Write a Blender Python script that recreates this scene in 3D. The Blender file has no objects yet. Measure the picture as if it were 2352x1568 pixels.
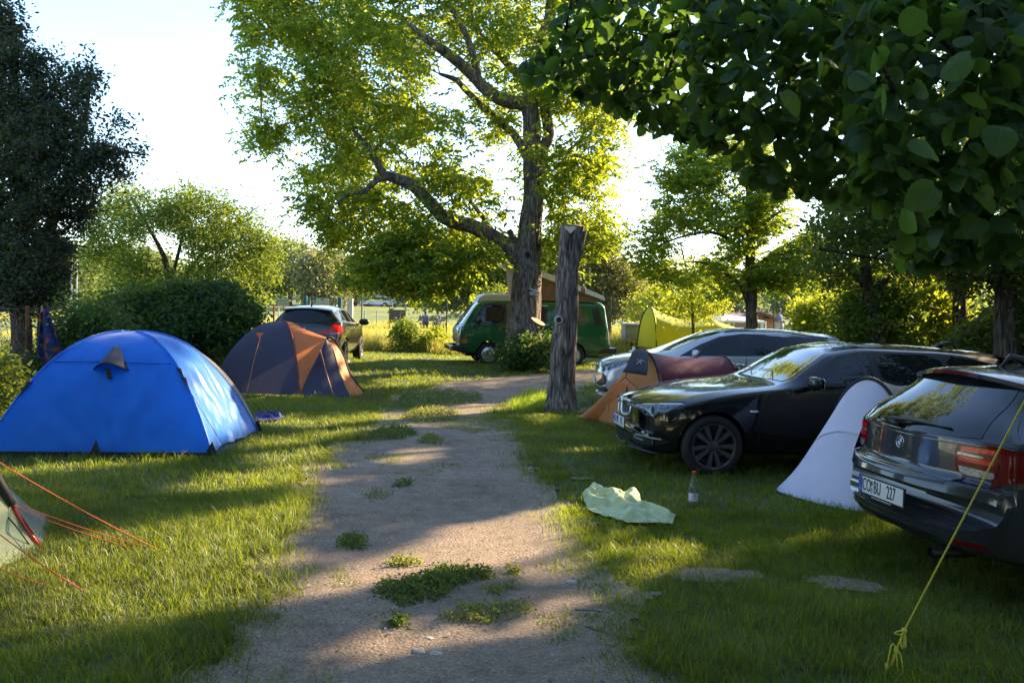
import bpy, bmesh, math, random
import numpy as np
from mathutils import Vector, Matrix, geometry, noise
from mathutils.bvhtree import BVHTree
R = math.radians
rng = np.random.default_rng(7)
random.seed(7)
S = bpy.context.scene
COL = S.collection

# ------------------------------------------------------------------ camera
FP, PX0, PY0, CAMH = 1960.0, 1176.0, 784.0, 1.66
PITCH, ROLL = math.atan((784 - 713) / FP), R(1.5)
cam_d = bpy.data.cameras.new('camera'); cam = bpy.data.objects.new('camera', cam_d); COL.objects.link(cam)
cam_d.sensor_width = 36; cam_d.lens = FP / 2352 * 36; cam_d.clip_end = 3000; cam_d.clip_start = 0.05
MC = Matrix.Rotation(R(90) - PITCH, 4, 'X') @ Matrix.Rotation(ROLL, 4, 'Z')
cam.matrix_world = Matrix.Translation((0, 0, CAMH)) @ MC
S.camera = cam
S.render.resolution_x, S.render.resolution_y = 1024, 682

# ------------------------------------------------------------------ light
SUN_AZ, SUN_EL = R(50), R(24)           # azimuth from +Y towards +X
sdir = Vector((math.sin(SUN_AZ) * math.cos(SUN_EL), math.cos(SUN_AZ) * math.cos(SUN_EL), math.sin(SUN_EL)))
W = bpy.data.worlds.new('World'); S.world = W; W.use_nodes = True
nt = W.node_tree; bg = nt.nodes['Background']; sky = nt.nodes.new('ShaderNodeTexSky')
sky.sky_type = 'NISHITA'; sky.sun_disc = False; sky.sun_elevation = SUN_EL; sky.sun_rotation = SUN_AZ
sky.dust_density = 0.3; sky.air_density = 1.0; sky.ozone_density = 2.0
bg.inputs['Strength'].default_value = 0.122
nt.links.new(sky.outputs[0], bg.inputs[0])
sl = bpy.data.lights.new('sun', 'SUN'); so = bpy.data.objects.new('sun', sl); COL.objects.link(so)
sl.energy = 5.0; sl.angle = R(0.6); sl.color = (1.0, 0.77, 0.49)
so.rotation_euler = sdir.to_track_quat('Z', 'Y').to_euler(); so.location = (20, 20, 30)
S.view_settings.view_transform = 'Standard'; S.view_settings.look = 'None'
S.view_settings.exposure = 2.15; S.view_settings.gamma = 1.0
S.cycles.use_denoising = True
S.cycles.max_bounces = 7; S.cycles.diffuse_bounces = 3; S.cycles.glossy_bounces = 3
S.cycles.transmission_bounces = 4; S.cycles.transparent_max_bounces = 6
S.cycles.sample_clamp_indirect = 6.0; S.cycles.caustics_reflective = False; S.cycles.caustics_refractive = False

# ------------------------------------------------------------------ pixels <-> world
def sst(a, b, x):
    t = np.clip((np.asarray(x, float) - a) / (b - a), 0, 1); return t * t * (3 - 2 * t)
def gz(x, y):
    x = np.asarray(x, float); y = np.asarray(y, float)
    z = .13 * sst(16, 24, y) + .22 * sst(25, 31, y) * sst(1, 5, x) - .05 * sst(8, 5, y) * sst(1.8, 3, x)
    z = z + 1.55 * sst(66, 98, y) * (1 - .55 * sst(4, 16, x))
    z = z + .018 * np.sin(x * .9 + 1) * np.sin(y * .7) + .010 * np.sin(x * 2.3) * np.sin(y * 1.9 + 2)
    return z
def gzf(x, y): return float(gz(x, y))
M3 = MC.to_3x3()
def ray(px, py): return M3 @ Vector(((px - PX0) / FP, -(py - PY0) / FP, -1))
def PT(px, py, Y):
    d = ray(px, py); return Vector((0, 0, CAMH)) + d * (Y / d.y)
def G(px, py, dz=0.0):
    d = ray(px, py); z = 0
    for _ in range(12):
        k = (z + dz - CAMH) / d.z; z = gzf(d.x * k, d.y * k)
    return Vector((d.x * k, d.y * k, z + dz))
def XH(px, Y, py=713):            # world x for pixel column at depth Y
    return PT(px, py, Y).x
M3i = M3.inverted()
def to_px(P):                      # numpy (N,3) -> (N,2)
    A = np.array(M3i); q = (np.asarray(P) - np.array([0, 0, CAMH])) @ A.T
    return np.stack([PX0 + FP * q[:, 0] / -q[:, 2], PY0 - FP * q[:, 1] / -q[:, 2]], 1)

# ------------------------------------------------------------------ materials
MATS = {}
def newmat(name):
    m = bpy.data.materials.new(name); m.use_nodes = True
    return m, m.node_tree, m.node_tree.nodes['Principled BSDF']
def mat(name, col, rough=.6, metal=0, coat=0, col2=None, nscale=8, bump=0, bscale=40, spec=None, detail=4, stretch=None, emis=None, trans=0, coords='Object', lo=.35, hi=.65):
    if name in MATS: return MATS[name]
    m, t, b = newmat(name); N, L = t.nodes, t.links
    b.inputs['Base Color'].default_value = (*col, 1); b.inputs['Roughness'].default_value = rough
    b.inputs['Metallic'].default_value = metal; b.inputs['Coat Weight'].default_value = coat; b.inputs['Coat Roughness'].default_value = .03
    if spec is not None: b.inputs['Specular IOR Level'].default_value = spec
    if emis: b.inputs['Emission Color'].default_value = (*emis[0], 1); b.inputs['Emission Strength'].default_value = emis[1]
    tc = N.new('ShaderNodeTexCoord'); src = tc.outputs[coords]
    if stretch:
        mp = N.new('ShaderNodeMapping'); mp.inputs['Scale'].default_value = stretch; L.new(src, mp.inputs[0]); src = mp.outputs[0]
    if col2:
        n = N.new('ShaderNodeTexNoise'); n.inputs['Scale'].default_value = nscale; n.inputs['Detail'].default_value = detail; L.new(src, n.inputs['Vector'])
        r = N.new('ShaderNodeValToRGB'); r.color_ramp.elements[0].color = (*col, 1); r.color_ramp.elements[1].color = (*col2, 1)
        r.color_ramp.elements[0].position = lo; r.color_ramp.elements[1].position = hi
        L.new(n.outputs['Fac'], r.inputs[0]); L.new(r.outputs[0], b.inputs['Base Color'])
    if bump:
        n2 = N.new('ShaderNodeTexNoise'); n2.inputs['Scale'].default_value = bscale; n2.inputs['Detail'].default_value = 5; L.new(src, n2.inputs['Vector'])
        bp = N.new('ShaderNodeBump'); bp.inputs['Strength'].default_value = bump; bp.inputs['Distance'].default_value = .02
        L.new(n2.outputs['Fac'], bp.inputs['Height']); L.new(bp.outputs[0], b.inputs['Normal'])
    if trans:
        tr = N.new('ShaderNodeBsdfTranslucent'); tr.inputs[0].default_value = (*col, 1)
        mx = N.new('ShaderNodeMixShader'); mx.inputs[0].default_value = trans
        L.new(b.outputs[0], mx.inputs[1]); L.new(tr.outputs[0], mx.inputs[2]); L.new(mx.outputs[0], N['Material Output'].inputs[0])
    MATS[name] = m; return m
def leafmat(name, ca, cb, ct, mix=.45, rough=.55, spec=.2):
    """leaf: two greens varied per leaf, translucent to ct when backlit"""
    if name in MATS: return MATS[name]
    m, t, b = newmat(name); N, L = t.nodes, t.links
    at = N.new('ShaderNodeAttribute'); at.attribute_name = 'rnd'
    r = N.new('ShaderNodeMix'); r.data_type = 'RGBA'; L.new(at.outputs['Fac'], r.inputs[0])
    r.inputs[6].default_value = (*ca, 1); r.inputs[7].default_value = (*cb, 1)
    L.new(r.outputs[2], b.inputs['Base Color']); b.inputs['Roughness'].default_value = rough; b.inputs['Specular IOR Level'].default_value = spec
    tr = N.new('ShaderNodeBsdfTranslucent')
    hs = N.new('ShaderNodeHueSaturation'); hs.inputs['Color'].default_value = (*ct, 1)
    mr = N.new('ShaderNodeMapRange'); mr.inputs[3].default_value = .6; mr.inputs[4].default_value = 1.35; L.new(at.outputs['Fac'], mr.inputs[0])
    L.new(mr.outputs[0], hs.inputs['Value']); L.new(hs.outputs[0], tr.inputs[0])
    mx = N.new('ShaderNodeMixShader'); mx.inputs[0].default_value = mix
    L.new(b.outputs[0], mx.inputs[1]); L.new(tr.outputs[0], mx.inputs[2]); L.new(mx.outputs[0], N['Material Output'].inputs[0])
    MATS[name] = m; return m

# ------------------------------------------------------------------ object helpers
def tag(o, label=None, cat=None, group=None, kind=None):
    if label: o['label'] = label
    if cat: o['category'] = cat
    if group: o['group'] = group
    if kind: o['kind'] = kind
    return o
def empty(name, loc, rz=0, label=None, cat=None, group=None):
    o = bpy.data.objects.new(name, None); COL.objects.link(o); o.location = loc; o.rotation_euler = (0, 0, rz); o.empty_display_size = .2
    return tag(o, label, cat, group)
class MB:
    def __init__(s): s.v, s.f, s.m, s.mi = [], [], [], 0
    def add(s, vs, fs):
        k = len(s.v); s.v += [tuple(v) for v in vs]; s.f += [tuple(i + k for i in f) for f in fs]; s.m += [s.mi] * len(fs); return s
    def mat(s, i): s.mi = i; return s
    def box(s, c, d, M=None):
        x, y, z = d[0] / 2, d[1] / 2, d[2] / 2
        vs = [Vector((a * x, b * y, e * z)) for e in (-1, 1) for b in (-1, 1) for a in (-1, 1)]
        if M is not None: vs = [M @ v for v in vs]
        vs = [v + Vector(c) for v in vs]
        return s.add(vs, [(0, 2, 3, 1), (4, 5, 7, 6), (0, 1, 5, 4), (2, 6, 7, 3), (0, 4, 6, 2), (1, 3, 7, 5)])
    def bar(s, a, b, w, h=None):
        a, b = Vector(a), Vector(b); d = b - a
        q = d.to_track_quat('Z', 'Y').to_matrix()
        return s.box((a + b) / 2, (w, h or w, d.length), q)
    def tube(s, pts, rad, n=8, caps=True):
        pts = [Vector(p) for p in pts]; m = len(pts)
        if not hasattr(rad, '__len__'): rad = [rad] * m
        vs, fs = [], []; up = None
        for i, p in enumerate(pts):
            t = (pts[min(i + 1, m - 1)] - pts[max(i - 1, 0)])
            if t.length < 1e-9: t = Vector((0, 0, 1))
            t.normalize()
            if up is None:
                up = Vector((1, 0, 0)) if abs(t.x) < .8 else Vector((0, 1, 0))
            a = (up - t * up.dot(t)); 
            if a.length < 1e-6: a = t.orthogonal()
            a.normalize(); b = t.cross(a); up = a
            for k in range(n):
                an = 2 * math.pi * k / n; vs.append(p + (a * math.cos(an) + b * math.sin(an)) * rad[i])
        for i in range(m - 1):
            for k in range(n):
                k2 = (k + 1) % n; fs.append((i * n + k, i * n + k2, (i + 1) * n + k2, (i + 1) * n + k))
        if caps: fs += [tuple(range(n))[::-1], tuple(range((m - 1) * n, m * n))]
        return s.add(vs, fs)
    def grid(s, P, closeu=False):
        nu, nv = len(P), len(P[0]); vs = [p for r in P for p in r]; fs = []
        for i in range(nu - (0 if closeu else 1)):
            for j in range(nv - 1):
                i2 = (i + 1) % nu; fs.append((i * nv + j, i2 * nv + j, i2 * nv + j + 1, i * nv + j + 1))
        return s.add(vs, fs)
    def lathe(s, prof, n=32, axis='Z', c=(0, 0, 0)):
        P = []
        for k in range(n):
            a = 2 * math.pi * k / n; row = []
            for r, h in prof:
                if axis == 'Z': row.append((c[0] + r * math.cos(a), c[1] + r * math.sin(a), c[2] + h))
                else: row.append((c[0] + r * math.cos(a), c[1] + h, c[2] + r * math.sin(a)))
            P.append(row)
        return s.grid(P, True)
    def build(s, name, mats, parent=None, smooth=False, M=None, loc=None, sharp=None, bevel=0, solid=0):
        me = bpy.data.meshes.new(name)
        V = s.v if M is None else [tuple(M @ Vector(v)) for v in s.v]
        me.from_pydata(V, [], s.f)
        if not isinstance(mats, (list, tuple)): mats = [mats]
        for m in mats: me.materials.append(m)
        if len(mats) > 1: me.polygons.foreach_set('material_index', s.m)
        if smooth: me.polygons.foreach_set('use_smooth', [True] * len(me.polygons))
        me.update()
        if sharp and smooth: me.set_sharp_from_angle(angle=R(sharp))
        o = bpy.data.objects.new(name, me); COL.objects.link(o)
        if parent: o.parent = parent
        if loc is not None: o.location = loc
        if bevel:
            b = o.modifiers.new('bevel', 'BEVEL'); b.width = bevel; b.segments = 2; b.limit_method = 'ANGLE'
        if solid:
            b = o.modifiers.new('solid', 'SOLIDIFY'); b.thickness = solid
        return o
def np_mesh(name, V, F, mats, parent=None, rnd=None, mi=None, smooth=False):
    """V (N,3), F (M,k) -> object, fast"""
    me = bpy.data.meshes.new(name); V = np.asarray(V, np.float32); F = np.asarray(F, np.int32); k = F.shape[1]
    me.vertices.add(len(V)); me.vertices.foreach_set('co', V.ravel())
    me.loops.add(F.size); me.loops.foreach_set('vertex_index', F.ravel())
    me.polygons.add(len(F)); me.polygons.foreach_set('loop_start', np.arange(len(F), dtype=np.int32) * k)
    if smooth: me.polygons.foreach_set('use_smooth', np.ones(len(F), bool))
    if mi is not None: me.polygons.foreach_set('material_index', np.asarray(mi, np.int32))
    me.update(calc_edges=True)
    if rnd is not None:
        a = me.attributes.new('rnd', 'FLOAT', 'FACE'); a.data.foreach_set('value', np.asarray(rnd, np.float32))
    if not isinstance(mats, (list, tuple)): mats = [mats]
    for m in mats: me.materials.append(m)
    o = bpy.data.objects.new(name, me); COL.objects.link(o)
    if parent: o.parent = parent
    return o
def in_poly(P, x, y):
    P = np.asarray(P, float); x = np.asarray(x, float); y = np.asarray(y, float); c = np.zeros(x.shape, bool); n = len(P)
    for i in range(n):
        x1, y1 = P[i]; x2, y2 = P[(i + 1) % n]
        if y1 == y2: continue
        c ^= ((y1 > y) != (y2 > y)) & (x < (x2 - x1) * (y - y1) / (y2 - y1) + x1)
    return c
def dist_poly(P, x, y):
    P = np.asarray(P, float); d = np.full(np.shape(x), 1e9)
    for i in range(len(P)):
        a = P[i]; b = P[(i + 1) % len(P)]; ab = b - a; L2 = (ab ** 2).sum() + 1e-12
        t = np.clip(((x - a[0]) * ab[0] + (y - a[1]) * ab[1]) / L2, 0, 1)
        d = np.minimum(d, np.hypot(x - a[0] - t * ab[0], y - a[1] - t * ab[1]))
    return d
def vnoise(x, y, seed=0):
    """cheap smooth value noise, numpy"""
    x = np.asarray(x, float); y = np.asarray(y, float)
    xi = np.floor(x).astype(int); yi = np.floor(y).astype(int); fx = x - xi; fy = y - yi
    fx = fx * fx * (3 - 2 * fx); fy = fy * fy * (3 - 2 * fy)
    def h(a, b):
        n = (a * 374761393 + b * 668265263 + seed * 974634777) & 0xffffffff
        n = ((n ^ (n >> 13)) * 1274126177) & 0xffffffff
        return ((n ^ (n >> 16)) & 0xffff) / 65535.0
    return (h(xi, yi) * (1 - fx) + h(xi + 1, yi) * fx) * (1 - fy) + (h(xi, yi + 1) * (1 - fx) + h(xi + 1, yi + 1) * fx) * fy
def cr(pts, n):
    """Catmull-Rom through pts, n samples"""
    P = [Vector(p) for p in pts]; m = len(P); out = []
    for i in range(n):
        u = i / (n - 1) * (m - 1); k = min(int(u), m - 2); t = u - k
        p0 = P[max(k - 1, 0)]; p1 = P[k]; p2 = P[k + 1]; p3 = P[min(k + 2, m - 1)]
        out.append(.5 * ((2 * p1) + (p2 - p0) * t + (2 * p0 - 5 * p1 + 4 * p2 - p3) * t * t + (3 * p1 - p0 - 3 * p2 + p3) * t ** 3))
    return out
def gpoly(pxs): return [tuple(G(a, b)[:2]) for a, b in pxs]
FONT = None
def text(body, size, mat_, parent, loc, rot, extrude=.001, align='CENTER', sx=1.0, name='lettering'):
    c = bpy.data.curves.new(name, 'FONT'); c.body = body; c.size = size; c.extrude = extrude; c.align_x = align; c.align_y = 'CENTER'
    c.materials.append(mat_); to = bpy.data.objects.new('tmp', c); COL.objects.link(to); bpy.context.view_layer.update(); me = bpy.data.meshes.new_from_object(to.evaluated_get(bpy.context.evaluated_depsgraph_get())); bpy.data.objects.remove(to); me.name = name; o = bpy.data.objects.new(name, me); COL.objects.link(o); o.parent = parent; o.location = loc
    o.rotation_euler = rot; o.scale = (sx, 1, 1); return o
DH_HEAD = 8.0
# ------------------------------------------------------------------ ground, path, grass
PATH_PX = [(490, 1575), (530, 1480), (560, 1430), (600, 1400), (655, 1380), (640, 1330), (650, 1280), (665, 1220), (700, 1160), (705, 1110), (750, 1065), (800, 1025), (850, 985),
           (872, 950), (905, 918), (960, 896), (1040, 880), (1120, 872), (1200, 864), (1290, 856), (1380, 846), (1450, 842), (1480, 862), (1400, 872), (1365, 880), (1330, 892),
           (1300, 905), (1240, 908), (1180, 918), (1150, 935), (1140, 955), (1165, 975), (1200, 1000), (1205, 1050), (1225, 1100), (1260, 1140), (1290, 1190), (1330, 1235), (1340, 1290),
           (1375, 1330), (1420, 1380), (1450, 1440), (1480, 1500), (1520, 1575), (1560, 1800), (1500, 2600), (400, 2600), (430, 1800)]
PATH = gpoly(PATH_PX[:44]) + [(1.4, 2.4), (1.3, -3), (-2.2, -3), (-1.9, 2.4)]
# bare soil spots in the right-hand grass
BARE = [(gpoly([(1640, 1325)])[0], .26, .13), (gpoly([(1945, 1345)])[0], .22, .13), (gpoly([(1338, 1100)])[0], .10, .07), (gpoly([(1390, 945)])[0], .45, .5)]
def near_bare(x, y, k=1.0):
    b = np.zeros(np.shape(x), bool)
    for (cx, cy), rx, ry in BARE: b |= ((x - cx) / rx) ** 2 + ((y - cy) / ry) ** 2 < (1 + (vnoise(x * 8, y * 8, 2) - .5) * .8) * k
    return b
def path_edge(x, y):
    """>0 inside path, metres from edge (with ragged noise)"""
    d = dist_poly(PATH, x, y); d = np.where(in_poly(PATH, x, y), d, -d)
    return d + (vnoise(x * 3, y * 3, 3) - .5) * .34 + (vnoise(x * 9, y * 9, 5) - .5) * .10
def soil_mat():
    m, t, b = newmat('soil'); N, L = t.nodes, t.links
    tc = N.new('ShaderNodeTexCoord')
    def nz(sc, det=6, rough=.6):
        n = N.new('ShaderNodeTexNoise'); n.inputs['Scale'].default_value = sc; n.inputs['Detail'].default_value = det; n.inputs['Roughness'].default_value = rough; L.new(tc.outputs['Object'], n.inputs['Vector']); return n
    n1, n2, n3 = nz(1.1), nz(7), nz(60, 4, .8)
    r = N.new('ShaderNodeValToRGB'); e = r.color_ramp.elements
    e[0].position = .3; e[0].color = (.17, .135, .105, 1); e[1].position = .72; e[1].color = (.40, .32, .245, 1)
    mx = N.new('ShaderNodeMix'); mx.data_type = 'FLOAT'; mx.inputs[0].default_value = .5; L.new(n1.outputs['Fac'], mx.inputs[2]); L.new(n2.outputs['Fac'], mx.inputs[3]); L.new(mx.outputs[0], r.inputs[0])
    r3 = N.new('ShaderNodeValToRGB'); r3.color_ramp.elements[0].position = .38; r3.color_ramp.elements[0].color = (.50, .48, .47, 1); r3.color_ramp.elements[1].position = .66; r3.color_ramp.elements[1].color = (1.3, 1.25, 1.2, 1)
    L.new(n3.outputs['Fac'], r3.inputs[0])
    mm = N.new('ShaderNodeMix'); mm.data_type = 'RGBA'; mm.blend_type = 'MULTIPLY'; mm.inputs[0].default_value = .8; L.new(r.outputs[0], mm.inputs[6]); L.new(r3.outputs[0], mm.inputs[7])
    L.new(mm.outputs[2], b.inputs['Base Color']); b.inputs['Roughness'].default_value = .95; b.inputs['Specular IOR Level'].default_value = .15
    vo = N.new('ShaderNodeTexVoronoi'); vo.inputs['Scale'].default_value = 55; L.new(tc.outputs['Object'], vo.inputs['Vector'])
    ad = N.new('ShaderNodeMath'); ad.operation = 'MULTIPLY_ADD'; ad.inputs[1].default_value = .6; L.new(vo.outputs['Distance'], ad.inputs[0]); L.new(n3.outputs['Fac'], ad.inputs[2])
    bp = N.new('ShaderNodeBump'); bp.inputs['Strength'].default_value = .8; bp.inputs['Distance'].default_value = .012; L.new(ad.outputs[0], bp.inputs['Height']); L.new(bp.outputs[0], b.inputs['Normal'])
    return m
M_soil = soil_mat()
M_earth = mat('lawn_floor', (.035, .045, .015), .95, col2=(.07, .085, .025), nscale=3, bump=.6, bscale=30)
M_field = mat('meadow', (.10, .16, .025), .95, col2=(.21, .22, .05), nscale=.6, bump=.5, bscale=6)
def sheet(name, xs, ys, dz, m, clip=None, far=None):
    X, Y = np.meshgrid(xs, ys); Z = gz(X, Y) + dz
    nx, ny = len(xs), len(ys); V = np.stack([X.ravel(), Y.ravel(), Z.ravel()], 1)
    i, j = np.meshgrid(np.arange(nx - 1), np.arange(ny - 1)); a = (j * nx + i).ravel(); F = np.stack([a, a + 1, a + nx + 1, a + nx], 1)
    mi = None
    if clip is not None: F = F[clip(V[F].mean(1))]
    if far is not None: mi = far(V[F].mean(1))
    o = np_mesh(name, V, F, m, smooth=True, mi=mi); return o
xs = np.concatenate([np.linspace(-900, -40, 12), np.linspace(-36, -10, 14), np.linspace(-9.5, 9.5, 78), np.linspace(10, 40, 16), np.linspace(50, 900, 12)])
ys = np.concatenate([np.linspace(-200, -8, 8), np.linspace(-6, 34, 134), np.linspace(36, 110, 40), np.linspace(120, 1800, 14)])
g_ = sheet('ground', xs, ys, 0, [M_earth, M_field], far=lambda c: (c[:, 1] > 31).astype(int)); tag(g_, kind='structure')
# path: one fine sheet cut along its ragged edge
p_ = sheet('path', np.arange(-3.4, 5.2, .06), np.arange(-2.9, 24, .06), .006, M_soil, clip=lambda c: (path_edge(c[:, 0], c[:, 1]) > -.10) | near_bare(c[:, 0], c[:, 1], 1.25))
V = np.empty(len(p_.data.vertices) * 3, np.float32); p_.data.vertices.foreach_get('co', V); V = V.reshape(-1, 3)
V[:, 2] += (vnoise(V[:, 0] * 2.2, V[:, 1] * 2.2, 8) * .02 + vnoise(V[:, 0] * 9, V[:, 1] * 9, 9) * .008 - .004); p_.data.vertices.foreach_set('co', V.ravel())
tag(p_, kind='structure')

BLOCK = []       # (polygon) footprints where no grass grows: filled by tents/cars before grass is built
def blades(n, y0, y1, hmin, hmax, w, seed, spread=.66, keep=None, xr=None, tuft=0):
    r = np.random.default_rng(seed)
    y = np.sqrt(r.uniform(y0 ** 2, y1 ** 2, n)); x = r.uniform(-spread, spread, n) * y
    if xr: x = r.uniform(xr[0], xr[1], n)
    if tuft:
        k = n // tuft; tx = x[:k].repeat(tuft); ty = y[:k].repeat(tuft); x = tx + r.normal(0, .035, len(tx)); y = ty + r.normal(0, .035, len(ty))
    e = path_edge(x, y); edge = np.clip(-e / .25, 0, 1)
    ok = (e < -.01 + np.minimum(.45, r.exponential(.07, len(x)))) & (~near_bare(x, y) | (r.random(len(x)) < .28)) & ((vnoise(x * 1.7, y * 1.7, 21) > .18) | (r.random(len(x)) < .6))
    if keep is not None: ok &= keep(x, y)
    for P in BLOCK: ok &= ~in_poly(P, x, y)
    x, y, e = x[ok], y[ok], e[ok]; n = len(x)
    cl = vnoise(x * 1.3, y * 1.3, 31) * .6 + vnoise(x * 5, y * 5, 33) * .6
    h = (hmin + (hmax - hmin) * np.clip(cl, 0, 1)) * r.uniform(.6, 1.25, n)
    th = r.uniform(0, 2 * np.pi, n); lean = r.uniform(.15, .9, n) * h; fl = vnoise(x * .8, y * .8, 41) * 6.28
    lx = np.cos(th) * lean + np.cos(fl) * h * .25; ly = np.sin(th) * lean + np.sin(fl) * h * .25
    fa = r.uniform(0, np.pi, n); wx, wy = np.cos(fa) * w / 2 * r.uniform(.6, 1.3, n), np.sin(fa) * w / 2
    z = gz(x, y) - .01
    V = np.empty((n, 5, 3))
    V[:, 0] = np.stack([x - wx, y - wy, z], 1); V[:, 1] = np.stack([x + wx, y + wy, z], 1)
    V[:, 2] = np.stack([x + lx * .35 + wx * .8, y + ly * .35 + wy * .8, z + h * .6], 1); V[:, 3] = np.stack([x + lx * .35 - wx * .8, y + ly * .35 - wy * .8, z + h * .6], 1)
    V[:, 4] = np.stack([x + lx, y + ly, z + h], 1)
    b = np.arange(n) * 5
    F = np.concatenate([np.stack([b, b + 1, b + 2], 1), np.stack([b, b + 2, b + 3], 1), np.stack([b + 3, b + 2, b + 4], 1)])
    rn = np.clip(.5 * r.random(n) + .75 * vnoise(x * 1.6, y * 1.6, 51) - .12, 0, 1)
    return V.reshape(-1, 3), F, np.concatenate([rn] * 3)
def low_blades(n, seed):
    r = np.random.default_rng(seed); y = np.sqrt(r.uniform(3.3 ** 2, 15 ** 2, n)); x = r.uniform(-.45, .3, n) * y; e = path_edge(x, y)
    ok = (e > .0) & (vnoise(x * .9 + 4, y * .8, 71) * .6 + vnoise(x * 4, y * 4, 72) * .4 + .25 * np.exp(-e / .15) > .60); x, y = x[ok], y[ok]; n = len(x); z = gz(x, y) + .012; h = r.uniform(.006, .028, n); th = r.uniform(0, 6.28, n); w = .0035
    V = np.stack([np.stack([x - w, y, z], 1), np.stack([x + w, y, z], 1), np.stack([x + np.cos(th) * h * 1.4, y + np.sin(th) * h * 1.4, z + h], 1)], 1).reshape(-1, 3); return V, np.arange(n * 3).reshape(-1, 3), r.uniform(.2, 1, n)
def join(parts):
    Vs, Fs, Rs, k = [], [], [], 0
    for V, F, r_ in parts: Vs.append(V); Fs.append(F + k); Rs.append(r_); k += len(V)
    return np.concatenate(Vs), np.concatenate(Fs), np.concatenate(Rs)
M_grass = leafmat('grass_blade', (.022, .056, .013), (.075, .105, .022), (.36, .44, .03), .42, .4, .3)
M_straw = leafmat('straw_blade', (.22, .19, .09), (.36, .30, .15), (.45, .38, .12), .3, .6)
M_drygrass = leafmat('tall_grass', (.16, .17, .05), (.30, .27, .10), (.55, .50, .10), .5, .6)
def build_grass():
    V, F, r_ = join([blades(190000, 3.3, 7.2, .028, .08, .0042, 1, .72), blades(34000, 3.3, 7.2, .05, .12, .0045, 2, .72, tuft=16),
                     blades(210000, 7.0, 15, .03, .085, .0075, 3), blades(170000, 14.5, 30.5, .03, .085, .014, 4),
                     blades(150000, 3.5, 16, .05, .14, .0055, 5, tuft=12, keep=lambda x, y: (path_edge(x, y) > -.3)), blades(60000, 7, 24, .07, .14, .007, 6, tuft=14), low_blades(150000, 7), blades(110000, 2, 16, .03, .085, .008, 8, xr=(-10, -2), keep=lambda x, y: x < -.62 * y), blades(50000, 2, 14, .03, .085, .008, 9, xr=(2, 10), keep=lambda x, y: x > .62 * y)])
    o = np_mesh('grass', V, F, [M_grass, M_straw], rnd=r_, mi=np.repeat(np.random.default_rng(4).random(len(F) // 3) > .95, 3)[:len(F)].astype(int) if False else ((r_ * 7919.0) % 1.0 > .97).astype(int)); tag(o, 'short green lawn grass growing on both sides of the dirt path', 'grass', kind='stuff')
# ------------------------------------------------------------------ light gaps: where sun reaches the ground
LIT_PX = [[(0, 1300), (90, 1245), (70, 1195), (330, 1185), (560, 1165), (690, 1115), (705, 1165), (655, 1250), (640, 1375), (560, 1400), (300, 1425), (0, 1450)],
          [(380, 1110), (700, 1065), (720, 1090), (560, 1135), (400, 1140)],
          [(500, 1062), (600, 1000), (860, 955), (880, 975), (790, 1012), (740, 1062), (600, 1085)],
          [(850, 985), (880, 955), (1010, 935), (1155, 925), (1165, 950), (1100, 965), (930, 975)],
          [(830, 1050), (900, 1025), (1030, 1030), (1020, 1060), (900, 1085)],
          [(640, 1385), (700, 1325), (1040, 1205), (1280, 1160), (1345, 1195), (1350, 1290), (1290, 1340), (1150, 1345), (1000, 1310), (760, 1375), (640, 1400)],
          [(620, 1510), (860, 1435), (1120, 1440), (1220, 1390), (1330, 1345), (1425, 1372), (1320, 1440), (1130, 1505), (800, 1530)],
          [(1355, 1290), (1380, 1235), (1540, 1212), (1640, 1255), (1620, 1295), (1480, 1330), (1420, 1350)],
          [(1335, 1165), (1340, 1130), (1450, 1125), (1470, 1160), (1440, 1185)],
          [(825, 800), (1060, 795), (1250, 795), (1255, 812), (1050, 828), (850, 842)],
          [(850, 880), (870, 862), (1010, 865), (1000, 880), (870, 892)],
          [(1150, 940), (1195, 912), (1260, 902), (1250, 940)],
          [(1380, 1515), (1450, 1480), (1470, 1500), (1420, 1530)],
          [(620, 1130), (600, 1085), (700, 1060), (760, 1060), (720, 1110)]]
LIT = [gpoly(p) for p in LIT_PX]
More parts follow.
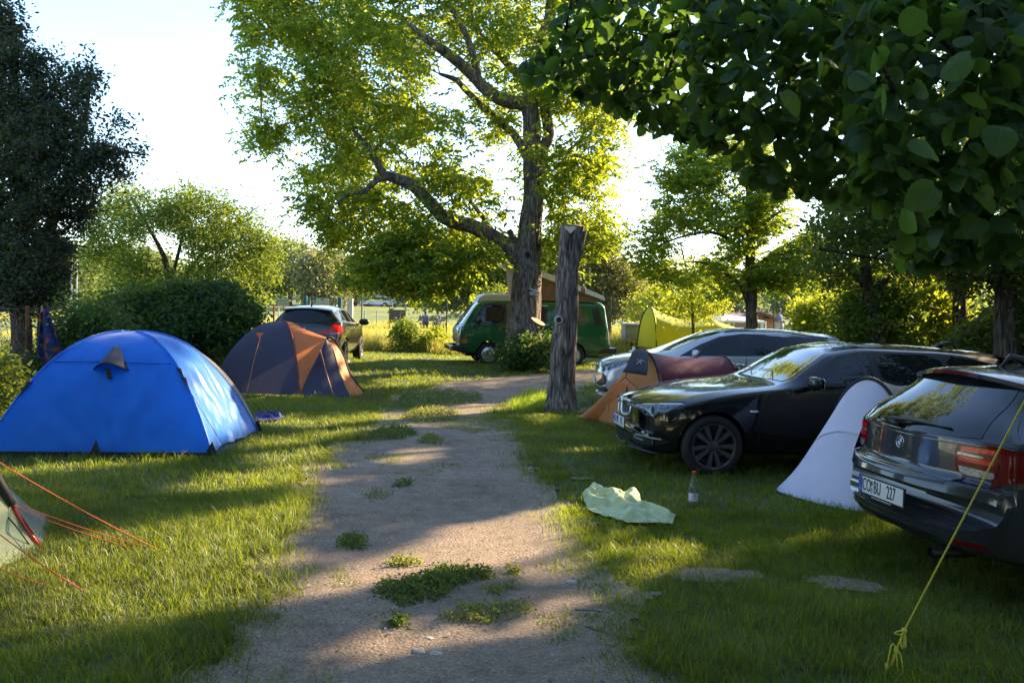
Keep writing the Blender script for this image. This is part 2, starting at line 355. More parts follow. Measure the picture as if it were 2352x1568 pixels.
def sunlit(P):
    """True where the sun line through P lands on one of the lit patches of lawn or path"""
    P = np.asarray(P); k = P[:, 2] / sdir.z; x = P[:, 0] - sdir.x * k; y = P[:, 1] - sdir.y * k
    x = x + (vnoise(x * 2.2, y * 2.2, 61) - .5) * .3; y = y + (vnoise(x * 2.0, y * 2.0, 62) - .5) * .3
    c = np.zeros(len(P), bool)
    for q in LIT: c |= in_poly(q, x, y)
    u = x * .755 + y * .656; v = -x * .656 + y * .755; c &= (vnoise(u * .45, v * 2.0, 63) * .7 + vnoise(u * 1.2, v * 4.5, 66) * .3) > np.where(x < -1.6, .29, .12)
    for z0, x0, x1, y0, y1 in ((.35, -3.7, -2.8, 8.9, 10.9), (.6, -3.8, -2.9, 8.9, 10.9), (.85, -3.9, -3.0, 9, 10.8), (1.1, -3.9, -3.2, 9.5, 10.6), (.5, -3.9, -2.7, 15.4, 16.6), (.9, -4.1, -3, 15.5, 16.6), (1.1, -5.2, -3.9, 20.8, 25.8)):   # sides of tents and car that catch the sun
        kk = (P[:, 2] - z0) / sdir.z; xx = P[:, 0] - sdir.x * kk; yy = P[:, 1] - sdir.y * kk
        c |= (xx > x0) & (xx < x1) & (yy > y0) & (yy < y1) & (vnoise(xx * 3, yy * 3.5, 64) > .25)
    for z0, x0, x1, y0, y1, k in ((3.2, 4.2, 9, 19.5, 22.5, .3), (4.5, 4.2, 9, 19.5, 22.5, .2), (5.5, 4.2, 9, 19.5, 22.5, .2), (1.6, 7, 13.5, 16, 28, .3), (2.6, 7, 13.5, 16, 28, .35), (4, 7, 13, 12, 20, .5), (1.2, 3.8, 8, 27, 30, .4)):   # crowns and bushes that glow from behind
        kk = (P[:, 2] - z0) / sdir.z; xx = P[:, 0] - sdir.x * kk; yy = P[:, 1] - sdir.y * kk
        c |= (P[:, 2] > z0) & (xx > x0) & (xx < x1) & (yy > y0) & (yy < y1) & (kk > 3) & (vnoise(xx * 1.5, yy * 1.5, 67) > k)
    return c
# ------------------------------------------------------------------ leaves
def leaf_cloud(C, size, seed, aspect=.5, droop=.3, jit=.35, D=None):
    """C (N,3) leaf positions -> folded rhombus leaves"""
    r = np.random.default_rng(seed); n = len(C)
    d = r.normal(size=(n, 3)) if D is None else np.array(D)
    if D is None: d[:, 2] = d[:, 2] * .6 - droop
    d /= np.linalg.norm(d, axis=1)[:, None]
    q = r.normal(size=(n, 3)); q[:, 2] *= .5; s_ = np.cross(d, q); s_ /= np.linalg.norm(s_, axis=1)[:, None] + 1e-9
    nn = np.cross(s_, d); L = size * r.uniform(1 - jit, 1 + jit, n)[:, None]; w = L * aspect * .5
    V = np.stack([C, C + d * L * .45 + s_ * w - nn * L * .06, C + d * L, C + d * L * .45 - s_ * w - nn * L * .06], 1)
    V[:, 0] += nn * 0
    b = np.arange(n) * 4
    F = np.concatenate([np.stack([b, b + 1, b + 2], 1), np.stack([b, b + 2, b + 3], 1)])
    rn = r.random(n); return V.reshape(-1, 3), F, np.concatenate([rn, rn])
def compound(C, size, seed, k=6, droop=.5):
    """C (N,3) -> pinnate leaves: k leaflets on each side line"""
    r = np.random.default_rng(seed); n = len(C); a = r.uniform(0, 6.283, n); d = np.stack([np.cos(a), np.sin(a), -droop + r.normal(0, .35, n)], 1); d /= np.linalg.norm(d, axis=1)[:, None]
    s_ = np.stack([-np.sin(a), np.cos(a), r.normal(0, .25, n)], 1); L = size * r.uniform(.75, 1.25, n)
    P, D = [], []
    for i in range(k):
        t = .35 + 1.75 * (i // 2) / max(1, (k - 1) // 2); sg = 0 if i == k - 1 else (1 if i % 2 else -1)
        P.append(C + d * (L * t)[:, None]); D.append(d * (1 if sg == 0 else .5) + s_ * sg * .85 + np.array([0, 0, -droop * .35]) + r.normal(0, .15, (n, 3)))
    return np.concatenate(P), np.concatenate(D), np.tile(L, k)
def clump_leaves(cc, per, sig, size, seed, aspect=.5, droop=.3, cull=True, flat=.7, tone=None, comp=0):
    r = np.random.default_rng(seed); n = len(cc)
    C = np.repeat(cc, per, 0); rad = np.repeat(r.uniform(.6, 1.4, n) * sig, per)[:, None]
    C = C + r.normal(size=C.shape) * rad * np.array([1, 1, flat])
    C = C[C[:, 2] > gz(C[:, 0], C[:, 1]) + .03]
    if cull: C = C[~sunlit(C)]
    if comp:
        P, D, L = compound(C, size, seed + 2, comp, droop); return leaf_cloud(P, L[:, None] if False else size, seed + 1, aspect, droop, .25, D)
    return leaf_cloud(C, size, seed + 1, aspect, droop)
def px_crown(poly, Y, n, seed, tmax=2.0, tscale=1.2, holes=(), lump=.0, dY=0.0):
    """clump centres inside a silhouette seen at depth Y, with real thickness"""
    r = np.random.default_rng(seed); P = np.array(poly, float); lo, hi = P.min(0), P.max(0); out = []
    while len(out) < n:
        x = r.uniform(lo[0], hi[0], n * 3); y = r.uniform(lo[1], hi[1], n * 3); ok = in_poly(P, x, y)
        for hx, hy, hr in holes: ok &= np.hypot(x - hx, y - hy) > hr * r.uniform(.8, 1.15, len(x))
        if lump: ok &= vnoise(x / 60, y / 60, seed) > lump
        x, y = x[ok], y[ok]; e = dist_poly(P, x, y) * Y / FP
        t = np.minimum(tmax, np.sqrt(np.maximum(e, .02)) * tscale) * r.uniform(-1, 1, len(x)) + dY * (x - lo[0]) / (hi[0] - lo[0])
        for a, b, c in zip(x, y, t): out.append(PT(a, b, Y + c))
    return np.array([tuple(p) for p in out[:n]])
def ell_crown(c, rad, n, seed, shell=.35):
    r = np.random.default_rng(seed); d = r.normal(size=(n, 3)); d /= np.linalg.norm(d, axis=1)[:, None]
    k = (shell + (1 - shell) * r.random(n) ** .5)[:, None]; lum = 1 + .25 * (vnoise(d[:, 0] * 3 + 9, d[:, 1] * 3 + d[:, 2] * 4 + 9, seed) - .5)[:, None] * 2
    return np.array(c) + d * k * lum * np.array(rad)
def branches(mb, nodes, cc, r0=.03, maxn=260, seed=0, n=5, sag=.12):
    """join clump centres to the limb skeleton by thin curved twigs"""
    r = random.Random(seed); N = [tuple(p) for p in nodes]; NN = np.array(N); idx = list(range(len(cc))); r.shuffle(idx)
    idx = idx[:maxn]; D = [np.min(np.linalg.norm(NN - cc[i], axis=1)) for i in idx]; idx = [i for _, i in sorted(zip(D, idx))]
    for i in idx:
        c = cc[i]
        if c[2] > 1.5 and sunlit(NN[np.argmin(np.linalg.norm(NN - c, axis=1))] * np.array([[.75], [.5], [.2]]) + c * np.array([[.25], [.5], [.8]])).any(): continue
        d = np.linalg.norm(NN - c, axis=1) + np.maximum(0, NN[:, 2] - c[2]) * .6; k = int(np.argmin(d)); a = NN[k]; L = np.linalg.norm(a - c)
        if L < .15: continue
        mid = (a + c) / 2 + np.array([r.uniform(-1, 1), r.uniform(-1, 1), r.uniform(-.3, 1)]) * L * sag
        rr = min(r0, .008 + .012 * L); P = cr([a, mid, c], 5); mb.tube(P, [rr, rr * .85, rr * .7, rr * .5, rr * .3], n, False)
        NN = np.vstack([NN, np.array([tuple(p) for p in P[2:]])])
def bark(name, a, b, sc=1.0):
    if name in MATS: return MATS[name]
    m, t, bs = newmat(name); N, L = t.nodes, t.links; tc = N.new('ShaderNodeTexCoord')
    mp = N.new('ShaderNodeMapping'); mp.inputs['Scale'].default_value = (16 * sc, 16 * sc, 2.6 * sc); L.new(tc.outputs['Object'], mp.inputs[0])
    n = N.new('ShaderNodeTexNoise'); n.inputs['Scale'].default_value = 1; n.inputs['Detail'].default_value = 7; n.inputs['Distortion'].default_value = 1.2; L.new(mp.outputs[0], n.inputs['Vector'])
    v = N.new('ShaderNodeTexVoronoi'); v.feature = 'DISTANCE_TO_EDGE'; v.inputs['Scale'].default_value = .9; nd = N.new('ShaderNodeTexNoise'); nd.inputs['Scale'].default_value = 1.3; nd.inputs['Detail'].default_value = 3; L.new(mp.outputs[0], nd.inputs['Vector']); va = N.new('ShaderNodeMixRGB'); va.blend_type = 'ADD'; va.inputs[0].default_value = 1.0; L.new(mp.outputs[0], va.inputs[1]); L.new(nd.outputs['Color'], va.inputs[2]); L.new(va.outputs[0], v.inputs['Vector'])
    n2 = N.new('ShaderNodeTexNoise'); n2.inputs['Scale'].default_value = 3; L.new(tc.outputs['Object'], n2.inputs['Vector'])
    r = N.new('ShaderNodeValToRGB'); r.color_ramp.elements[0].position = .34; r.color_ramp.elements[0].color = (*a, 1); r.color_ramp.elements[1].position = .62; r.color_ramp.elements[1].color = (*b, 1)
    ad = N.new('ShaderNodeMath'); ad.operation = 'MULTIPLY_ADD'; ad.inputs[1].default_value = .25; L.new(n2.outputs['Fac'], ad.inputs[0])
    sb = N.new('ShaderNodeMath'); sb.operation = 'SUBTRACT'; sb.inputs[1].default_value = .12; L.new(n.outputs['Fac'], sb.inputs[0]); L.new(sb.outputs[0], ad.inputs[2]); L.new(ad.outputs[0], r.inputs[0])
    cr_ = N.new('ShaderNodeMapRange'); cr_.inputs[1].default_value = .02; cr_.inputs[2].default_value = .16; cr_.inputs[3].default_value = .5; cr_.inputs[4].default_value = 1.12; L.new(v.outputs['Distance'], cr_.inputs[0])
    ml = N.new('ShaderNodeMix'); ml.data_type = 'RGBA'; ml.blend_type = 'MULTIPLY'; ml.inputs[0].default_value = 1; L.new(r.outputs[0], ml.inputs[6]); L.new(cr_.outputs[0], ml.inputs[7])
    L.new(ml.outputs[2], bs.inputs['Base Color']); bs.inputs['Roughness'].default_value = .95; bs.inputs['Specular IOR Level'].default_value = .12
    sm = N.new('ShaderNodeMath'); sm.operation = 'MULTIPLY_ADD'; sm.inputs[1].default_value = 1.2; L.new(v.outputs['Distance'], sm.inputs[0]); L.new(n.outputs['Fac'], sm.inputs[2])
    bp = N.new('ShaderNodeBump'); bp.inputs['Strength'].default_value = 1; bp.inputs['Distance'].default_value = .05; L.new(sm.outputs[0], bp.inputs['Height']); L.new(bp.outputs[0], bs.inputs['Normal'])
    MATS[name] = m; return m
M_bark = bark('grey_bark', (.08, .065, .055), (.28, .225, .185)); M_dbark = bark('dark_bark', (.045, .036, .028), (.15, .12, .095))
def trunk_mesh(mb, pts, rad, n=40, ridge=.03, nseg=None, flare=0, seed=0):
    """dense tube with vertical bark ridges"""
    nseg = nseg or max(12, int(sum((Vector(pts[i + 1]) - Vector(pts[i])).length for i in range(len(pts) - 1)) / .09))
    P = cr(pts, nseg); rr = np.interp(np.linspace(0, 1, nseg), np.linspace(0, 1, len(rad)), rad); rows = []
    for i, p in enumerate(P):
        t = (P[min(i + 1, nseg - 1)] - P[max(i - 1, 0)]).normalized(); a = (Vector((1, 0, 0)) - t * t.x).normalized(); b = t.cross(a); row = []
        fl = flare * math.exp(-i / nseg * 14)
        for k in range(n + 1):
            an = 2 * math.pi * (k % n) / n; u = Vector((math.cos(an) * 3.2 * rr[i] / .2, math.sin(an) * 3.2 * rr[i] / .2, p.z * 1.1 + seed * 7))
            nz = noise.noise(u * 1.6) * .6 + abs(noise.noise(Vector((u.x * 2.6, u.y * 2.6, u.z * .8)))) - .25
            q = rr[i] * (1 + nz * ridge / max(rr[i], .02) * .8 + fl * (1 + .5 * math.sin(an * 5 + seed)) )
            row.append(p + (a * math.cos(an) + b * math.sin(an)) * q)
        rows.append(row)
    mb.grid(rows); return P
def make_tree(name, label, cat, base, limbs, cc, leaf_m, bark_m=None, per=60, sig=.4, size=.10, seed=1, aspect=.5, droop=.3, tw=200, r0=.03, group=None, cull=True, flat=.7, dense=False, extra=None, tone=None, comp=0, more=None):
    """limbs: list of (points, radii); cc: clump centres"""
    o = empty(name, base, 0, label, cat, group); B = Vector(base); mb = MB(); nodes = []
    for k, (pts, rad) in enumerate(limbs):
        if dense and k < dense: P = trunk_mesh(mb, pts, rad, seed=k, flare=.35 if k == 0 else 0)
        else: P = cr(pts, max(6, len(pts) * 5)); mb.tube(P, list(np.interp(np.linspace(0, 1, len(P)), np.linspace(0, 1, len(rad)), rad)), 10, True)
        nodes += [tuple(p) for p in P[len(P) // (3 if k == 0 else 6):]]
    if tw and len(cc): branches(mb, nodes, cc, r0, tw, seed)
    if extra: extra(mb)
    mb.v = [tuple(Vector(v) - B) for v in mb.v]
    mb.build('trunk', bark_m or M_bark, o, smooth=True)
    if len(cc):
        V, F, r_ = clump_leaves(cc, per, sig, size, seed * 13 + 5, aspect, droop, cull, flat, comp=comp)
        if more: V, F, r_ = join([(V, F, r_), more])
        np_mesh('crown', V - np.array(tuple(B)), F, leaf_m, o, rnd=r_)
    return o
def bush(name, label, cat, cc, leaf_m, base, per=60, sig=.2, size=.06, seed=1, aspect=.5, stems=True, group=None, cull=False, droop=.1):
    o = empty(name, base, 0, label, cat, group); B = Vector(base)
    if stems:
        mb = MB(); branches(mb, [tuple(B), tuple(B + Vector((0, 0, .2)))], cc, .02, 60, seed, 4); mb.v = [tuple(Vector(v) - B) for v in mb.v]; mb.build('stem', M_dbark, o, smooth=True)
    V, F, r_ = clump_leaves(cc, per, sig, size, seed, aspect, droop, cull); np_mesh('foliage', V - np.array(tuple(B)), F, leaf_m, o, rnd=r_); return o
# ------------------------------------------------------------------ cars
def pchip(tab):
    X = np.array([a for a, _ in tab], float); Y = np.array([b for _, b in tab], float); h = np.diff(X); d = np.diff(Y) / h; m = np.zeros(len(X)); m[0], m[-1] = d[0], d[-1]
    for i in range(1, len(X) - 1):
        if d[i - 1] * d[i] > 0: w1, w2 = 2 * h[i] + h[i - 1], h[i] + 2 * h[i - 1]; m[i] = (w1 + w2) / (w1 / d[i - 1] + w2 / d[i])
    def f(x):
        x = min(max(x, X[0]), X[-1]); i = min(max(int(np.searchsorted(X, x)) - 1, 0), len(h) - 1); t = (x - X[i]) / h[i]
        return (2*t**3-3*t*t+1)*Y[i] + (t**3-2*t*t+t)*h[i]*m[i] + (-2*t**3+3*t*t)*Y[i+1] + (t**3-t*t)*h[i]*m[i+1]
    return f
def paint(name, col, rough=.28, metal=.0, dust=.0):
    m = mat(name, col, rough, metal, coat=1.0, col2=tuple(min(1, c * 1.25 + .002) for c in col), nscale=1.3, spec=.15); return m
M_glass = mat('tinted_glass', (.008, .010, .011), .02, spec=.45)
M_screen = mat('screen_glass', (.012, .015, .016), .015, spec=1.0, coat=1)
M_blackp = mat('black_plastic', (.016, .016, .018), .45)
M_rubber = mat('tyre_rubber', (.018, .018, .018), .85, bump=.3, bscale=60)
M_chrome = mat('chrome', (.75, .77, .8), .12, 1); M_trimc = mat('bright_chrome', (.70, .72, .76), .22, .55, coat=.5)
M_alloy = mat('alloy', (.26, .26, .28), .35, .9)
M_dalloy = mat('grey_alloy', (.10, .095, .10), .38, .8, col2=(.15, .14, .14), nscale=12)
M_hub = mat('hubcap_steel', (.55, .57, .6), .28, .7)
M_red = mat('red_lens', (.80, .012, .012), .2, coat=.3, spec=.3); M_dred = mat('dark_red_lens', (.16, .004, .006), .15, spec=.3)
M_clear = mat('clear_lens', (.16, .165, .18), .2, .1, coat=.6, col2=(.38, .38, .42), nscale=70); M_orange_l = mat('orange_lens', (.75, .17, .01), .15, coat=1)
M_lamp = mat('headlamp_glass', (.03, .033, .038), .05, .2, coat=.8, col2=(.20, .22, .26), nscale=22)
M_plate = mat('plate_white', (.72, .73, .74), .35); M_blue = mat('plate_blue', (.02, .08, .45), .35); M_ink = mat('black_ink', (.012, .012, .012), .5); M_wink = mat('white_ink', (.7, .7, .72), .5)
M_bblue = mat('badge_blue', (.03, .16, .55), .2, coat=1)
def wheel(parent, s, t, z, r, w, rim_r, style, rim_m, side, n=10):
    """side +1 left(-y local)... wheel axis along local Y; outer face towards side"""
    wh = empty('wheel', (s, t, z)); wh.parent = parent; sg = side
    mb = MB(); h = w / 2
    prof = [(rim_r, -h * .8), (rim_r + .02, -h * .95), (r - .05, -h), (r - .012, -h * .85), (r, -h * .5), (r, h * .5), (r - .012, h * .85), (r - .05, h), (rim_r + .02, h * .95), (rim_r, h * .8), (rim_r - .012, 0), (rim_r, -h * .8)]
    mb.lathe(prof, 48, 'Y'); mb.build('tyre', M_rubber, wh, smooth=True, sharp=50)
    mb = MB(); o = sg * h
    rp = [(rim_r - .004, o * .98), (rim_r + .008, o * 1.0), (rim_r - .012, o * .9), (rim_r - .03, o * .3), (rim_r - .04, -o * .6)]
    mb.lathe(rp, 48, 'Y'); mb.lathe([(.001, -o * .3), (rim_r - .04, -o * .3)], 24, 'Y')
    if style == 'disc':
        mb2 = MB(); mb2.lathe([(.0005, o * .95), (.05, o * .93), (.055, o * .86), (.10, o * .98), (.14, o * .9), (rim_r * .93, o * .7)], 40, 'Y'); mb2.build('hubcap', rim_m, wh, smooth=True)
        mb.build('rim', M_clear, wh, smooth=True, sharp=40)
    else:
        for k in range(n):
            a = 2 * math.pi * k / n + (.10 if (style == 'vspoke' and k % 2) else 0); ca, sa = math.cos(a), math.sin(a)
            def q(rr, d, y): return (ca * rr - sa * d, y, sa * rr + ca * d)
            w0, w1 = (.012, .028) if n >= 10 else (.03, .045); y0, y1, yb = o * .80, o * .97, o * .55
            vs = [q(.04, -w0, y0), q(.04, w0, y0), q(rim_r - .01, w1, y1), q(rim_r - .01, -w1, y1), q(.04, -w0, yb), q(.04, w0, yb), q(rim_r - .01, w1, yb), q(rim_r - .01, -w1, yb)]
            mb.add(vs, [(0, 1, 2, 3), (4, 7, 6, 5), (0, 4, 5, 1), (1, 5, 6, 2), (3, 2, 6, 7), (0, 3, 7, 4)])
        mb.lathe([(.0005, o * .88), (.03, o * .87), (.055, o * .82), (.065, o * .5)], 24, 'Y')
        mb.build('rim', rim_m, wh, smooth=True, sharp=30)
        mb = MB(); mb.lathe([(.0005, -o * .2), (rim_r * .72, -o * .2), (rim_r * .72, -o * .1)], 24, 'Y'); mb.build('brake_disc', M_alloy, wh, smooth=True)
    return wh
class Car:
    """local frame: x = distance back from the nose, y = towards the car's left... built with +y = right-hand side mirrored, z up"""
    def __init__(s, name, label, loc, heading, T, pm, arches, group=None, ns=150, bow=(.30, 1.1, .22, .9), z0=0, pitch=0):
        s.o = empty(name, loc, 0, label, 'car', group)
        # local x points from nose to tail, i.e. opposite to heading; local y = +left side of the car
        ang = heading + math.pi; s.o.matrix_world = Matrix.Translation(loc) @ Matrix.Rotation(ang, 4, 'Z') @ Matrix.Rotation(pitch, 4, 'Y')
        s.T = {k: pchip(v) for k, v in T.items()}; s.L = T['zt'][-1][0]; L = s.L; s.pm = pm; s.bow = bow
        wmax = max(v for _, v in T['ws']); rows = []
        u = np.linspace(0, 1, ns); st = L * (.5 - .5 * np.cos(np.pi * u)) * .6 + L * u * .4
        st = st[(st > .004) & (st < L - .004)]; st = np.concatenate([[0], st, [L]])
        for x in st:
            f = {k: s.T[k](x) for k in s.T}
            zb, zm, zs, zr, zt, wb, wm, ws, wr = (f[k] for k in ('zb', 'zm', 'zs', 'zr', 'zt', 'wb', 'wm', 'ws', 'wr'))
            P = []
            def seg(a, b, n, e=False):
                for i in range(n + (1 if e else 0)): P.append((a[0] + (b[0] - a[0]) * i / n, a[1] + (b[1] - a[1]) * i / n))
            seg((0, zb + .02), (wb - .03, zb), 3); seg((wb - .03, zb), (wb, zb + .05), 2)
            side = [(wb, zb + .05), ((wb + wm) / 2 + .012, zb + (zm - zb) * .5), (wm, zm), ((wm + ws) / 2 + .006, (zm + zs) / 2), (ws, zs)]
            q = cr([(a, b, 0) for a, b in side], 19); P += [(v.x, v.y) for v in q[:-1]]
            gl = [(ws, zs), ((ws * .5 + wr * .5) + .012, (zs + zr) / 2), (wr, zr)]
            q = cr([(a, b, 0) for a, b in gl], 13); P += [(v.x, v.y) for v in q[:-1]]
            n = 12
            for i in range(n + 1):
                t = i / n; P.append((wr * (1 - t), zr + (zt - zr) * (1 - (1 - t) ** 2.4)))
            for _ in range(2):
                P = [P[0]] + [((P[i-1][0] + 2 * P[i][0] + P[i+1][0]) / 4, (P[i-1][1] + 2 * P[i][1] + P[i+1][1]) / 4) for i in range(1, len(P) - 1)] + [P[-1]]
            P[0] = (0, P[0][1]); P[-1] = (0, P[-1][1]); row = []
            full = [(-a, b) for a, b in P[1:-1]][::-1]
            for a, b in P + full:
                kf = bow[0] * max(0, 1 - x / bow[1]) ** 1.5; kr = bow[2] * max(0, 1 - (L - x) / bow[3]) ** 1.5; e = abs(a) / wmax
                row.append(Vector((x + (kf - kr) * e ** 2.6, a, b)))
            rows.append(row)
        nv = len(rows[0]); V = [v for r_ in rows for v in r_]; F = []
        for i in range(len(rows) - 1):
            for j in range(nv): F.append((i * nv + j, i * nv + (j + 1) % nv, (i + 1) * nv + (j + 1) % nv, (i + 1) * nv + j))
        # end caps: join left and right of first/last section
        for base, fl in ((0, False), ((len(rows) - 1) * nv, True)):
            h = nv // 2
            for j in range(1, h):
                a, b, c, d = base + j, base + j + 1, base + (nv - j - 1) % nv, base + (nv - j) % nv
                f = (a, b, c, d) if b != c else (a, b, d)
                F.append(f if fl else f[::-1])
            F.append((base, base + 1, base + nv - 1) if fl else (base + nv - 1, base + 1, base))
        s.bvh = BVHTree.FromPolygons([tuple(v) for v in V], F)
        keep = []
        for f in F:
            c = sum((V[i] for i in f), Vector()) / len(f)
            if any(math.hypot(c.x - ax, c.z - az) < ar and abs(c.y) > .42 for ax, az, ar in arches): continue
            keep.append(f)
        cnt = {}
        for f in keep:
            for i in range(len(f)): e = tuple(sorted((f[i], f[(i + 1) % len(f)]))); cnt[e] = cnt.get(e, 0) + 1
        bv = {v for e, c in cnt.items() if c == 1 for v in e}
        for i in bv:
            v = V[i]
            for ax, az, ar in arches:
                d = math.hypot(v.x - ax, v.z - az)
                if abs(d - ar) < .09 and abs(v.y) > .42 and v.z > .16:
                    k = ar / d; V[i] = Vector((ax + (v.x - ax) * k, v.y, az + (v.z - az) * k))
        mb = MB(); mb.v = [tuple(v) for v in V]; mb.f = keep; mb.m = [0] * len(keep)
        s.body = mb.build('body', pm, s.o, smooth=True, sharp=62)
        for ax, az, ar in arches:       # wheel housings and arch lips
            for sg in (-1, 1):
                rows = []; mb = MB()
                for k in range(29):
                    a = math.pi * (-.12 + 1.24 * k / 28); rows.append([(ax + (ar + .005) * math.cos(a), sg * .45, az + (ar + .005) * math.sin(a)), (ax + (ar + .005) * math.cos(a), sg * (s.half(ax + ar * math.cos(a), az + ar * math.sin(a)) - .006), az + (ar + .005) * math.sin(a))])
                mb.grid(rows); mb.build('wheel_housing', M_blackp, s.o, smooth=True)
        s.under(T, arches)
    def under(s, T, arches):
        mb = MB(); mb.box((s.L / 2, 0, .30), (s.L * .86, 1.0, .12)); mb.build('underbody', M_blackp, s.o)
    def half(s, x, z):
        h = s.bvh.ray_cast(Vector((x, 3, z)), Vector((0, -1, 0)))
        return h[0].y if h[0] else .8
    def patch(s, name, poly, mode, m, off=.003, res=.04, parent=None, rnd=0, sides=(1,), build=True, thick=0):
        """outline in a 2-D view, projected on to the body; mode side: (x,z), top: (x,y), front/rear: (y,z)"""
        outs = []
        for sg in sides:
            P = [Vector(p) for p in poly]
            for _ in range(rnd):
                Q = []
                for i in range(len(P)): a, b = P[i], P[(i + 1) % len(P)]; Q += [a * .8 + b * .2, a * .2 + b * .8]
                P = Q
            B = []
            for i in range(len(P)):
                a, b = P[i], P[(i + 1) % len(P)]; n = max(1, int((b - a).length / res))
                B += [a + (b - a) * (k / n) for k in range(n)]
            pa = [(p.x, p.y) for p in B]; xs = [p[0] for p in pa]; ys = [p[1] for p in pa]
            gx, gy = np.meshgrid(np.arange(min(xs), max(xs), res), np.arange(min(ys), max(ys), res)); gx, gy = gx.ravel(), gy.ravel()
            ok = in_poly(pa, gx, gy) & (dist_poly(pa, gx, gy) > res * .5)
            vs = [Vector(p) for p in pa] + [Vector((a, b)) for a, b in zip(gx[ok], gy[ok])]
            nb = len(pa); v2, _, f2, *_r = geometry.delaunay_2d_cdt(vs, [(i, (i + 1) % nb) for i in range(nb)], [list(range(nb))], 1, 1e-5)
            V = []
            for p in v2:
                a, b = p.x, p.y
                if mode == 'side': o, d = Vector((a, sg * 3, b)), Vector((0, -sg, 0))
                elif mode == 'top': o, d = Vector((a, sg * b, 4)), Vector((0, 0, -1))
                elif mode == 'front': o, d = Vector((-3, sg * a, b)), Vector((1, 0, 0))
                else: o, d = Vector((s.L + 3, sg * a, b)), Vector((-1, 0, 0))
                h = s.bvh.ray_cast(o, d)
                if h[0] is None: h = s.bvh.find_nearest(o + d * 3)
                n = h[1]; n = n if n.dot(d) < 0 else -n
                V.append(h[0] + n * off)
            # orientation
            F = []
            for f in f2:
                nn = (V[f[1]] - V[f[0]]).cross(V[f[2]] - V[f[0]])
                F.append(tuple(f) if nn.dot(d) < 0 else tuple(f)[::-1])
            mb = MB(); mb.v = [tuple(v) for v in V]; mb.f = F; mb.m = [0] * len(F)
            o_ = mb.build(name, m, parent or s.o, smooth=True)
            if thick:
                q = o_.modifiers.new('solid', 'SOLIDIFY'); q.thickness = thick; q.offset = 1
            outs.append(o_)
        return outs
    def seam(s, pts, mode, w=.007, sides=(1,), m=None, name='seam', off=.0015, closed=False, round_=0):
        P = [Vector(p) for p in pts]
        if closed: P.append(P[0])
        for sg in sides:
            mb = MB(); pr = []
            for i in range(len(P) - 1):
                a, b = P[i], P[i + 1]; n = max(1, int((b - a).length / .03)); pr += [a + (b - a) * (k / n) for k in range(n)]
            pr.append(P[-1]); W = []
            for p in pr:
                a, b = p.x, p.y
                if mode == 'side': o, d = Vector((a, sg * 3, b)), Vector((0, -sg, 0))
                elif mode == 'top': o, d = Vector((a, sg * b, 4)), Vector((0, 0, -1))
                elif mode == 'front': o, d = Vector((-3, sg * a, b)), Vector((1, 0, 0))
                else: o, d = Vector((s.L + 3, sg * a, b)), Vector((-1, 0, 0))
                h = s.bvh.ray_cast(o, d)
                if h[0] is None: continue
                n = h[1]; n = n if n.dot(d) < 0 else -n; W.append((h[0], n))
            if len(W) < 2: continue
            rows = []
            for i, (p, n) in enumerate(W):
                t = (W[min(i + 1, len(W) - 1)][0] - W[max(i - 1, 0)][0]); c = t.cross(n)
                if c.length < 1e-7: c = Vector((0, 0, 1))
                c.normalize(); rows.append([p + c * w / 2 + n * off, p + n * (off + .001), p - c * w / 2 + n * off])
            mb.grid(rows); s_ = mb.build(name, m or M_ink, s.o, smooth=True)
    def hit(s, mode, a, b, sg=1):
        if mode == 'side': o, d = Vector((a, sg * 3, b)), Vector((0, -sg, 0))
        elif mode == 'top': o, d = Vector((a, sg * b, 4)), Vector((0, 0, -1))
        elif mode == 'front': o, d = Vector((-3, sg * a, b)), Vector((1, 0, 0))
        else: o, d = Vector((s.L + 3, sg * a, b)), Vector((-1, 0, 0))
        h = s.bvh.ray_cast(o, d)
        return h[0] if h[0] else (o + d * 3)
    def mirror(s, x, z, col, size=1.0, sides=(1, -1)):
        for sg in sides:
            b = s.hit('side', x, z - .04, sg); k = size
            o = empty('wing_mirror', b + Vector((0, 0, 0))); o.parent = s.o
            mb = MB(); c = Vector((.02, sg * .15 * k, .07)); 
            rows = []
            for i in range(13):
                u = -1 + 2 * i / 12; r_ = (1 - abs(u) ** 3.2) ** .5 if abs(u) < 1 else 0; row = []
                for q in range(17):
                    a = 2 * math.pi * q / 16; ca, sa = math.cos(a), math.sin(a)
                    sx = math.copysign(abs(ca) ** .8, ca) * .055 * r_ * k; sz = math.copysign(abs(sa) ** .7, sa) * .072 * r_ * k
                    row.append(c + Vector((sx - .02 * r_, sg * u * .115 * k, sz)))
                rows.append(row)
            mb.grid(rows); mb.build('mirror_shell', col, o, smooth=True)
            mb = MB(); mb.bar((0.03, -sg * .03, -.005), (.02, sg * .08, .03), .035, .03); mb.build('mirror_arm', M_blackp, o, bevel=.006)
            mb = MB(); q = [c + Vector((.040, sg * a, b_)) for a, b_ in ((-.09, -.045), (.09, -.05), (.10, .03), (.07, .055), (-.08, .05))]; mb.add(q, [tuple(range(5))]); mb.build('mirror_glass', M_chrome, o, solid=.004)
    def handle(s, x, z, m, sides=(1, -1), parent=None):
        for sg in sides:
            p = s.hit('side', x, z, sg); mb = MB(); P = [p + Vector((-.09, sg * .004, 0)), p + Vector((-.06, sg * .03, .002)), p + Vector((.06, sg * .03, .002)), p + Vector((.09, sg * .004, 0))]
            mb.tube(cr(P, 9), .013, 8); mb.build('door_handle', m, parent or s.o, smooth=True)
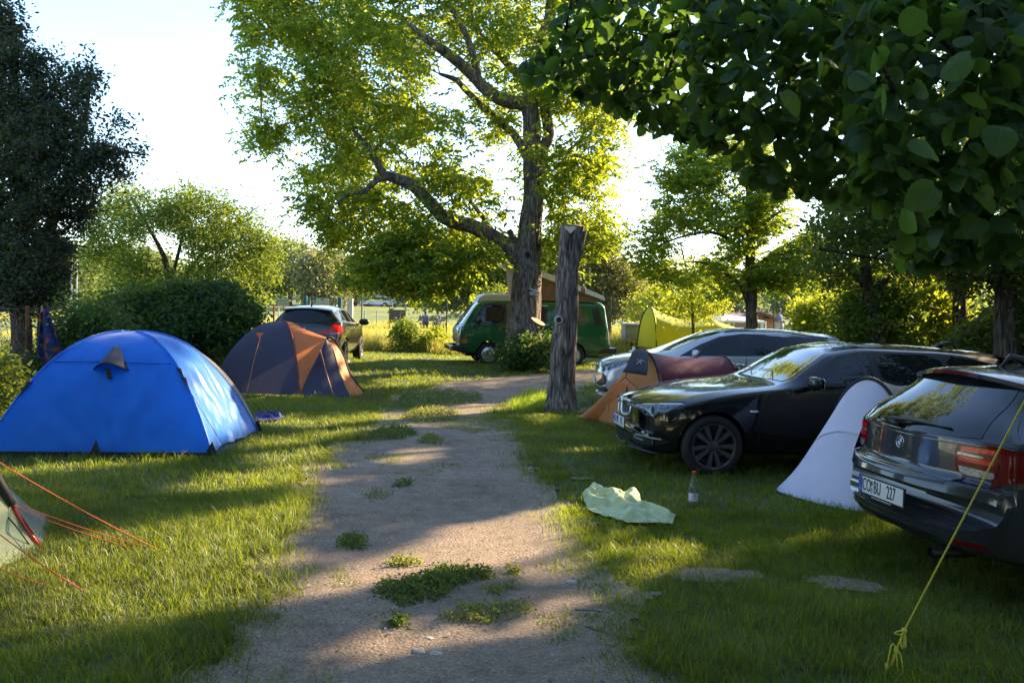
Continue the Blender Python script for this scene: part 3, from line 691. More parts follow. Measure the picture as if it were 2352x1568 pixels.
    def plate(s, x, z, txt, end, w=.52, h=.11, blank=False, pre=None):
        """end: 'front' or 'rear'"""
        sg = -1 if end == 'front' else 1; o = empty('number_plate', (x, 0, z)); o.parent = s.o
        mb = MB(); mb.box((sg * .006, 0, 0), (.012, w + .02, h + .02)); mb.build('plate_holder', M_blackp, o, bevel=.003)
        mb = MB(); mb.box((sg * .014, 0, 0), (.004, w, h)); mb.build('plate_board', M_plate, o, bevel=.001)
        left = sg * -w / 2 * (1 if True else 1)   # viewer's left: for rear view (looking to -x) left is -y
        yl = -w / 2 if end == 'rear' else w / 2; dr = 1 if end == 'rear' else -1
        mb = MB(); mb.box((sg * .0175, yl + dr * .022, 0), (.002, .044, h)); mb.build('plate_band', M_blue, o)
        rz = math.pi / 2 if end == 'rear' else -math.pi / 2; e = (math.pi / 2, 0, rz)
        X = sg * .0175
        if blank: return o
        for t_, yy, sz in txt: text(t_, sz, M_ink, o, (X, yl + dr * yy, 0), e, .0008, sx=.56)
        if end == 'rear' or pre:
            for yy, zz, mm, nm in ((.157, .024, mat('seal_green', (.10, .13, .04), .5), 'seal'), (.157, -.024, mat('seal_grey', (.35, .36, .42), .5), 'seal')):
                mb = MB(); mb.lathe([(.0005, 0), (.017, 0), (.017, .001)], 20, 'Y'); k = mb.build(nm, mm, o); k.rotation_euler = (0, 0, -sg * math.pi / 2); k.location = (X, yl + dr * yy, zz)
            text('D', .022, M_wink, o, (sg * .0187, yl + dr * .022, -.034), e, .0004)
        return o
    def badge(s, p, n_rot, r=.041, parent=None):
        """round badge: chrome rim, black ring, blue and white quarters; n_rot = matrix turning +Z to the face normal"""
        o = empty('badge', p); o.parent = s.o; o.rotation_euler = n_rot
        mb = MB(); mb.lathe([(r * .93, .002), (r * .96, .007), (r, .006), (r * 1.02, 0)], 40); mb.build('badge_rim', M_chrome, o, smooth=True)
        mb = MB(); mb.lathe([(r * .60, .0045), (r * .93, .0042)], 40); mb.build('badge_ring', M_ink, o)
        mb = MB(); mb.lathe([(r * .57, .0055), (r * .61, .0055)], 40); mb.build('badge_inner_rim', M_chrome, o)
        for k in range(4):
            mb = MB(); vs = [(0, 0, .005)] + [(r * .57 * math.cos(a), r * .57 * math.sin(a), .005) for a in np.linspace(k * math.pi / 2, (k + 1) * math.pi / 2, 9)]
            mb.add(vs, [tuple(range(10))]); mb.build('badge_quarter', M_wink if k % 2 == 0 else M_bblue, o)
        for i, ch in enumerate('BMW'): text(ch, r * .42, M_wink, o, (r * .76 * math.sin((i - 1) * .75), r * .76 * math.cos((i - 1) * .75), .0046), (0, 0, -(i - 1) * .75), .0003)
        return o
def mk_T(L, zt, zr, zs, ws, wr, wm=None, zb=None, wb=None, zm=None):
    wm = wm or [(a, b + .018) for a, b in ws]
    return dict(zt=zt, zr=zr, zs=zs, ws=ws, wr=wr, wm=wm, zb=zb or [(0, .38), (.04, .24), (.12, .20), (.5, .20), (L - .4, .21), (L - .08, .26), (L, .36)],
                wb=wb or [(0, wm[0][1] - .06), (.3, .80), (L - .3, .80), (L, wm[-1][1] - .08)], zm=zm or [(0, .46), (.3, .55), (L / 2, .62), (L - .3, .60), (L, .55)])
# ---------------------------------------------------------------- black estate car
def black_estate():
    L = 4.624
    T = mk_T(L, zt=[(0, .68), (.02, .71), (.05, .728), (.10, .748), (.35, .825), (.8, .905), (1.2, .95), (1.48, .985), (1.60, 1.05), (1.92, 1.25), (2.16, 1.37), (2.6, 1.43), (3.3, 1.42), (3.9, 1.39), (4.30, 1.345), (4.36, 1.30), (4.52, 1.03), (4.57, .97), (L, .86)],
             zr=[(0, .65), (.02, .675), (.05, .695), (.10, .717), (.35, .795), (.8, .885), (1.2, .93), (1.48, .965), (1.60, 1.0), (1.92, 1.19), (2.16, 1.31), (2.6, 1.37), (3.3, 1.36), (3.9, 1.325), (4.30, 1.28), (4.36, 1.25), (4.52, .98), (4.57, .92), (L, .80)],
             zs=[(0, .60), (.05, .645), (.2, .71), (.6, .80), (1.1, .88), (1.6, .935), (2.4, .965), (3.4, .985), (4.1, 1.0), (4.5, .92), (L, .74)],
             ws=[(0, .70), (.1, .79), (.35, .865), (.7, .885), (1.2, .875), (1.7, .87), (2.6, .875), (3.5, .885), (4.1, .86), (4.5, .80), (L, .74)],
             wr=[(0, .62), (.1, .68), (.5, .72), (1.2, .735), (1.55, .74), (1.75, .715), (2.1, .635), (2.4, .605), (3.2, .60), (4.0, .57), (4.3, .55), (4.55, .62), (L, .60)])
    loc = Vector((1.246, 9.60, gzf(2, 9) - .01)); P = paint('black_paint', (.004, .004, .006), .25)
    c = Car('parked_car', 'black estate car parked in front of the silver car, white tent by its side', loc, R(186.5), T, P, [(.776, .325, .365), (3.586, .325, .365)], 'cars parked on the camp site', pitch=R(.4))
    c.patch('windscreen', [(1.52, 0), (1.53, .35), (1.58, .66), (1.67, .69), (1.92, .62), (2.12, .555), (2.145, .3), (2.155, 0), (2.145, -.3), (2.12, -.555), (1.92, -.62), (1.67, -.69), (1.58, -.66), (1.53, -.35)], 'top', M_screen, .004)
    # side glass and pillars, per side
    frame = [(1.70, .955), (1.86, 1.09), (2.20, 1.29), (2.55, 1.35), (3.4, 1.345), (3.95, 1.30), (4.28, 1.20), (4.14, 1.03), (3.9, 1.0), (2.6, .985)]
    for sg in (1, -1):
        c.patch('window_trim', frame, 'side', M_blackp, .002, sides=(sg,))
        d1 = c.patch('door', [(1.30, .30), (1.27, .60), (1.36, .86), (1.62, .95), (1.72, .962), (2.6, .99), (2.50, .80), (2.50, .30)], 'side', P, .0035, sides=(sg,))[0]
        d2 = c.patch('door', [(2.515, .30), (2.515, .80), (2.615, .99), (3.50, 1.0), (3.62, .86), (3.52, .73), (3.30, .62), (3.17, .42), (3.14, .30)], 'side', P, .0035, sides=(sg,))[0]
        c.patch('side_window', [(1.86, 1.005), (1.97, 1.10), (2.22, 1.26), (2.42, 1.32), (2.53, 1.325), (2.53, 1.0)], 'side', M_glass, .005, sides=(sg,), parent=d1, rnd=1)
        c.patch('side_window', [(2.64, 1.005), (2.60, 1.32), (3.35, 1.325), (3.42, 1.02)], 'side', M_glass, .005, sides=(sg,), parent=d2, rnd=1)
        c.patch('side_window', [(3.48, 1.03), (3.43, 1.315), (3.9, 1.275), (4.16, 1.19), (4.05, 1.06)], 'side', M_glass, .005, sides=(sg,), rnd=1)
        c.handle(2.36, .845, P, (sg,), d1); c.handle(3.32, .865, P, (sg,), d2)
        for pts in ([(1.285, .30), (1.255, .60), (1.345, .87), (1.6, .955)], [(2.508, .30), (2.508, .80), (2.608, .99)], [(3.15, .30), (3.185, .42), (3.31, .63)], [(1.285, .295), (3.15, .295)]):
            c.seam(pts, 'side', .009, (sg,))
        c.seam([(1.74, .968), (2.6, 1.0), (3.9, 1.015), (4.16, 1.04)], 'side', .012, (sg,), M_blackp, 'window_trim', .004)
        c.seam([(1.0, .74), (1.6, .77), (2.6, .79), (3.6, .81), (4.3, .83)], 'side', .012, (sg,), P, 'crease', .004)
        mb = MB(); p = c.hit('side', 1.19, .70, sg); mb.box(p + Vector((0, sg * .006, 0)), (.09, .008, .018)); mb.build('side_badge', M_chrome, c.o)
        # headlamps
        h = c.patch('headlamp', [(.14, .67), (.22, .71), (.45, .745), (.66, .765), (.60, .72), (.40, .615), (.22, .60), (.16, .61)], 'side', M_lamp, .004, sides=(sg,))[0] if False else None
        h = c.patch('headlamp', [(.335, .60), (.50, .585), (.70, .605), (.79, .655), (.83, .735), (.80, .748), (.55, .715), (.345, .68), (.32, .64)], 'front', M_lamp, .004, sides=(sg,), res=.02)[0]
        c.patch('chrome_brow', [(.50, .712), (.80, .752), (.845, .742), (.80, .742), (.50, .702)], 'front', M_chrome, .0065, sides=(sg,), parent=h, res=.02)
        for yy, zz in ((.52, .645), (.67, .665)):
            q = c.hit('front', yy, zz, sg); mb = MB(); mb.lathe([(.0005, -.018), (.028, -.010), (.036, -.004), (.042, -.006), (.046, 0)], 24, 'Y'); k = mb.build('lamp_ring', M_clear, h, smooth=True); k.location = q + Vector((.004, 0, 0)); k.rotation_euler = (0, 0, -R(90) + sg * R(28))
        c.patch('fog_lamp_surround', [(.34, .325), (.44, .395), (.76, .385), (.80, .35), (.70, .29), (.44, .285)], 'front', M_blackp, .003, sides=(sg,), res=.03)
        c.seam([(.46, .385), (.60, .385), (.76, .372)], 'front', .016, (sg,), M_trimc, 'chrome_strip', .007)
        c.seam([(.46, .385), (.43, .345), (.58, .335)], 'front', .014, (sg,), M_trimc, 'chrome_strip', .007)
        q = c.hit('front', .70, .33, sg); mb = MB(); mb.lathe([(.0005, -.012), (.03, -.01), (.036, 0), (.042, -.004)], 20, 'Y'); k = mb.build('fog_lamp', M_clear, c.o, smooth=True); k.location = q; k.rotation_euler = (0, 0, -R(90) + sg * R(30))
        # kidney grille halves: a chrome ring round a grey bar insert
        ring = [(.022, .585), (.05, .562), (.12, .553), (.20, .560), (.25, .585), (.262, .64), (.250, .695), (.20, .712), (.06, .715), (.026, .695), (.018, .64)]
        P3 = [c.hit('front', y, z, sg) for y, z in ring]; xm = min(p.x for p in P3) - .006; P3 = [Vector((xm + .035 * (abs(y) / .26) ** 2 + .015 * (z - .553) / .16, sg * y, z)) for y, z in ring]
        gk = empty('kidney_grille', (0, 0, 0)); gk.parent = c.o; mb = MB(); mb.tube(cr(P3 + [P3[0]], 44), .015, 8, False); mb.build('grille_ring', M_trimc, gk, smooth=True)
        mb = MB(); cen = sum(P3, Vector()) / len(P3) + Vector((.012, 0, 0)); q = cr(P3 + [P3[0]], 33)[:-1]; mb.add([cen] + q, [(0, i + 1, (i + 1) % 32 + 1) for i in range(32)]); mb.build('grille_mesh', mat('grille_grey', (.10, .11, .13), .5), gk)
        mb = MB()
        for k in range(8):
            y = sg * (.045 + .027 * k); zz = [p for p in q if abs(p.y - y) < .02]; z0, z1 = min(p.z for p in zz), max(p.z for p in zz); xx = sum(p.x for p in zz) / len(zz); mb.box((xx + .001, y, (z0 + z1) / 2), (.012, .008, z1 - z0 - .01))
        mb.build('grille_bars', mat('bar_grey', (.22, .24, .27), .35, .5), gk)
        c.patch('chrome_side_strip', [(.275, .66), (.34, .65), (.345, .68), (.27, .70)], 'front', M_chrome, .009, sides=(sg,), res=.02)
        c.seam([(.10, .725), (.30, .72), (.55, .735), (.80, .775)], 'front', .008, (sg,))
        c.seam([(.0, .275), (.4, .255), (.55, .25)], 'front', .02, (sg,), M_alloy, 'lip_strip', .006)
    c.seam([(.12, .30), (.25, .40), (.6, .60), (1.0, .66), (1.45, .70)], 'top', .006, (1, -1), P, 'crease', .003)
    c.patch('lower_intake', [(-.30, .30), (-.33, .38), (.33, .38), (.30, .30)], 'front', M_blackp, .003)
    c.patch('front_lip', [(-.72, .235), (-.6, .25), (.6, .25), (.72, .235), (.6, .215), (-.6, .215)], 'front', M_blackp, .02, thick=.02)
    c.plate(-.012, .475, [('HG', .10, .122), ('ME', .235, .122), ('142', .395, .122)], 'front', pre=True)
    c.badge(c.hit('top', .10, 0) + Vector((-.0, 0, .0)), (0, -R(40), -R(90)), .034)
    c.mirror(1.78, .985, P)
    for sg in (1, -1):
        for a in (.776, 3.586): wheel(c.o, a, sg * .785, .325, .325, .225, .232, 'vspoke', M_dalloy, sg, 10)
    mb = MB(); mb.tube([(3.75, 0, 1.405), (3.85, 0, 1.44), (3.95, 0, 1.455), (4.0, 0, 1.40)], [.035, .028, .018, .012], 10); mb.build('roof_antenna', P, c.o, smooth=True)
    mb = MB(); mb.grid([[Vector((4.18 + .27 * u, w_ * (.60 - .05 * u), 1.325 - .035 * u - .035 * (w_ / 1.0) ** 2 + e)) for w_ in np.linspace(-1, 1, 13)] for u, e in ((0, .028), (.5, .03), (1, .02), (1, -.005), (.3, -.01))]); mb.build('roof_spoiler', P, c.o, smooth=True, sharp=40)
    for sg in (1, -1): c.patch('tail_lamp', [(.48, .80), (.50, .93), (.80, .95), (.86, .90), (.84, .82)], 'rear', M_red, .004, sides=(sg,))
    c.patch('rear_window', [(-.5, 1.0), (-.47, 1.22), (.47, 1.22), (.5, 1.0)], 'rear', M_glass, .004)
    for z_, w_ in ((.43, .02),): pass
    # wiper, windscreen sticker, rear-view mirror
    for a in (.1, -.5):
        mb = MB(); mb.tube([c.hit('top', 1.55, a) + Vector((0, 0, .008)), c.hit('top', 1.66, a + .28) + Vector((0, 0, .02)), c.hit('top', 1.64, a + .55) + Vector((0, 0, .02))], .0045, 6); mb.build('wiper', M_blackp, c.o)
    return c
# ---------------------------------------------------------------- dark hatchback, tail to the camera
def dark_hatch():
    L = 4.324
    T = mk_T(L, zt=[(0, .60), (.04, .72), (.10, .765), (.6, .90), (1.2, 1.0), (1.35, 1.04), (1.8, 1.28), (2.1, 1.385), (2.5, 1.42), (3.2, 1.405), (3.60, 1.38), (3.73, 1.36), (3.77, 1.325), (4.12, 1.06), (4.16, 1.02), (4.19, .99), (4.203, .955), (4.213, .80), (4.222, .73), (4.30, .715), (L, .65)],
             zr=[(0, .57), (.04, .68), (.10, .73), (.6, .87), (1.2, .97), (1.35, 1.0), (1.8, 1.22), (2.1, 1.32), (2.5, 1.35), (3.2, 1.335), (3.60, 1.315), (3.73, 1.295), (3.77, 1.26), (4.12, 1.03), (4.16, .99), (4.19, .965), (4.203, .935), (4.213, .78), (4.222, .715), (4.30, .70), (L, .63)],
             zs=[(0, .54), (.2, .70), (.7, .84), (1.3, .92), (2.2, .95), (3.2, .975), (3.8, .985), (4.1, .975), (4.18, .95), (4.203, .88), (4.222, .71), (4.3, .67), (L, .60)],
             ws=[(0, .66), (.1, .76), (.4, .85), (.9, .865), (2.2, .865), (3.2, .875), (3.7, .86), (4.0, .83), (4.2, .81), (4.24, .825), (L, .80)],
             wr=[(0, .6), (.1, .66), (.6, .70), (1.3, .72), (1.5, .70), (1.9, .61), (2.4, .585), (3.2, .565), (3.8, .52), (4.12, .62), (4.19, .66), (4.245, .74), (L, .74)],
             zm=[(0, .46), (.3, .55), (2, .62), (4.0, .62), (4.24, .60), (L, .55)],
             zb=[(0, .38), (.04, .24), (.12, .20), (.5, .20), (3.8, .21), (4.1, .25), (4.25, .31), (L, .42)],
             wb=[(0, .58), (.3, .78), (3.9, .78), (4.2, .74), (L, .72)])
    loc = Vector((6.80, 6.30, gzf(3, 6) + .0)); P = paint('anthracite_paint', (.034, .038, .048), .22)
    c = Car('parked_car', 'dark grey hatchback seen from behind at the right edge, behind the yellow rope', loc, R(DH_HEAD), T, P, [(.762, .315, .35), (3.452, .315, .35)], 'cars parked on the camp site', bow=(.30, 1.1, .30, .75), ns=200)
    gl = [(-.62, .985), (-.60, 1.05), (-.50, 1.27), (-.3, 1.30), (0, 1.31), (.3, 1.30), (.50, 1.27), (.60, 1.05), (.62, .985), (.3, .97), (0, .965), (-.3, .97)]
    # tailgate: panel, seams, window
    tg = c.patch('tailgate', [(-.60, .95), (-.555, .74), (-.50, .70), (0, .685), (.50, .70), (.555, .74), (.60, .95), (.3, .96), (-.3, .96)], 'rear', P, .003, rnd=1)[0]
    c.seam([(-.61, .955), (-.565, .745), (-.505, .695), (0, .68), (.505, .695), (.565, .745), (.61, .955)], 'rear', .009)
    c.patch('rear_window', gl, 'rear', mat('rear_glass', (.008, .010, .012), .015, spec=.75), .005, parent=tg)
    c.seam([(-.64, .945), (-.3, .935), (0, .932), (.3, .935), (.64, .945)], 'rear', .012, (1,), P, 'crease', .004)
    # wiper
    p0 = c.hit('rear', -.02, .985); p1 = c.hit('rear', -.2, 1.005); p2 = c.hit('rear', .42, 1.02)
    mb = MB(); mb.tube(cr([p0 + Vector((.015, 0, 0)), p0 + Vector((.035, -.10, .03)), c.hit('rear', .1, 1.03) + Vector((.035, 0, 0)), p2 + Vector((.02, 0, 0))], 9), [.02, .026, .022, .018, .014, .012, .01, .008, .006], 6); mb.build('rear_wiper', M_blackp, c.o, smooth=True)
    # spoiler with brake light
    rows = []
    for u, e in ((0, .0), (.35, .02), (.8, .018), (1, .006), (1.0, -.022), (.5, -.03), (.1, -.02)):
        rows.append([Vector((3.50 + .34 * u - .10 * abs(w_) ** 2.2 * u, w_ * (.55 + .01 * u), 1.375 - .02 * u - .055 * abs(w_) ** 2.0 + e)) for w_ in np.linspace(-1, 1, 21)])
    mb = MB(); mb.grid(rows); sp = mb.build('roof_spoiler', P, c.o, smooth=True, sharp=40)
    mb = MB(); mb.grid([[Vector((3.845 - .10 * abs(w_) ** 2.2 * 1, w_ * .56, zz - .055 * abs(w_) ** 2)) for w_ in np.linspace(-.42, .42, 9)] for zz in (1.352, 1.335)]); mb.build('brake_light', M_dred, sp, smooth=True)
    mb = MB(); mb.tube([(3.22, 0, 1.38), (3.32, 0, 1.43), (3.43, 0, 1.46), (3.50, 0, 1.38)], [.04, .032, .02, .012], 10); mb.build('roof_antenna', M_blackp, c.o, smooth=True)
    # tail lamps (wrap on to the side)
    for sg in (1, -1):
        t = c.patch('tail_lamp', [(.50, .775), (.485, .90), (.50, .945), (.70, .955), (.90, .93), (.90, .86), (.86, .77), (.80, .745), (.56, .755)], 'rear', M_dred, .004, sides=(sg,), res=.02)[0]
        c.patch('lamp_segment', [(.52, .895), (.525, .928), (.72, .932), (.72, .905)], 'rear', M_red, .006, sides=(sg,), parent=t, res=.02)
        c.patch('lamp_segment', [(.515, .84), (.515, .87), (.72, .862), (.72, .835)], 'rear', M_red, .006, sides=(sg,), parent=t, res=.02)
        c.patch('lamp_segment', [(.50, .875), (.505, .893), (.66, .885), (.66, .872)], 'rear', M_clear, .006, sides=(sg,), parent=t, res=.02)
        c.patch('lamp_segment', [(.535, .77), (.52, .81), (.72, .80), (.735, .765), (.70, .758), (.57, .76)], 'rear', M_clear, .006, sides=(sg,), parent=t, res=.02)
        c.patch('tail_lamp_wing', [(3.70, .93), (3.66, .90), (3.78, .775), (3.98, .765), (4.04, .80), (4.04, .94)], 'side', M_dred, .004, sides=(sg,), res=.02)
        c.patch('window_trim', [(1.45, .95), (1.9, 1.22), (2.3, 1.315), (3.0, 1.32), (3.6, 1.26), (3.75, 1.03), (2.4, .97)], 'side', M_blackp, .002, sides=(sg,))
        d = c.patch('door', [(1.25, .30), (1.25, .85), (1.5, .94), (2.48, .965), (2.42, .80), (2.42, .30)], 'side', P, .0035, sides=(sg,))[0]
        c.patch('side_window', [(1.66, .99), (1.95, 1.18), (2.3, 1.285), (2.42, 1.29), (2.42, .99)], 'side', M_glass, .005, sides=(sg,), parent=d)
        d2 = c.patch('door', [(2.435, .30), (2.435, .80), (2.495, .965), (3.35, .985), (3.42, .85), (3.15, .62), (3.02, .30)], 'side', P, .0035, sides=(sg,))[0]
        c.patch('side_window', [(2.52, 1.0), (2.50, 1.29), (3.0, 1.295), (3.3, 1.27), (3.38, 1.02)], 'side', M_glass, .005, sides=(sg,), parent=d2)
        c.handle(2.3, .83, P, (sg,), d); c.handle(3.2, .85, P, (sg,), d2); c.seam([(2.428, .3), (2.428, .8), (2.488, .965)], 'side', .009, (sg,)); c.seam([(3.03, .3), (3.16, .63)], 'side', .009, (sg,))
        c.seam([(.60, .735), (.70, .722), (.86, .715)], 'rear', .006, (sg,))
        c.seam([(3.80, .70), (3.95, .715), (4.1, .72)], 'side', .006, (sg,))
        c.patch('headlamp', [(.35, .60), (.7, .62), (.8, .74), (.4, .70)], 'front', M_lamp, .004, sides=(sg,))
        c.patch('rear_reflector', [(.52, .335), (.52, .36), (.72, .365), (.72, .335)], 'rear', M_dred, .004, sides=(sg,))
        for a in (.762, 3.452): wheel(c.o, a, sg * .77, .315, .315, .205, .215, 'vspoke', M_alloy, sg, 10)
    c.seam([(-.80, .44), (-.5, .405), (0, .395), (.5, .405), (.80, .44)], 'rear', .012, (1,), P, 'crease', .004)
    c.patch('bumper_insert', [(-.5, .30), (-.45, .36), (.45, .36), (.5, .30)], 'rear', M_blackp, .004)
    c.plate(L + .006, .545, [('CO', .100, .122), ('BU', .228, .122), ('227', .388, .122)], 'rear')
    text('www.bmw-wormser.de', .024, M_wink, c.o, (L + .012, .0, .474), (R(90), 0, R(90)), .0006)
    q = c.hit('rear', 0, .875); c.badge(q + Vector((.004, 0, 0)), (R(90), 0, R(90)), .042)
    mb = MB(); mb.tube([(4.0, .50, .27), (4.30, .50, .265)], [.035, .035], 16, False); mb.tube([(4.0, .50, .27), (4.28, .50, .265)], [.028, .028], 16); mb.build('exhaust_pipe', M_blackp, c.o, smooth=True)
    c.mirror(1.55, .96, P)
    return c
# ---------------------------------------------------------------- silver estate
def silver_estate():
    L = 4.556
    T = mk_T(L, zt=[(0, .64), (.04, .78), (.10, .835), (.4, .93), (.8, 1.0), (1.05, 1.05), (1.25, 1.12), (1.7, 1.31), (2.1, 1.435), (2.5, 1.48), (3.1, 1.475), (3.8, 1.43), (4.25, 1.38), (4.30, 1.33), (4.47, 1.03), (4.52, .95), (L, .80)],
             zr=[(0, .61), (.04, .73), (.10, .79), (.4, .90), (.8, .975), (1.05, 1.02), (1.25, 1.06), (1.7, 1.24), (2.1, 1.365), (2.5, 1.41), (3.1, 1.40), (3.8, 1.355), (4.25, 1.31), (4.30, 1.27), (4.47, .98), (4.52, .90), (L, .74)],
             zs=[(0, .56), (.1, .68), (.5, .84), (1.0, .92), (1.6, .955), (2.4, .985), (3.4, 1.01), (4.1, 1.03), (4.45, .95), (L, .7)],
             ws=[(0, .68), (.1, .78), (.4, .87), (.8, .885), (2.0, .885), (3.4, .89), (4.1, .86), (4.45, .80), (L, .72)],
             wr=[(0, .6), (.1, .66), (.5, .71), (1.1, .74), (1.35, .72), (1.8, .64), (2.2, .61), (3.2, .60), (4.2, .55), (4.5, .62), (L, .6)])
    loc = Vector((1.55, 15.65, gzf(2, 15) - .03)); P = paint('silver_paint', (.42, .44, .48), .25, .35)
    c = Car('parked_car', 'silver estate car parked behind the maroon tent and the black estate car', loc, R(178), T, P, [(.87, .325, .36), (3.52, .325, .36)], 'cars parked on the camp site')
    c.patch('windscreen', [(1.12, 0), (1.14, .4), (1.22, .68), (1.35, .70), (1.8, .615), (2.12, .55), (2.17, .3), (2.18, 0), (2.17, -.3), (2.12, -.55), (1.8, -.615), (1.35, -.70), (1.22, -.68), (1.14, -.4)], 'top', M_screen, .004)
    for sg in (1, -1):
        c.patch('window_trim', [(1.38, .975), (1.75, 1.18), (2.1, 1.325), (2.5, 1.385), (3.2, 1.385), (3.9, 1.33), (4.22, 1.24), (4.1, 1.07), (2.5, 1.005)], 'side', M_blackp, .002, sides=(sg,))
        d = c.patch('door', [(1.30, .30), (1.30, .85), (1.5, .97), (2.52, 1.0), (2.50, .30)], 'side', P, .0035, sides=(sg,))[0]
        d2 = c.patch('door', [(2.515, .30), (2.535, 1.0), (3.45, 1.03), (3.58, .85), (3.25, .62), (3.12, .30)], 'side', P, .0035, sides=(sg,))[0]
        c.patch('side_window', [(1.62, 1.02), (1.9, 1.19), (2.2, 1.315), (2.46, 1.355), (2.46, 1.03)], 'side', M_glass, .005, sides=(sg,), parent=d, rnd=1)
        c.patch('side_window', [(2.57, 1.03), (2.55, 1.36), (3.28, 1.36), (3.36, 1.06)], 'side', M_glass, .005, sides=(sg,), parent=d2, rnd=1)
        c.patch('side_window', [(3.42, 1.06), (3.36, 1.355), (3.9, 1.30), (4.12, 1.22), (4.0, 1.10)], 'side', M_glass, .005, sides=(sg,), rnd=1)
        c.handle(2.36, .87, P, (sg,), d); c.handle(3.32, .90, P, (sg,), d2)
        for pts in ([(1.29, .3), (1.29, .86)], [(2.508, .3), (2.528, 1.0)], [(3.11, .3), (3.26, .63)], [(1.29, .295), (3.11, .295)]): c.seam(pts, 'side', .009, (sg,))
        h = c.patch('headlamp', [(.40, .66), (.42, .72), (.60, .80), (.80, .90), (.84, .88), (.80, .76), (.70, .69), (.55, .655)], 'front', M_lamp, .004, sides=(sg,), res=.025)[0]
        c.patch('side_intake', [(.36, .30), (.38, .56), (.44, .58), (.70, .34), (.68, .30)], 'front', M_blackp, .004, sides=(sg,))
        for k in range(4): zz = .34 + .055 * k; c.seam([(.385, zz), (.66 - .055 * k, zz)], 'front', .008, (sg,), M_alloy, 'grille_bar', .008)
        c.patch('tail_lamp', [(.50, .78), (.55, 1.0), (.80, 1.02), (.86, .95), (.80, .78)], 'rear', M_red, .004, sides=(sg,))
        c.patch('tail_lamp', [(4.12, .83), (4.16, 1.03), (4.40, .99), (4.46, .83)], 'side', M_red, .004, sides=(sg,))
        for a in (.87, 3.52): wheel(c.o, a, sg * .785, .325, .325, .21, .215, 'spoke', M_alloy, sg, 7)
    c.patch('grille', [(-.30, .30), (-.33, .58), (.33, .58), (.30, .30)], 'front', M_blackp, .004)
    for k in range(5): c.seam([(-.28, .33 + .05 * k), (.28, .33 + .05 * k)], 'front', .008, (1,), M_alloy, 'grille_bar', .008)
    c.patch('upper_grille', [(-.36, .70), (-.30, .745), (.30, .745), (.36, .70), (.30, .685), (-.30, .685)], 'front', M_blackp, .004); c.seam([(-.32, .72), (.32, .72)], 'front', .016, (1,), M_chrome, 'chrome_strip', .008)
    q = c.hit('front', 0, .75); mb = MB(); mb.lathe([(.0005, .012), (.05, .012), (.062, .006), (.068, 0)], 28); k = mb.build('badge', M_chrome, c.o, smooth=True); k.location = q; k.rotation_euler = (R(90), 0, -R(90)); k.scale = (1.3, .75, 1)
    c.plate(-.012, .47, [('MTL RK', .23, .085)], 'front', blank=True)
    c.patch('front_lip', [(-.7, .235), (-.6, .26), (.6, .26), (.7, .235), (.6, .215), (-.6, .215)], 'front', P, .02, thick=.02)
    c.patch('rear_window', [(-.5, 1.05), (-.46, 1.24), (.46, 1.24), (.5, 1.05)], 'rear', M_glass, .004); c.mirror(1.62, 1.0, P)
    mb = MB(); mb.tube([(3.6, 0, 1.43), (3.68, 0, 1.46), (3.82, 0, 1.56)], [.02, .012, .003], 6); mb.build('roof_antenna', M_blackp, c.o)
    for sg in (1, -1):
        mb = MB(); mb.tube([c.hit('top', 2.2 + .2 * k, sg * .56) + Vector((0, 0, .02)) for k in range(10)], .012, 6); mb.build('roof_rail', M_blackp, c.o, smooth=True)
    return c
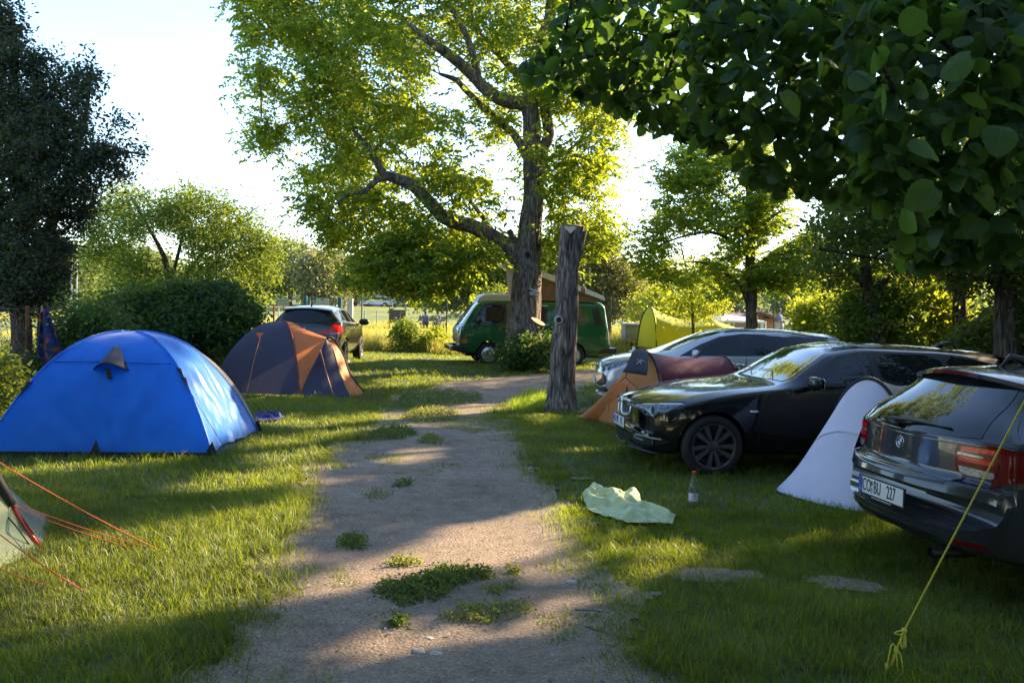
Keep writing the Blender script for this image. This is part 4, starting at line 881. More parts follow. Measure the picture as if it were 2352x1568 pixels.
# ---------------------------------------------------------------- dark compact suv
def suv():
    L = 4.46
    T = mk_T(L, zt=[(0, .70), (.04, .86), (.10, .93), (.5, 1.02), (1.1, 1.10), (1.3, 1.16), (1.8, 1.42), (2.1, 1.515), (2.6, 1.555), (3.4, 1.535), (3.9, 1.495), (4.0, 1.45), (4.26, 1.12), (4.33, 1.05), (4.40, .85), (L, .70)],
             zr=[(0, .67), (.04, .82), (.10, .89), (.5, .98), (1.1, 1.06), (1.3, 1.10), (1.8, 1.35), (2.1, 1.45), (2.6, 1.49), (3.4, 1.47), (3.9, 1.43), (4.0, 1.38), (4.26, 1.08), (4.33, 1.01), (4.40, .80), (L, .66)],
             zs=[(0, .6), (.2, .78), (.7, .95), (1.3, 1.02), (2.2, 1.05), (3.2, 1.08), (4.0, 1.10), (4.25, 1.02), (4.38, .80), (L, .62)],
             ws=[(0, .66), (.1, .77), (.4, .87), (.9, .885), (2.2, .88), (3.4, .89), (4.0, .86), (4.3, .81), (L, .76)],
             wr=[(0, .6), (.1, .66), (.6, .72), (1.3, .74), (1.5, .72), (1.9, .64), (2.4, .61), (3.4, .60), (3.95, .57), (4.26, .66), (L, .68)],
             zb=[(0, .45), (.06, .30), (.5, .26), (4.0, .26), (4.3, .32), (L, .45)], zm=[(0, .5), (.3, .65), (2, .72), (4.1, .70), (L, .6)])
    loc = Vector((-5.28, 25.5, gzf(-5, 24))); P = paint('dark_bronze_paint', (.040, .034, .028), .2, .4)
    c = Car('parked_car', 'dark compact suv parked behind the orange tent with its tail to the path', loc, R(91.8), T, P, [(.80, .35, .39), (3.56, .35, .39)], 'cars parked on the camp site', bow=(.3, 1, .22, .8), ns=120)
    c.patch('rear_window', [(-.62, 1.12), (-.55, 1.40), (-.3, 1.44), (.3, 1.44), (.55, 1.40), (.62, 1.12), (0, 1.10)], 'rear', M_glass, .005)
    c.patch('windscreen', [(1.35, 0), (1.42, .62), (1.9, .58), (2.0, 0), (1.9, -.58), (1.42, -.62)], 'top', M_screen, .004)
    for sg in (1, -1):
        t = c.patch('tail_lamp', [(.32, .86), (.36, .89), (.60, .93), (.64, 1.04), (.80, 1.06), (.87, .99), (.85, .87), (.6, .83)], 'rear', M_red, .004, sides=(sg,), res=.025)[0]
        c.patch('lamp_segment', [(.62, .83), (.62, .86), (.82, .87), (.82, .84)], 'rear', M_clear, .007, sides=(sg,), parent=t)
        c.patch('tail_lamp_wing', [(3.95, .90), (3.98, 1.03), (4.2, 1.07), (4.3, .88)], 'side', M_red, .004, sides=(sg,))
        c.patch('window_trim', [(1.45, 1.04), (1.9, 1.34), (2.3, 1.45), (3.3, 1.46), (3.85, 1.38), (3.95, 1.16), (2.4, 1.07)], 'side', M_blackp, .002, sides=(sg,))
        d = c.patch('door', [(1.28, .36), (1.28, .95), (1.5, 1.03), (2.48, 1.065), (2.42, .85), (2.42, .36)], 'side', P, .0035, sides=(sg,))[0]
        d2 = c.patch('door', [(2.435, .36), (2.435, .85), (2.495, 1.065), (3.38, 1.09), (3.48, .92), (3.2, .68), (3.08, .36)], 'side', P, .0035, sides=(sg,))[0]
        c.patch('side_window', [(1.66, 1.10), (2.0, 1.32), (2.3, 1.42), (2.42, 1.43), (2.42, 1.10)], 'side', M_glass, .005, sides=(sg,), parent=d); c.patch('side_window', [(2.52, 1.11), (2.50, 1.43), (3.2, 1.43), (3.3, 1.14)], 'side', M_glass, .005, sides=(sg,), parent=d2)
        c.patch('side_window', [(3.38, 1.15), (3.28, 1.42), (3.7, 1.37), (3.8, 1.19)], 'side', M_glass, .005, sides=(sg,))
        c.handle(2.3, .93, P, (sg,), d); c.handle(3.25, .96, P, (sg,), d2)
        c.seam([(1.27, .36), (1.27, .95)], 'side', .01, (sg,)); c.seam([(2.428, .36), (2.428, .85), (2.488, 1.06)], 'side', .01, (sg,))
        for a in (.80, 3.56): wheel(c.o, a, sg * .79, .35, .35, .225, .235, 'spoke', M_alloy, sg, 5)
        c.patch('headlamp', [(.40, .70), (.7, .70), (.8, .84), (.45, .80)], 'front', M_lamp, .004, sides=(sg,))
    c.patch('tailgate', [(-.58, 1.08), (-.55, .72), (-.45, .66), (.45, .66), (.55, .72), (.58, 1.08)], 'rear', P, .003); c.seam([(-.6, 1.08), (-.56, .72), (-.46, .65), (.46, .65), (.56, .72), (.6, 1.08)], 'rear', .009)
    c.plate(L - .02, .80, [('B', .1, .09)], 'rear', blank=True); q = c.hit('rear', 0, .97); c.badge(q + Vector((.004, 0, 0)), (R(90), 0, R(90)), .041)
    c.patch('bumper_insert', [(-.75, .42), (-.7, .58), (.7, .58), (.75, .42)], 'rear', M_blackp, .004)
    mb = MB(); mb.tube([(3.55, 0, 1.52), (3.62, 0, 1.57), (3.70, 0, 1.66)], [.03, .02, .006], 6); mb.build('roof_antenna', M_blackp, c.o); c.mirror(1.55, 1.08, M_blackp, 1.25)
    mb = MB(); mb.grid([[Vector((3.75 + .3 * u, w_ * .60, 1.515 - .05 * u - .05 * w_ ** 2 + e)) for w_ in np.linspace(-1, 1, 11)] for u, e in ((0, 0), (.6, .02), (1, 0), (1, -.03), (.3, -.03))]); mb.build('roof_spoiler', P, c.o, smooth=True, sharp=40)
    return c
# ---------------------------------------------------------------- green camper van
def camper():
    L = 4.57
    T = mk_T(L, zt=[(0, .75), (.03, 1.0), (.06, 1.08), (.12, 1.14), (.30, 1.40), (.62, 1.80), (.72, 1.86), (1.0, 1.885), (2.5, 1.90), (4.2, 1.885), (4.33, 1.83), (4.42, 1.50), (4.50, 1.10), (4.55, .9), (L, .75)],
             zr=[(0, .72), (.03, .96), (.06, 1.04), (.12, 1.10), (.30, 1.34), (.62, 1.73), (.72, 1.79), (1.0, 1.82), (2.5, 1.83), (4.2, 1.82), (4.33, 1.76), (4.42, 1.45), (4.50, 1.06), (4.55, .86), (L, .70)],
             zs=[(0, .66), (.03, .90), (.06, .98), (.12, 1.04), (.3, 1.13), (.6, 1.16), (4.2, 1.16), (4.45, 1.12), (4.52, .95), (L, .65)],
             ws=[(0, .78), (.06, .85), (.25, .895), (.8, .91), (4.1, .91), (4.4, .88), (L, .82)], wr=[(0, .76), (.06, .80), (.3, .80), (.7, .76), (1.2, .755), (4.1, .755), (4.35, .73), (L, .76)],
             zb=[(0, .42), (.06, .34), (.4, .32), (4.1, .32), (4.4, .36), (L, .45)], zm=[(0, .55), (.3, .75), (4.2, .75), (L, .6)], wb=[(0, .74), (.2, .86), (4.3, .86), (L, .78)])
    H = R(190); loc = Vector((-1.72, 24.75, gzf(0, 24.5) - .02)); P = paint('green_paint', (.014, .092, .034), .3)
    c = Car('camper_van', 'dark green camper van with tilted pop-up roof parked behind the big tree', loc, H, T, P, [(.93, .33, .37), (3.39, .33, .37)], None, bow=(.14, .6, .12, .5), ns=130)
    c.o['category'] = 'camper van'
    Mw = mat('cream_roof', (.62, .62, .58), .5, col2=(.55, .55, .50), nscale=3); Mc = mat('tan_canvas', (.25, .155, .095), .85, col2=(.20, .12, .075), nscale=9, bump=.2, bscale=30); Mcur = mat('plaid_curtain', (.025, .012, .012), .9, col2=(.05, .03, .028), nscale=14)
    c.patch('windscreen', [(-.66, 1.16), (-.60, 1.70), (-.3, 1.73), (.3, 1.73), (.60, 1.70), (.66, 1.16), (.3, 1.13), (-.3, 1.13)], 'front', mat('pale_screen', (.20, .23, .25), .03, spec=.9, coat=1), .006)
    for sg in (1, -1):
        c.patch('window_trim', [(.42, 1.18), (.70, 1.60), (.80, 1.72), (1.42, 1.74), (1.42, 1.18)], 'side', M_blackp, .002, sides=(sg,))
        d = c.patch('door', [(.30, .46), (.34, 1.12), (.42, 1.17), (1.48, 1.17), (1.48, .46), (1.36, .46), (1.31, .60), (1.13, .72), (.73, .72), (.55, .60), (.50, .46)], 'side', P, .0035, sides=(sg,))[0]
        w = c.patch('side_window', [(.48, 1.21), (.72, 1.57), (.83, 1.69), (1.37, 1.705), (1.37, 1.21)], 'side', M_glass, .005, sides=(sg,), parent=d, rnd=1)[0]
        c.patch('curtain', [(.80, 1.24), (.84, 1.64), (1.30, 1.67), (1.30, 1.24)], 'side', Mcur, .0065, sides=(sg,), parent=w)
        c.patch('side_window', [(1.60, 1.20), (1.58, 1.71), (2.62, 1.71), (2.62, 1.20)], 'side', M_glass, .005, sides=(sg,), rnd=1); c.patch('curtain', [(1.66, 1.24), (1.66, 1.66), (2.56, 1.66), (2.56, 1.24)], 'side', Mcur, .0065, sides=(sg,))
        c.seam([(1.58, 1.73), (2.64, 1.73)], 'side', .018, (sg,), M_chrome, 'window_strip', .006); c.seam([(1.58, 1.18), (2.64, 1.18)], 'side', .018, (sg,), M_chrome, 'window_strip', .006)
        c.patch('side_window', [(2.90, 1.20), (2.88, 1.69), (3.74, 1.69), (3.84, 1.20)], 'side', mat('dusty_glass', (.06, .06, .04), .08, coat=.8, col2=(.16, .14, .07), nscale=3), .005, sides=(sg,), rnd=1)
        c.patch('air_vent', [(3.98, 1.20), (3.93, 1.66), (4.10, 1.66), (4.26, 1.20)], 'side', M_blackp, .006, sides=(sg,))
        for zz in (.93, .98): c.seam([(.3, zz), (2.0, zz), (4.40, zz)], 'side', .01, (sg,), P, 'crease', .004)
        c.seam([(1.50, .46), (1.50, 1.18)], 'side', .01, (sg,)); c.seam([(2.72, .40), (2.72, 1.75)], 'side', .01, (sg,)); c.handle(1.38, 1.05, M_blackp, (sg,), d)
        c.patch('grille', [(.0, .88), (.0, 1.06), (.70, 1.06), (.76, .88)], 'front', M_blackp, .004, sides=(sg,)); c.patch('lower_grille', [(.0, .62), (.0, .74), (.72, .74), (.72, .62)], 'front', M_blackp, .004, sides=(sg,))
        for k in range(6): c.seam([(.02, .905 + .027 * k), (.70, .905 + .027 * k)], 'front', .007, (sg,), M_alloy, 'grille_bar', .009)
        c.patch('headlamp', [(.46, .895), (.46, 1.045), (.66, 1.045), (.66, .895)], 'front', M_clear, .012, sides=(sg,)); c.patch('indicator', [(.70, .62), (.70, .73), (.80, .73), (.80, .62)], 'front', M_orange_l, .01, sides=(sg,)); c.patch('indicator', [(.16, .62), (.16, .73), (.30, .73), (.30, .62)], 'side', M_orange_l, .008, sides=(sg,))
        c.patch('tail_lamp', [(.66, .75), (.66, 1.05), (.82, 1.05), (.82, .75)], 'rear', M_red, .006, sides=(sg,))
        for a in (.93, 3.39): wheel(c.o, a, sg * .79, .33, .33, .19, .205, 'disc', M_hub, sg)
    c.patch('rear_window', [(-.6, 1.2), (-.55, 1.65), (.55, 1.65), (.6, 1.2)], 'rear', M_glass, .005)
    mb = MB(); mb.box((-.10, 0, .47), (.14, 1.62, .15)); mb.build('front_bumper', M_chrome, c.o, bevel=.03)
    mb = MB(); mb.box((L + .05, 0, .47), (.16, 1.72, .17)); [mb.box((L - .2, sg * .86, .47), (.45, .07, .15)) for sg in (1, -1)]; mb.build('rear_bumper', M_blackp, c.o, bevel=.02)
    
    for sg in (1, -1): mb = MB(); mb.box((.12, sg * .87, .47), (.45, .07, .16)); mb.build('bumper_corner', M_blackp, c.o, bevel=.02)
    mb = MB(); mb.tube([(4.5, 0, .42), (4.9, 0, .42)], .03, 8); mb.lathe([(.001, .05), (.03, .04), (.035, .02), (.02, 0)], 12, 'Z', (4.9, 0, .44)); mb.build('tow_bar', M_blackp, c.o)
    # luggage tray over the cab
    mb = MB(); rows = []
    for x, z, w in ((.62, 1.80, .62), (.66, 1.93, .60), (.80, 2.02, .66), (1.2, 2.04, .68), (1.72, 2.035, .68), (1.74, 1.88, .70)):
        rows.append([Vector((x, w * k, z - .03 * abs(k) ** 3)) for k in np.linspace(-1, 1, 9)])
    mb.grid(rows); rows2 = [[Vector((x, sg * w, 1.80)), Vector((x, sg * w, z - .03))] for sg in (1,) for x, z, w in ((.62, 1.80, .62), (.66, 1.93, .60), (.80, 2.02, .66), (1.2, 2.04, .68), (1.74, 2.035, .68))]
    mb.grid(rows2); mb.grid([[Vector((v[0].x, -v[0].y, v[0].z)), Vector((v[1].x, -v[1].y, v[1].z))] for v in rows2]); mb.build('luggage_tray', Mw, c.o, smooth=True, sharp=40)
    # lifting roof: hinged at the back, open at the front
    hx, hz = 4.25, 1.96; tx, tz = 1.50, 2.86; mb = MB(); d = Vector((tx - hx, 0, tz - hz)); n = Vector((-d.z, 0, d.x)).normalized(); n = n if n.z > 0 else -n
    rows = []
    for u, th in ((-.02, 0), (0, .09), (.5, .14), (.96, .12), (1.03, .06), (1.06, -.04)):
        p = Vector((hx, 0, hz)) + d * u; rows.append([p + n * (th if abs(k) < .99 else -.03) + Vector((0, k * .76, 0)) for k in (-1, -.995, -.93, -.5, 0, .5, .93, .995, 1)])
    mb.grid(rows); mb.build('lifting_roof', Mw, c.o, smooth=True, sharp=35, solid=.02)
    mb = MB(); q = .70
    a0, a1, b0, b1 = (1.75, 1.87), (tx + .12, tz - .06), (4.15, 1.87), (hx - .05, hz)
    for sg in (1, -1): mb.grid([[Vector((a0[0] + (b0[0] - a0[0]) * u, sg * q, a0[1])), Vector(((a0[0] + a1[0]) / 2 + ((b0[0] + b1[0]) / 2 - (a0[0] + a1[0]) / 2) * u, sg * (q + .02), (a0[1] + a1[1] + (b0[1] + b1[1] - a0[1] - a1[1]) * u) / 2)), Vector((a1[0] + (b1[0] - a1[0]) * u, sg * q, a1[1] + (b1[1] - a1[1]) * u))] for u in np.linspace(0, 1, 8)])
    mb.grid([[Vector((a0[0] + (a1[0] - a0[0]) * u, k * q, a0[1] + (a1[1] - a0[1]) * u)) for k in np.linspace(-1, 1, 5)] for u in np.linspace(0, 1, 6)]); mb.build('roof_canvas', Mc, c.o)
    mb = MB(); mb.bar((4.28, .72, 1.85), (4.30, .72, 2.02), .03); mb.build('roof_hinge', M_blackp, c.o)
    c.mirror(.62, 1.24, M_blackp, 1.1)
    return c
# ------------------------------------------------------------------ tents and small things
def fabric(name, col, rough=.55, trans=.25, bump=.25, bs=7, col2=None, spec=.3):
    m = mat(name, col, rough, trans=trans, bump=bump, bscale=bs, col2=col2 or tuple(c * .88 for c in col), nscale=5, spec=spec); return m
M_bluef = fabric('blue_nylon', (.008, .24, .84), .42, .45, spec=.4, col2=(.006, .20, .74))
for k_, v_ in (('Sheen Weight', .6), ('Sheen Roughness', .35), ('Coat Weight', .35), ('Coat Roughness', .4)): M_bluef.node_tree.nodes['Principled BSDF'].inputs[k_].default_value = v_
M_dkf = fabric('dark_nylon', (.045, .042, .07), .6, .1); M_blk = mat('black_webbing', (.012, .012, .016), .7)
M_orf = fabric('orange_nylon', (.72, .24, .08), .55, .4); M_orf2 = fabric('apricot_nylon', (.72, .30, .11), .6, .3); M_mar = fabric('maroon_nylon', (.16, .018, .028), .5, .15)
M_whf = fabric('white_nylon', (.80, .75, .88), .6, .25, bump=.5, bs=5, col2=(.72, .71, .88)); M_beigef = fabric('beige_nylon', (.40, .35, .30), .6, .2); M_yel = fabric('lime_nylon', (.58, .57, .06), .6, .5, bump=.35, bs=4); M_pale = fabric('pale_green_nylon', (.45, .52, .30), .5, .4)
M_violf = fabric('violet_nylon', (.05, .05, .17), .7, .2)
def wr(p, k, sc=2.0):
    """fabric wrinkle offset"""
    return Vector((noise.noise(p * sc), noise.noise(p * sc + Vector((5, 1, 2))), noise.noise(p * sc + Vector((1, 7, 3))))) * k
def ruled(A, B, n, sag=0.0, nrm=None, k=.012, sc=2.2):
    """surface between two curves A,B (same length) with n cross steps; sag along nrm"""
    rows = []
    for i in range(len(A)):
        row = []
        for j in range(n + 1):
            t = j / n; p = A[i].lerp(B[i], t)
            if nrm is not None: p = p + nrm * sag * 4 * t * (1 - t)
            e = min(1, 4 * t * (1 - t) * 1.5); row.append(p + wr(p, k * e, sc))
        rows.append(row)
    return rows
def guy(name, label, a, b, m, r=.003, sag=.02, peg=True, group=None, n=14, zig=0):
    mb = MB(); P = []
    for i in range(n + 1):
        t = i / n; p = Vector(a).lerp(Vector(b), t); p.z -= sag * 4 * t * (1 - t); P.append(p)
    mb.tube(P, r, 6); o = mb.build(name, m, smooth=True); tag(o, label, 'guy line', group); return o
# ---- blue dome tent
def blue_tent():
    c = Vector((-4.36, 9.93, 0)); H = 1.33
    cor = {}
    FL, FR, BR, BL = G(-42, 1049), G(487, 1052), G(592, 996), Vector((-5.5, 11.1, 0))
    apex = PT(302, 761, (FL.y + FR.y + BR.y + BL.y) / 4); apex_z = apex.z
    o = empty('dome_tent', (apex.x, apex.y, 0), 0, 'bright blue dome tent with a black vent hood, its right side sunlit', 'tent', 'tents pitched on the camp site'); B = Vector((apex.x, apex.y, 0))
    corners = [FL, FR, BR, BL]; n = 36
    def pole(C, r): p = apex.lerp(C, r); z = .04 + (apex_z - .04) * (1 - r ** 2.35); return Vector((p.x, p.y, z)) - B
    rs = np.linspace(0, 1, n)
    names = ['front_panel', 'side_panel', 'rear_panel', 'left_panel']
    for k in range(4):
        A = [pole(corners[k], r) for r in rs]; D = [pole(corners[(k + 1) % 4], r) for r in rs]; rows = []
        nrm = ((corners[k] + corners[(k + 1) % 4]) / 2 - Vector((apex.x, apex.y, 0))).normalized()
        for i in range(n):
            row = []
            for j in range(31):
                t = j / 30; p = A[i].lerp(D[i], t); e = min(1, 4 * t * (1 - t) * 1.4); r = rs[i]
                p = p - nrm * .05 * r * 4 * t * (1 - t) + nrm * .06 * math.sin(math.pi * min(1, r)) * 4 * t * (1 - t)
                fan = math.sin((math.atan2(t - .55, 1.02 - r)) * 14) * .02 * e * max(0, r - .4) * 1.6
                d2 = math.sin((t - .42) * 60 + r * 3) * .006 * e * (r > .55)
                # diagonal tension fold
                f1 = math.exp(-(((t - .5) - (r - 1) * -.95) / .03) ** 2) * .03 * (r > .55) if k == 0 else 0
                p = p + nrm * (fan + d2 + f1) + wr(p, .022 * e, 1.6) + wr(p, .008 * e, 5.5); row.append(p)
            rows.append(row)
        mb = MB(); mb.grid(rows); q = mb.build(names[k], M_bluef, o, smooth=True)
    for k, C in enumerate(corners):
        P = [pole(C, r) * 1.0 + Vector((0, 0, .008)) for r in rs[2:]]; mb = MB(); mb.tube(P, .011, 6); mb.build('pole_sleeve', M_bluef, o, smooth=True)
        f = P[-1]; mb = MB(); mb.add([f + Vector((-.07, 0, .0)), f + Vector((.07, -.01, -.03)), f + Vector((0, -.005, .13))], [(0, 1, 2)]); mb.build('corner_patch', M_blk, o, solid=.006)
    # floor edge
    mb = MB(); rows = [[(a.lerp(b, t) - B) + Vector((0, 0, z)) for t in np.linspace(0, 1, 8)] for a, b in ((FL, FR),) for z in (.0, .06)]
    mb.grid(rows); mb.build('floor_edge', M_blk, o)
    # vent hood on the front panel, from picture positions
    def fp(px, py, out=0.0):
        # intersect view ray with front panel: approximate by depth search
        best = None
        for i in range(n):
            r = rs[i]; a, b = pole(corners[0], r) + B, pole(corners[1], r) + B
            ax = to_px([tuple(a)])[0]; bx = to_px([tuple(b)])[0]
            t = (px - ax[0]) / (bx[0] - ax[0] + 1e-9); y = ax[1] + (bx[1] - ax[1]) * t
            if best is None or abs(y - py) < best[0]: best = (abs(y - py), a.lerp(b, t), r)
        return best[1] - B + Vector((0, -.03 - out, .02))
    top, top2, bl, br, mid = fp(266, 797, .03), fp(279, 797, .03), fp(217, 856, .0), fp(298, 857, .0), fp(262, 838, .20)
    rows = [[bl.lerp(top, t) for t in np.linspace(0, 1, 8)]]
    for j in range(1, 10):
        u = j / 10; base = bl.lerp(br, u) + (mid - (bl + br) / 2) * math.sin(math.pi * u); tp = top.lerp(top2, u); rows.append([base.lerp(tp, t) + Vector((0, -.02 * math.sin(math.pi * t) * math.sin(math.pi * u), 0)) for t in np.linspace(0, 1, 8)])
    rows.append([br.lerp(top2, t) for t in np.linspace(0, 1, 8)])
    mb = MB(); mb.grid(rows); mb.build('vent_hood', mat('charcoal_fabric', (.040, .040, .055), .75, bump=.3, bscale=20), o, smooth=True, solid=.004)
    mb = MB(); mb.tube([bl] + [rows[j][0] for j in range(1, 10)] + [br], .008, 6); mb.build('hood_piping', M_blk, o)
    mb = MB(); a, b = mid + Vector((.0, .06, -.06)), fp(258, 873, .02); mb.add([a + Vector((-.025, 0, 0)), a + Vector((.025, 0, 0)), b + Vector((.02, 0, 0)), b + Vector((-.03, 0, 0))], [(0, 1, 2, 3)]); mb.build('hood_strut', M_blk, o, solid=.006)
    # toggles, seam line
    for C, r in ((FR, .66), (FL, .70), (FR, .60)):
        p = pole(C, r); q = pole(C, r + .08); mb = MB(); mb.add([p + Vector((-.02, -.03, .01)), p + Vector((.035, -.02, 0)), q + Vector((.01, -.03, 0))], [(0, 1, 2)]); mb.build('guy_patch', M_blk, o, solid=.008)
    mb = MB(); r = .56; a, b = pole(FL, r), pole(FR, r); mb.tube([a.lerp(b, t) + Vector((0, -.045 * math.sin(math.pi * t) - .012, -.0)) + wr(a.lerp(b, t), .012, 1.6) for t in np.linspace(.03, .97, 20)], .004, 5); mb.build('seam', fabric('blue_seam', (.004, .05, .30), .5), o)
    p = fp(217, 1046); mb = MB(); mb.add([p + Vector((-.06, -.01, -.03)), p + Vector((.07, -.01, -.03)), p + Vector((.01, 0, .13))], [(0, 1, 2)]); mb.build('peg_patch', M_blk, o, solid=.006)
    # second skin at the back right with tan edge
    mb = MB(); A = [pole(BR, r) + Vector((.0, .05, 0)) for r in rs[8:]]; D = [pole(BR, r) + Vector((.03 * math.sin(math.pi * min(1, r)), .2, -.06)) for r in rs[8:]]; mb.grid(ruled(A, D, 3)); mb.build('rear_porch', M_blk, o, smooth=True)
    mb = MB(); A = [pole(BR, r) + Vector((.01, -.02, .0)) for r in rs[16:]]; D = [pole(BR, r) + Vector((.045 * math.sin(math.pi * (r - .45) / .55), .03, 0)) for r in rs[16:]]; mb.grid(ruled(A, D, 2, k=0)); mb.build('edge_strip', M_beigef, o, smooth=True)
    s = pole(FR, .66) + B; guy('guy_line', 'dark guy line from the blue tent down to the lawn by the front corner', s + Vector((0, -.03, 0)), G(548, 1075), M_blk, .003)
    for i, (ex, ey, w_) in enumerate(((628, 957, 'nearer'), (607, 952, 'farther'))): guy('guy_line', '%s of two thin dark guy lines behind the blue tent near the blue cloth' % w_, pole(BR, .5) + B + Vector((.1, .2, 0)), G(ex, ey), M_blk, .003)
    BLOCK.append([(FL.x, FL.y + .06), (FR.x, FR.y + .06), (BR.x, BR.y), (BL.x, BL.y)])
# ---- orange and purple tent
def orange_tent():
    C1, C2, C3 = G(476, 900), G(690, 911), Vector((-3.75, 17.8, gzf(-3.7, 17.8))); C4 = Vector((-5.3, 18.0, gzf(-5, 18)))
    ap = PT(648, 737, 16.7); A0 = Vector((ap.x, ap.y, 0)); o = empty('dome_tent', A0, 0, 'dark purple dome tent with a wide orange stripe and porch, beside the blue tent', 'tent', 'tents pitched on the camp site')
    rs = np.linspace(0, 1, 26); f = Vector((.0, 0, 0))
    def pole(C, r, e=2.3): p = ap.lerp(C, r); return Vector((p.x, p.y, C.z + .03 + (ap.z - C.z - .03) * (1 - r ** e))) - A0
    hp = PT(750, 778, 15.9) - A0; hp2 = PT(768, 782, 16.9) - A0; hb = G(803, 912) - A0; hb2 = G(838, 903) - A0
    P2 = [pole(C2, r, 2.6) for r in rs]; P1 = [pole(C1, r) for r in rs]; P3 = [pole(C3, r) for r in rs]; P4 = [pole(C4, r) for r in rs]
    mb = MB(); mb.grid(ruled(P1, P2, 20, .07, Vector((-.1, -1, 0)), .02)); mb.build('front_panel', M_dkf, o, smooth=True)
    mb = MB(); mb.grid(ruled(P4, P1, 10, .05, Vector((-1, 0, 0)), .02)); mb.grid(ruled(P3, P4, 10)); mb.build('rear_panel', M_dkf, o, smooth=True)
    # orange stripe: between pole 2 and edge running to the hoop top then down to the corner
    edge = cr([ap - A0, (ap - A0).lerp(hp, .5) + Vector((0, -.02, .015)), hp], 12) + cr([hp, PT(733, 812, 15.7) - A0, PT(706, 865, 15.5) - A0, P2[-1]], 15)[1:]
    mb = MB(); mb.grid(ruled(P2, edge, 12, .02, Vector((0, -1, 0)), .012)); mb.build('orange_stripe', M_orf, o, smooth=True)
    mb = MB(); mb.tube([p + Vector((0, -.01, .008)) for p in P2], .014, 6); mb.build('pole_sleeve', fabric('rust_nylon', (.30, .06, .03)), o, smooth=True)
    top2 = cr([ap - A0, (ap - A0).lerp(hp2, .5), hp2], 26); mb = MB(); mb.grid(ruled(cr([ap - A0, (ap - A0).lerp(hp, .5) + Vector((0, -.02, .015)), hp], 26), top2, 6)); mb.grid(ruled(top2, P3, 10)); mb.build('porch_roof', M_orf, o, smooth=True)
    # porch side: dark, between the stripe edge and the hoop
    hoop = cr([hp, PT(764, 800, 15.9) - A0, PT(778, 850, 15.8) - A0, hb], 18); low = cr([hp, PT(733, 812, 15.7) - A0, PT(706, 865, 15.5) - A0, P2[-1]], 18)
    mb = MB(); mb.grid(ruled(low, hoop, 10, .03, Vector((0, -1, 0)), .012)); mb.build('porch_panel', M_dkf, o, smooth=True)
    outer = cr([PT(768, 780, 16.0) - A0, PT(787, 812, 16.2) - A0, PT(806, 862, 16.2) - A0, hb2], 18); inn = cr([hp, PT(766, 803, 15.9) - A0, PT(781, 853, 15.8) - A0, hb + Vector((.02, 0, 0))], 18)
    mb = MB(); mb.grid(ruled(inn, outer, 5, .02, Vector((0, -1, 0)), .01)); mb.build('door_flap', M_orf, o, smooth=True)
    mb = MB(); mb.tube([p + Vector((.0, -.01, .01)) for p in outer], .018, 6); mb.tube(cr([hp, hp.lerp(outer[0], .5) + Vector((0, 0, .04)), outer[0]], 6), .02, 6); mb.build('hoop_edge', M_blk, o, smooth=True)
    # vent badge and cords
    def onp(t, r): a, b = pole(C1, r), pole(C2, r, 2.6); return a.lerp(b, t) + Vector((0, -.10, .0))
    v = PT(598, 765, 15.75) - A0; mb = MB(); mb.add([v + Vector((-.075, -.05, .01)), v + Vector((.085, -.05, .01)), v + Vector((.0, -.06, -.09))], [(0, 2, 1)]); mb.build('vent_flap', M_orf, o, solid=.006)
    oc = mat('orange_cord', (.55, .17, .04), .6)
    mb = MB(); mb.tube([PT(598, 775, 15.6) - A0, PT(585, 820, 15.5) - A0, PT(566, 905, 15.35) - A0], .008, 5); mb.build('storm_cord', oc, o); mb = MB(); mb.tube([PT(736, 803, 15.6) - A0, PT(748, 850, 15.45) - A0, PT(765, 905, 15.3) - A0], .008, 5); mb.build('storm_cord', oc, o)
    BLOCK.append([(C1.x, C1.y), (C2.x, C2.y), (-3.1, 16.2), (C3.x, C3.y), (C4.x, C4.y)])
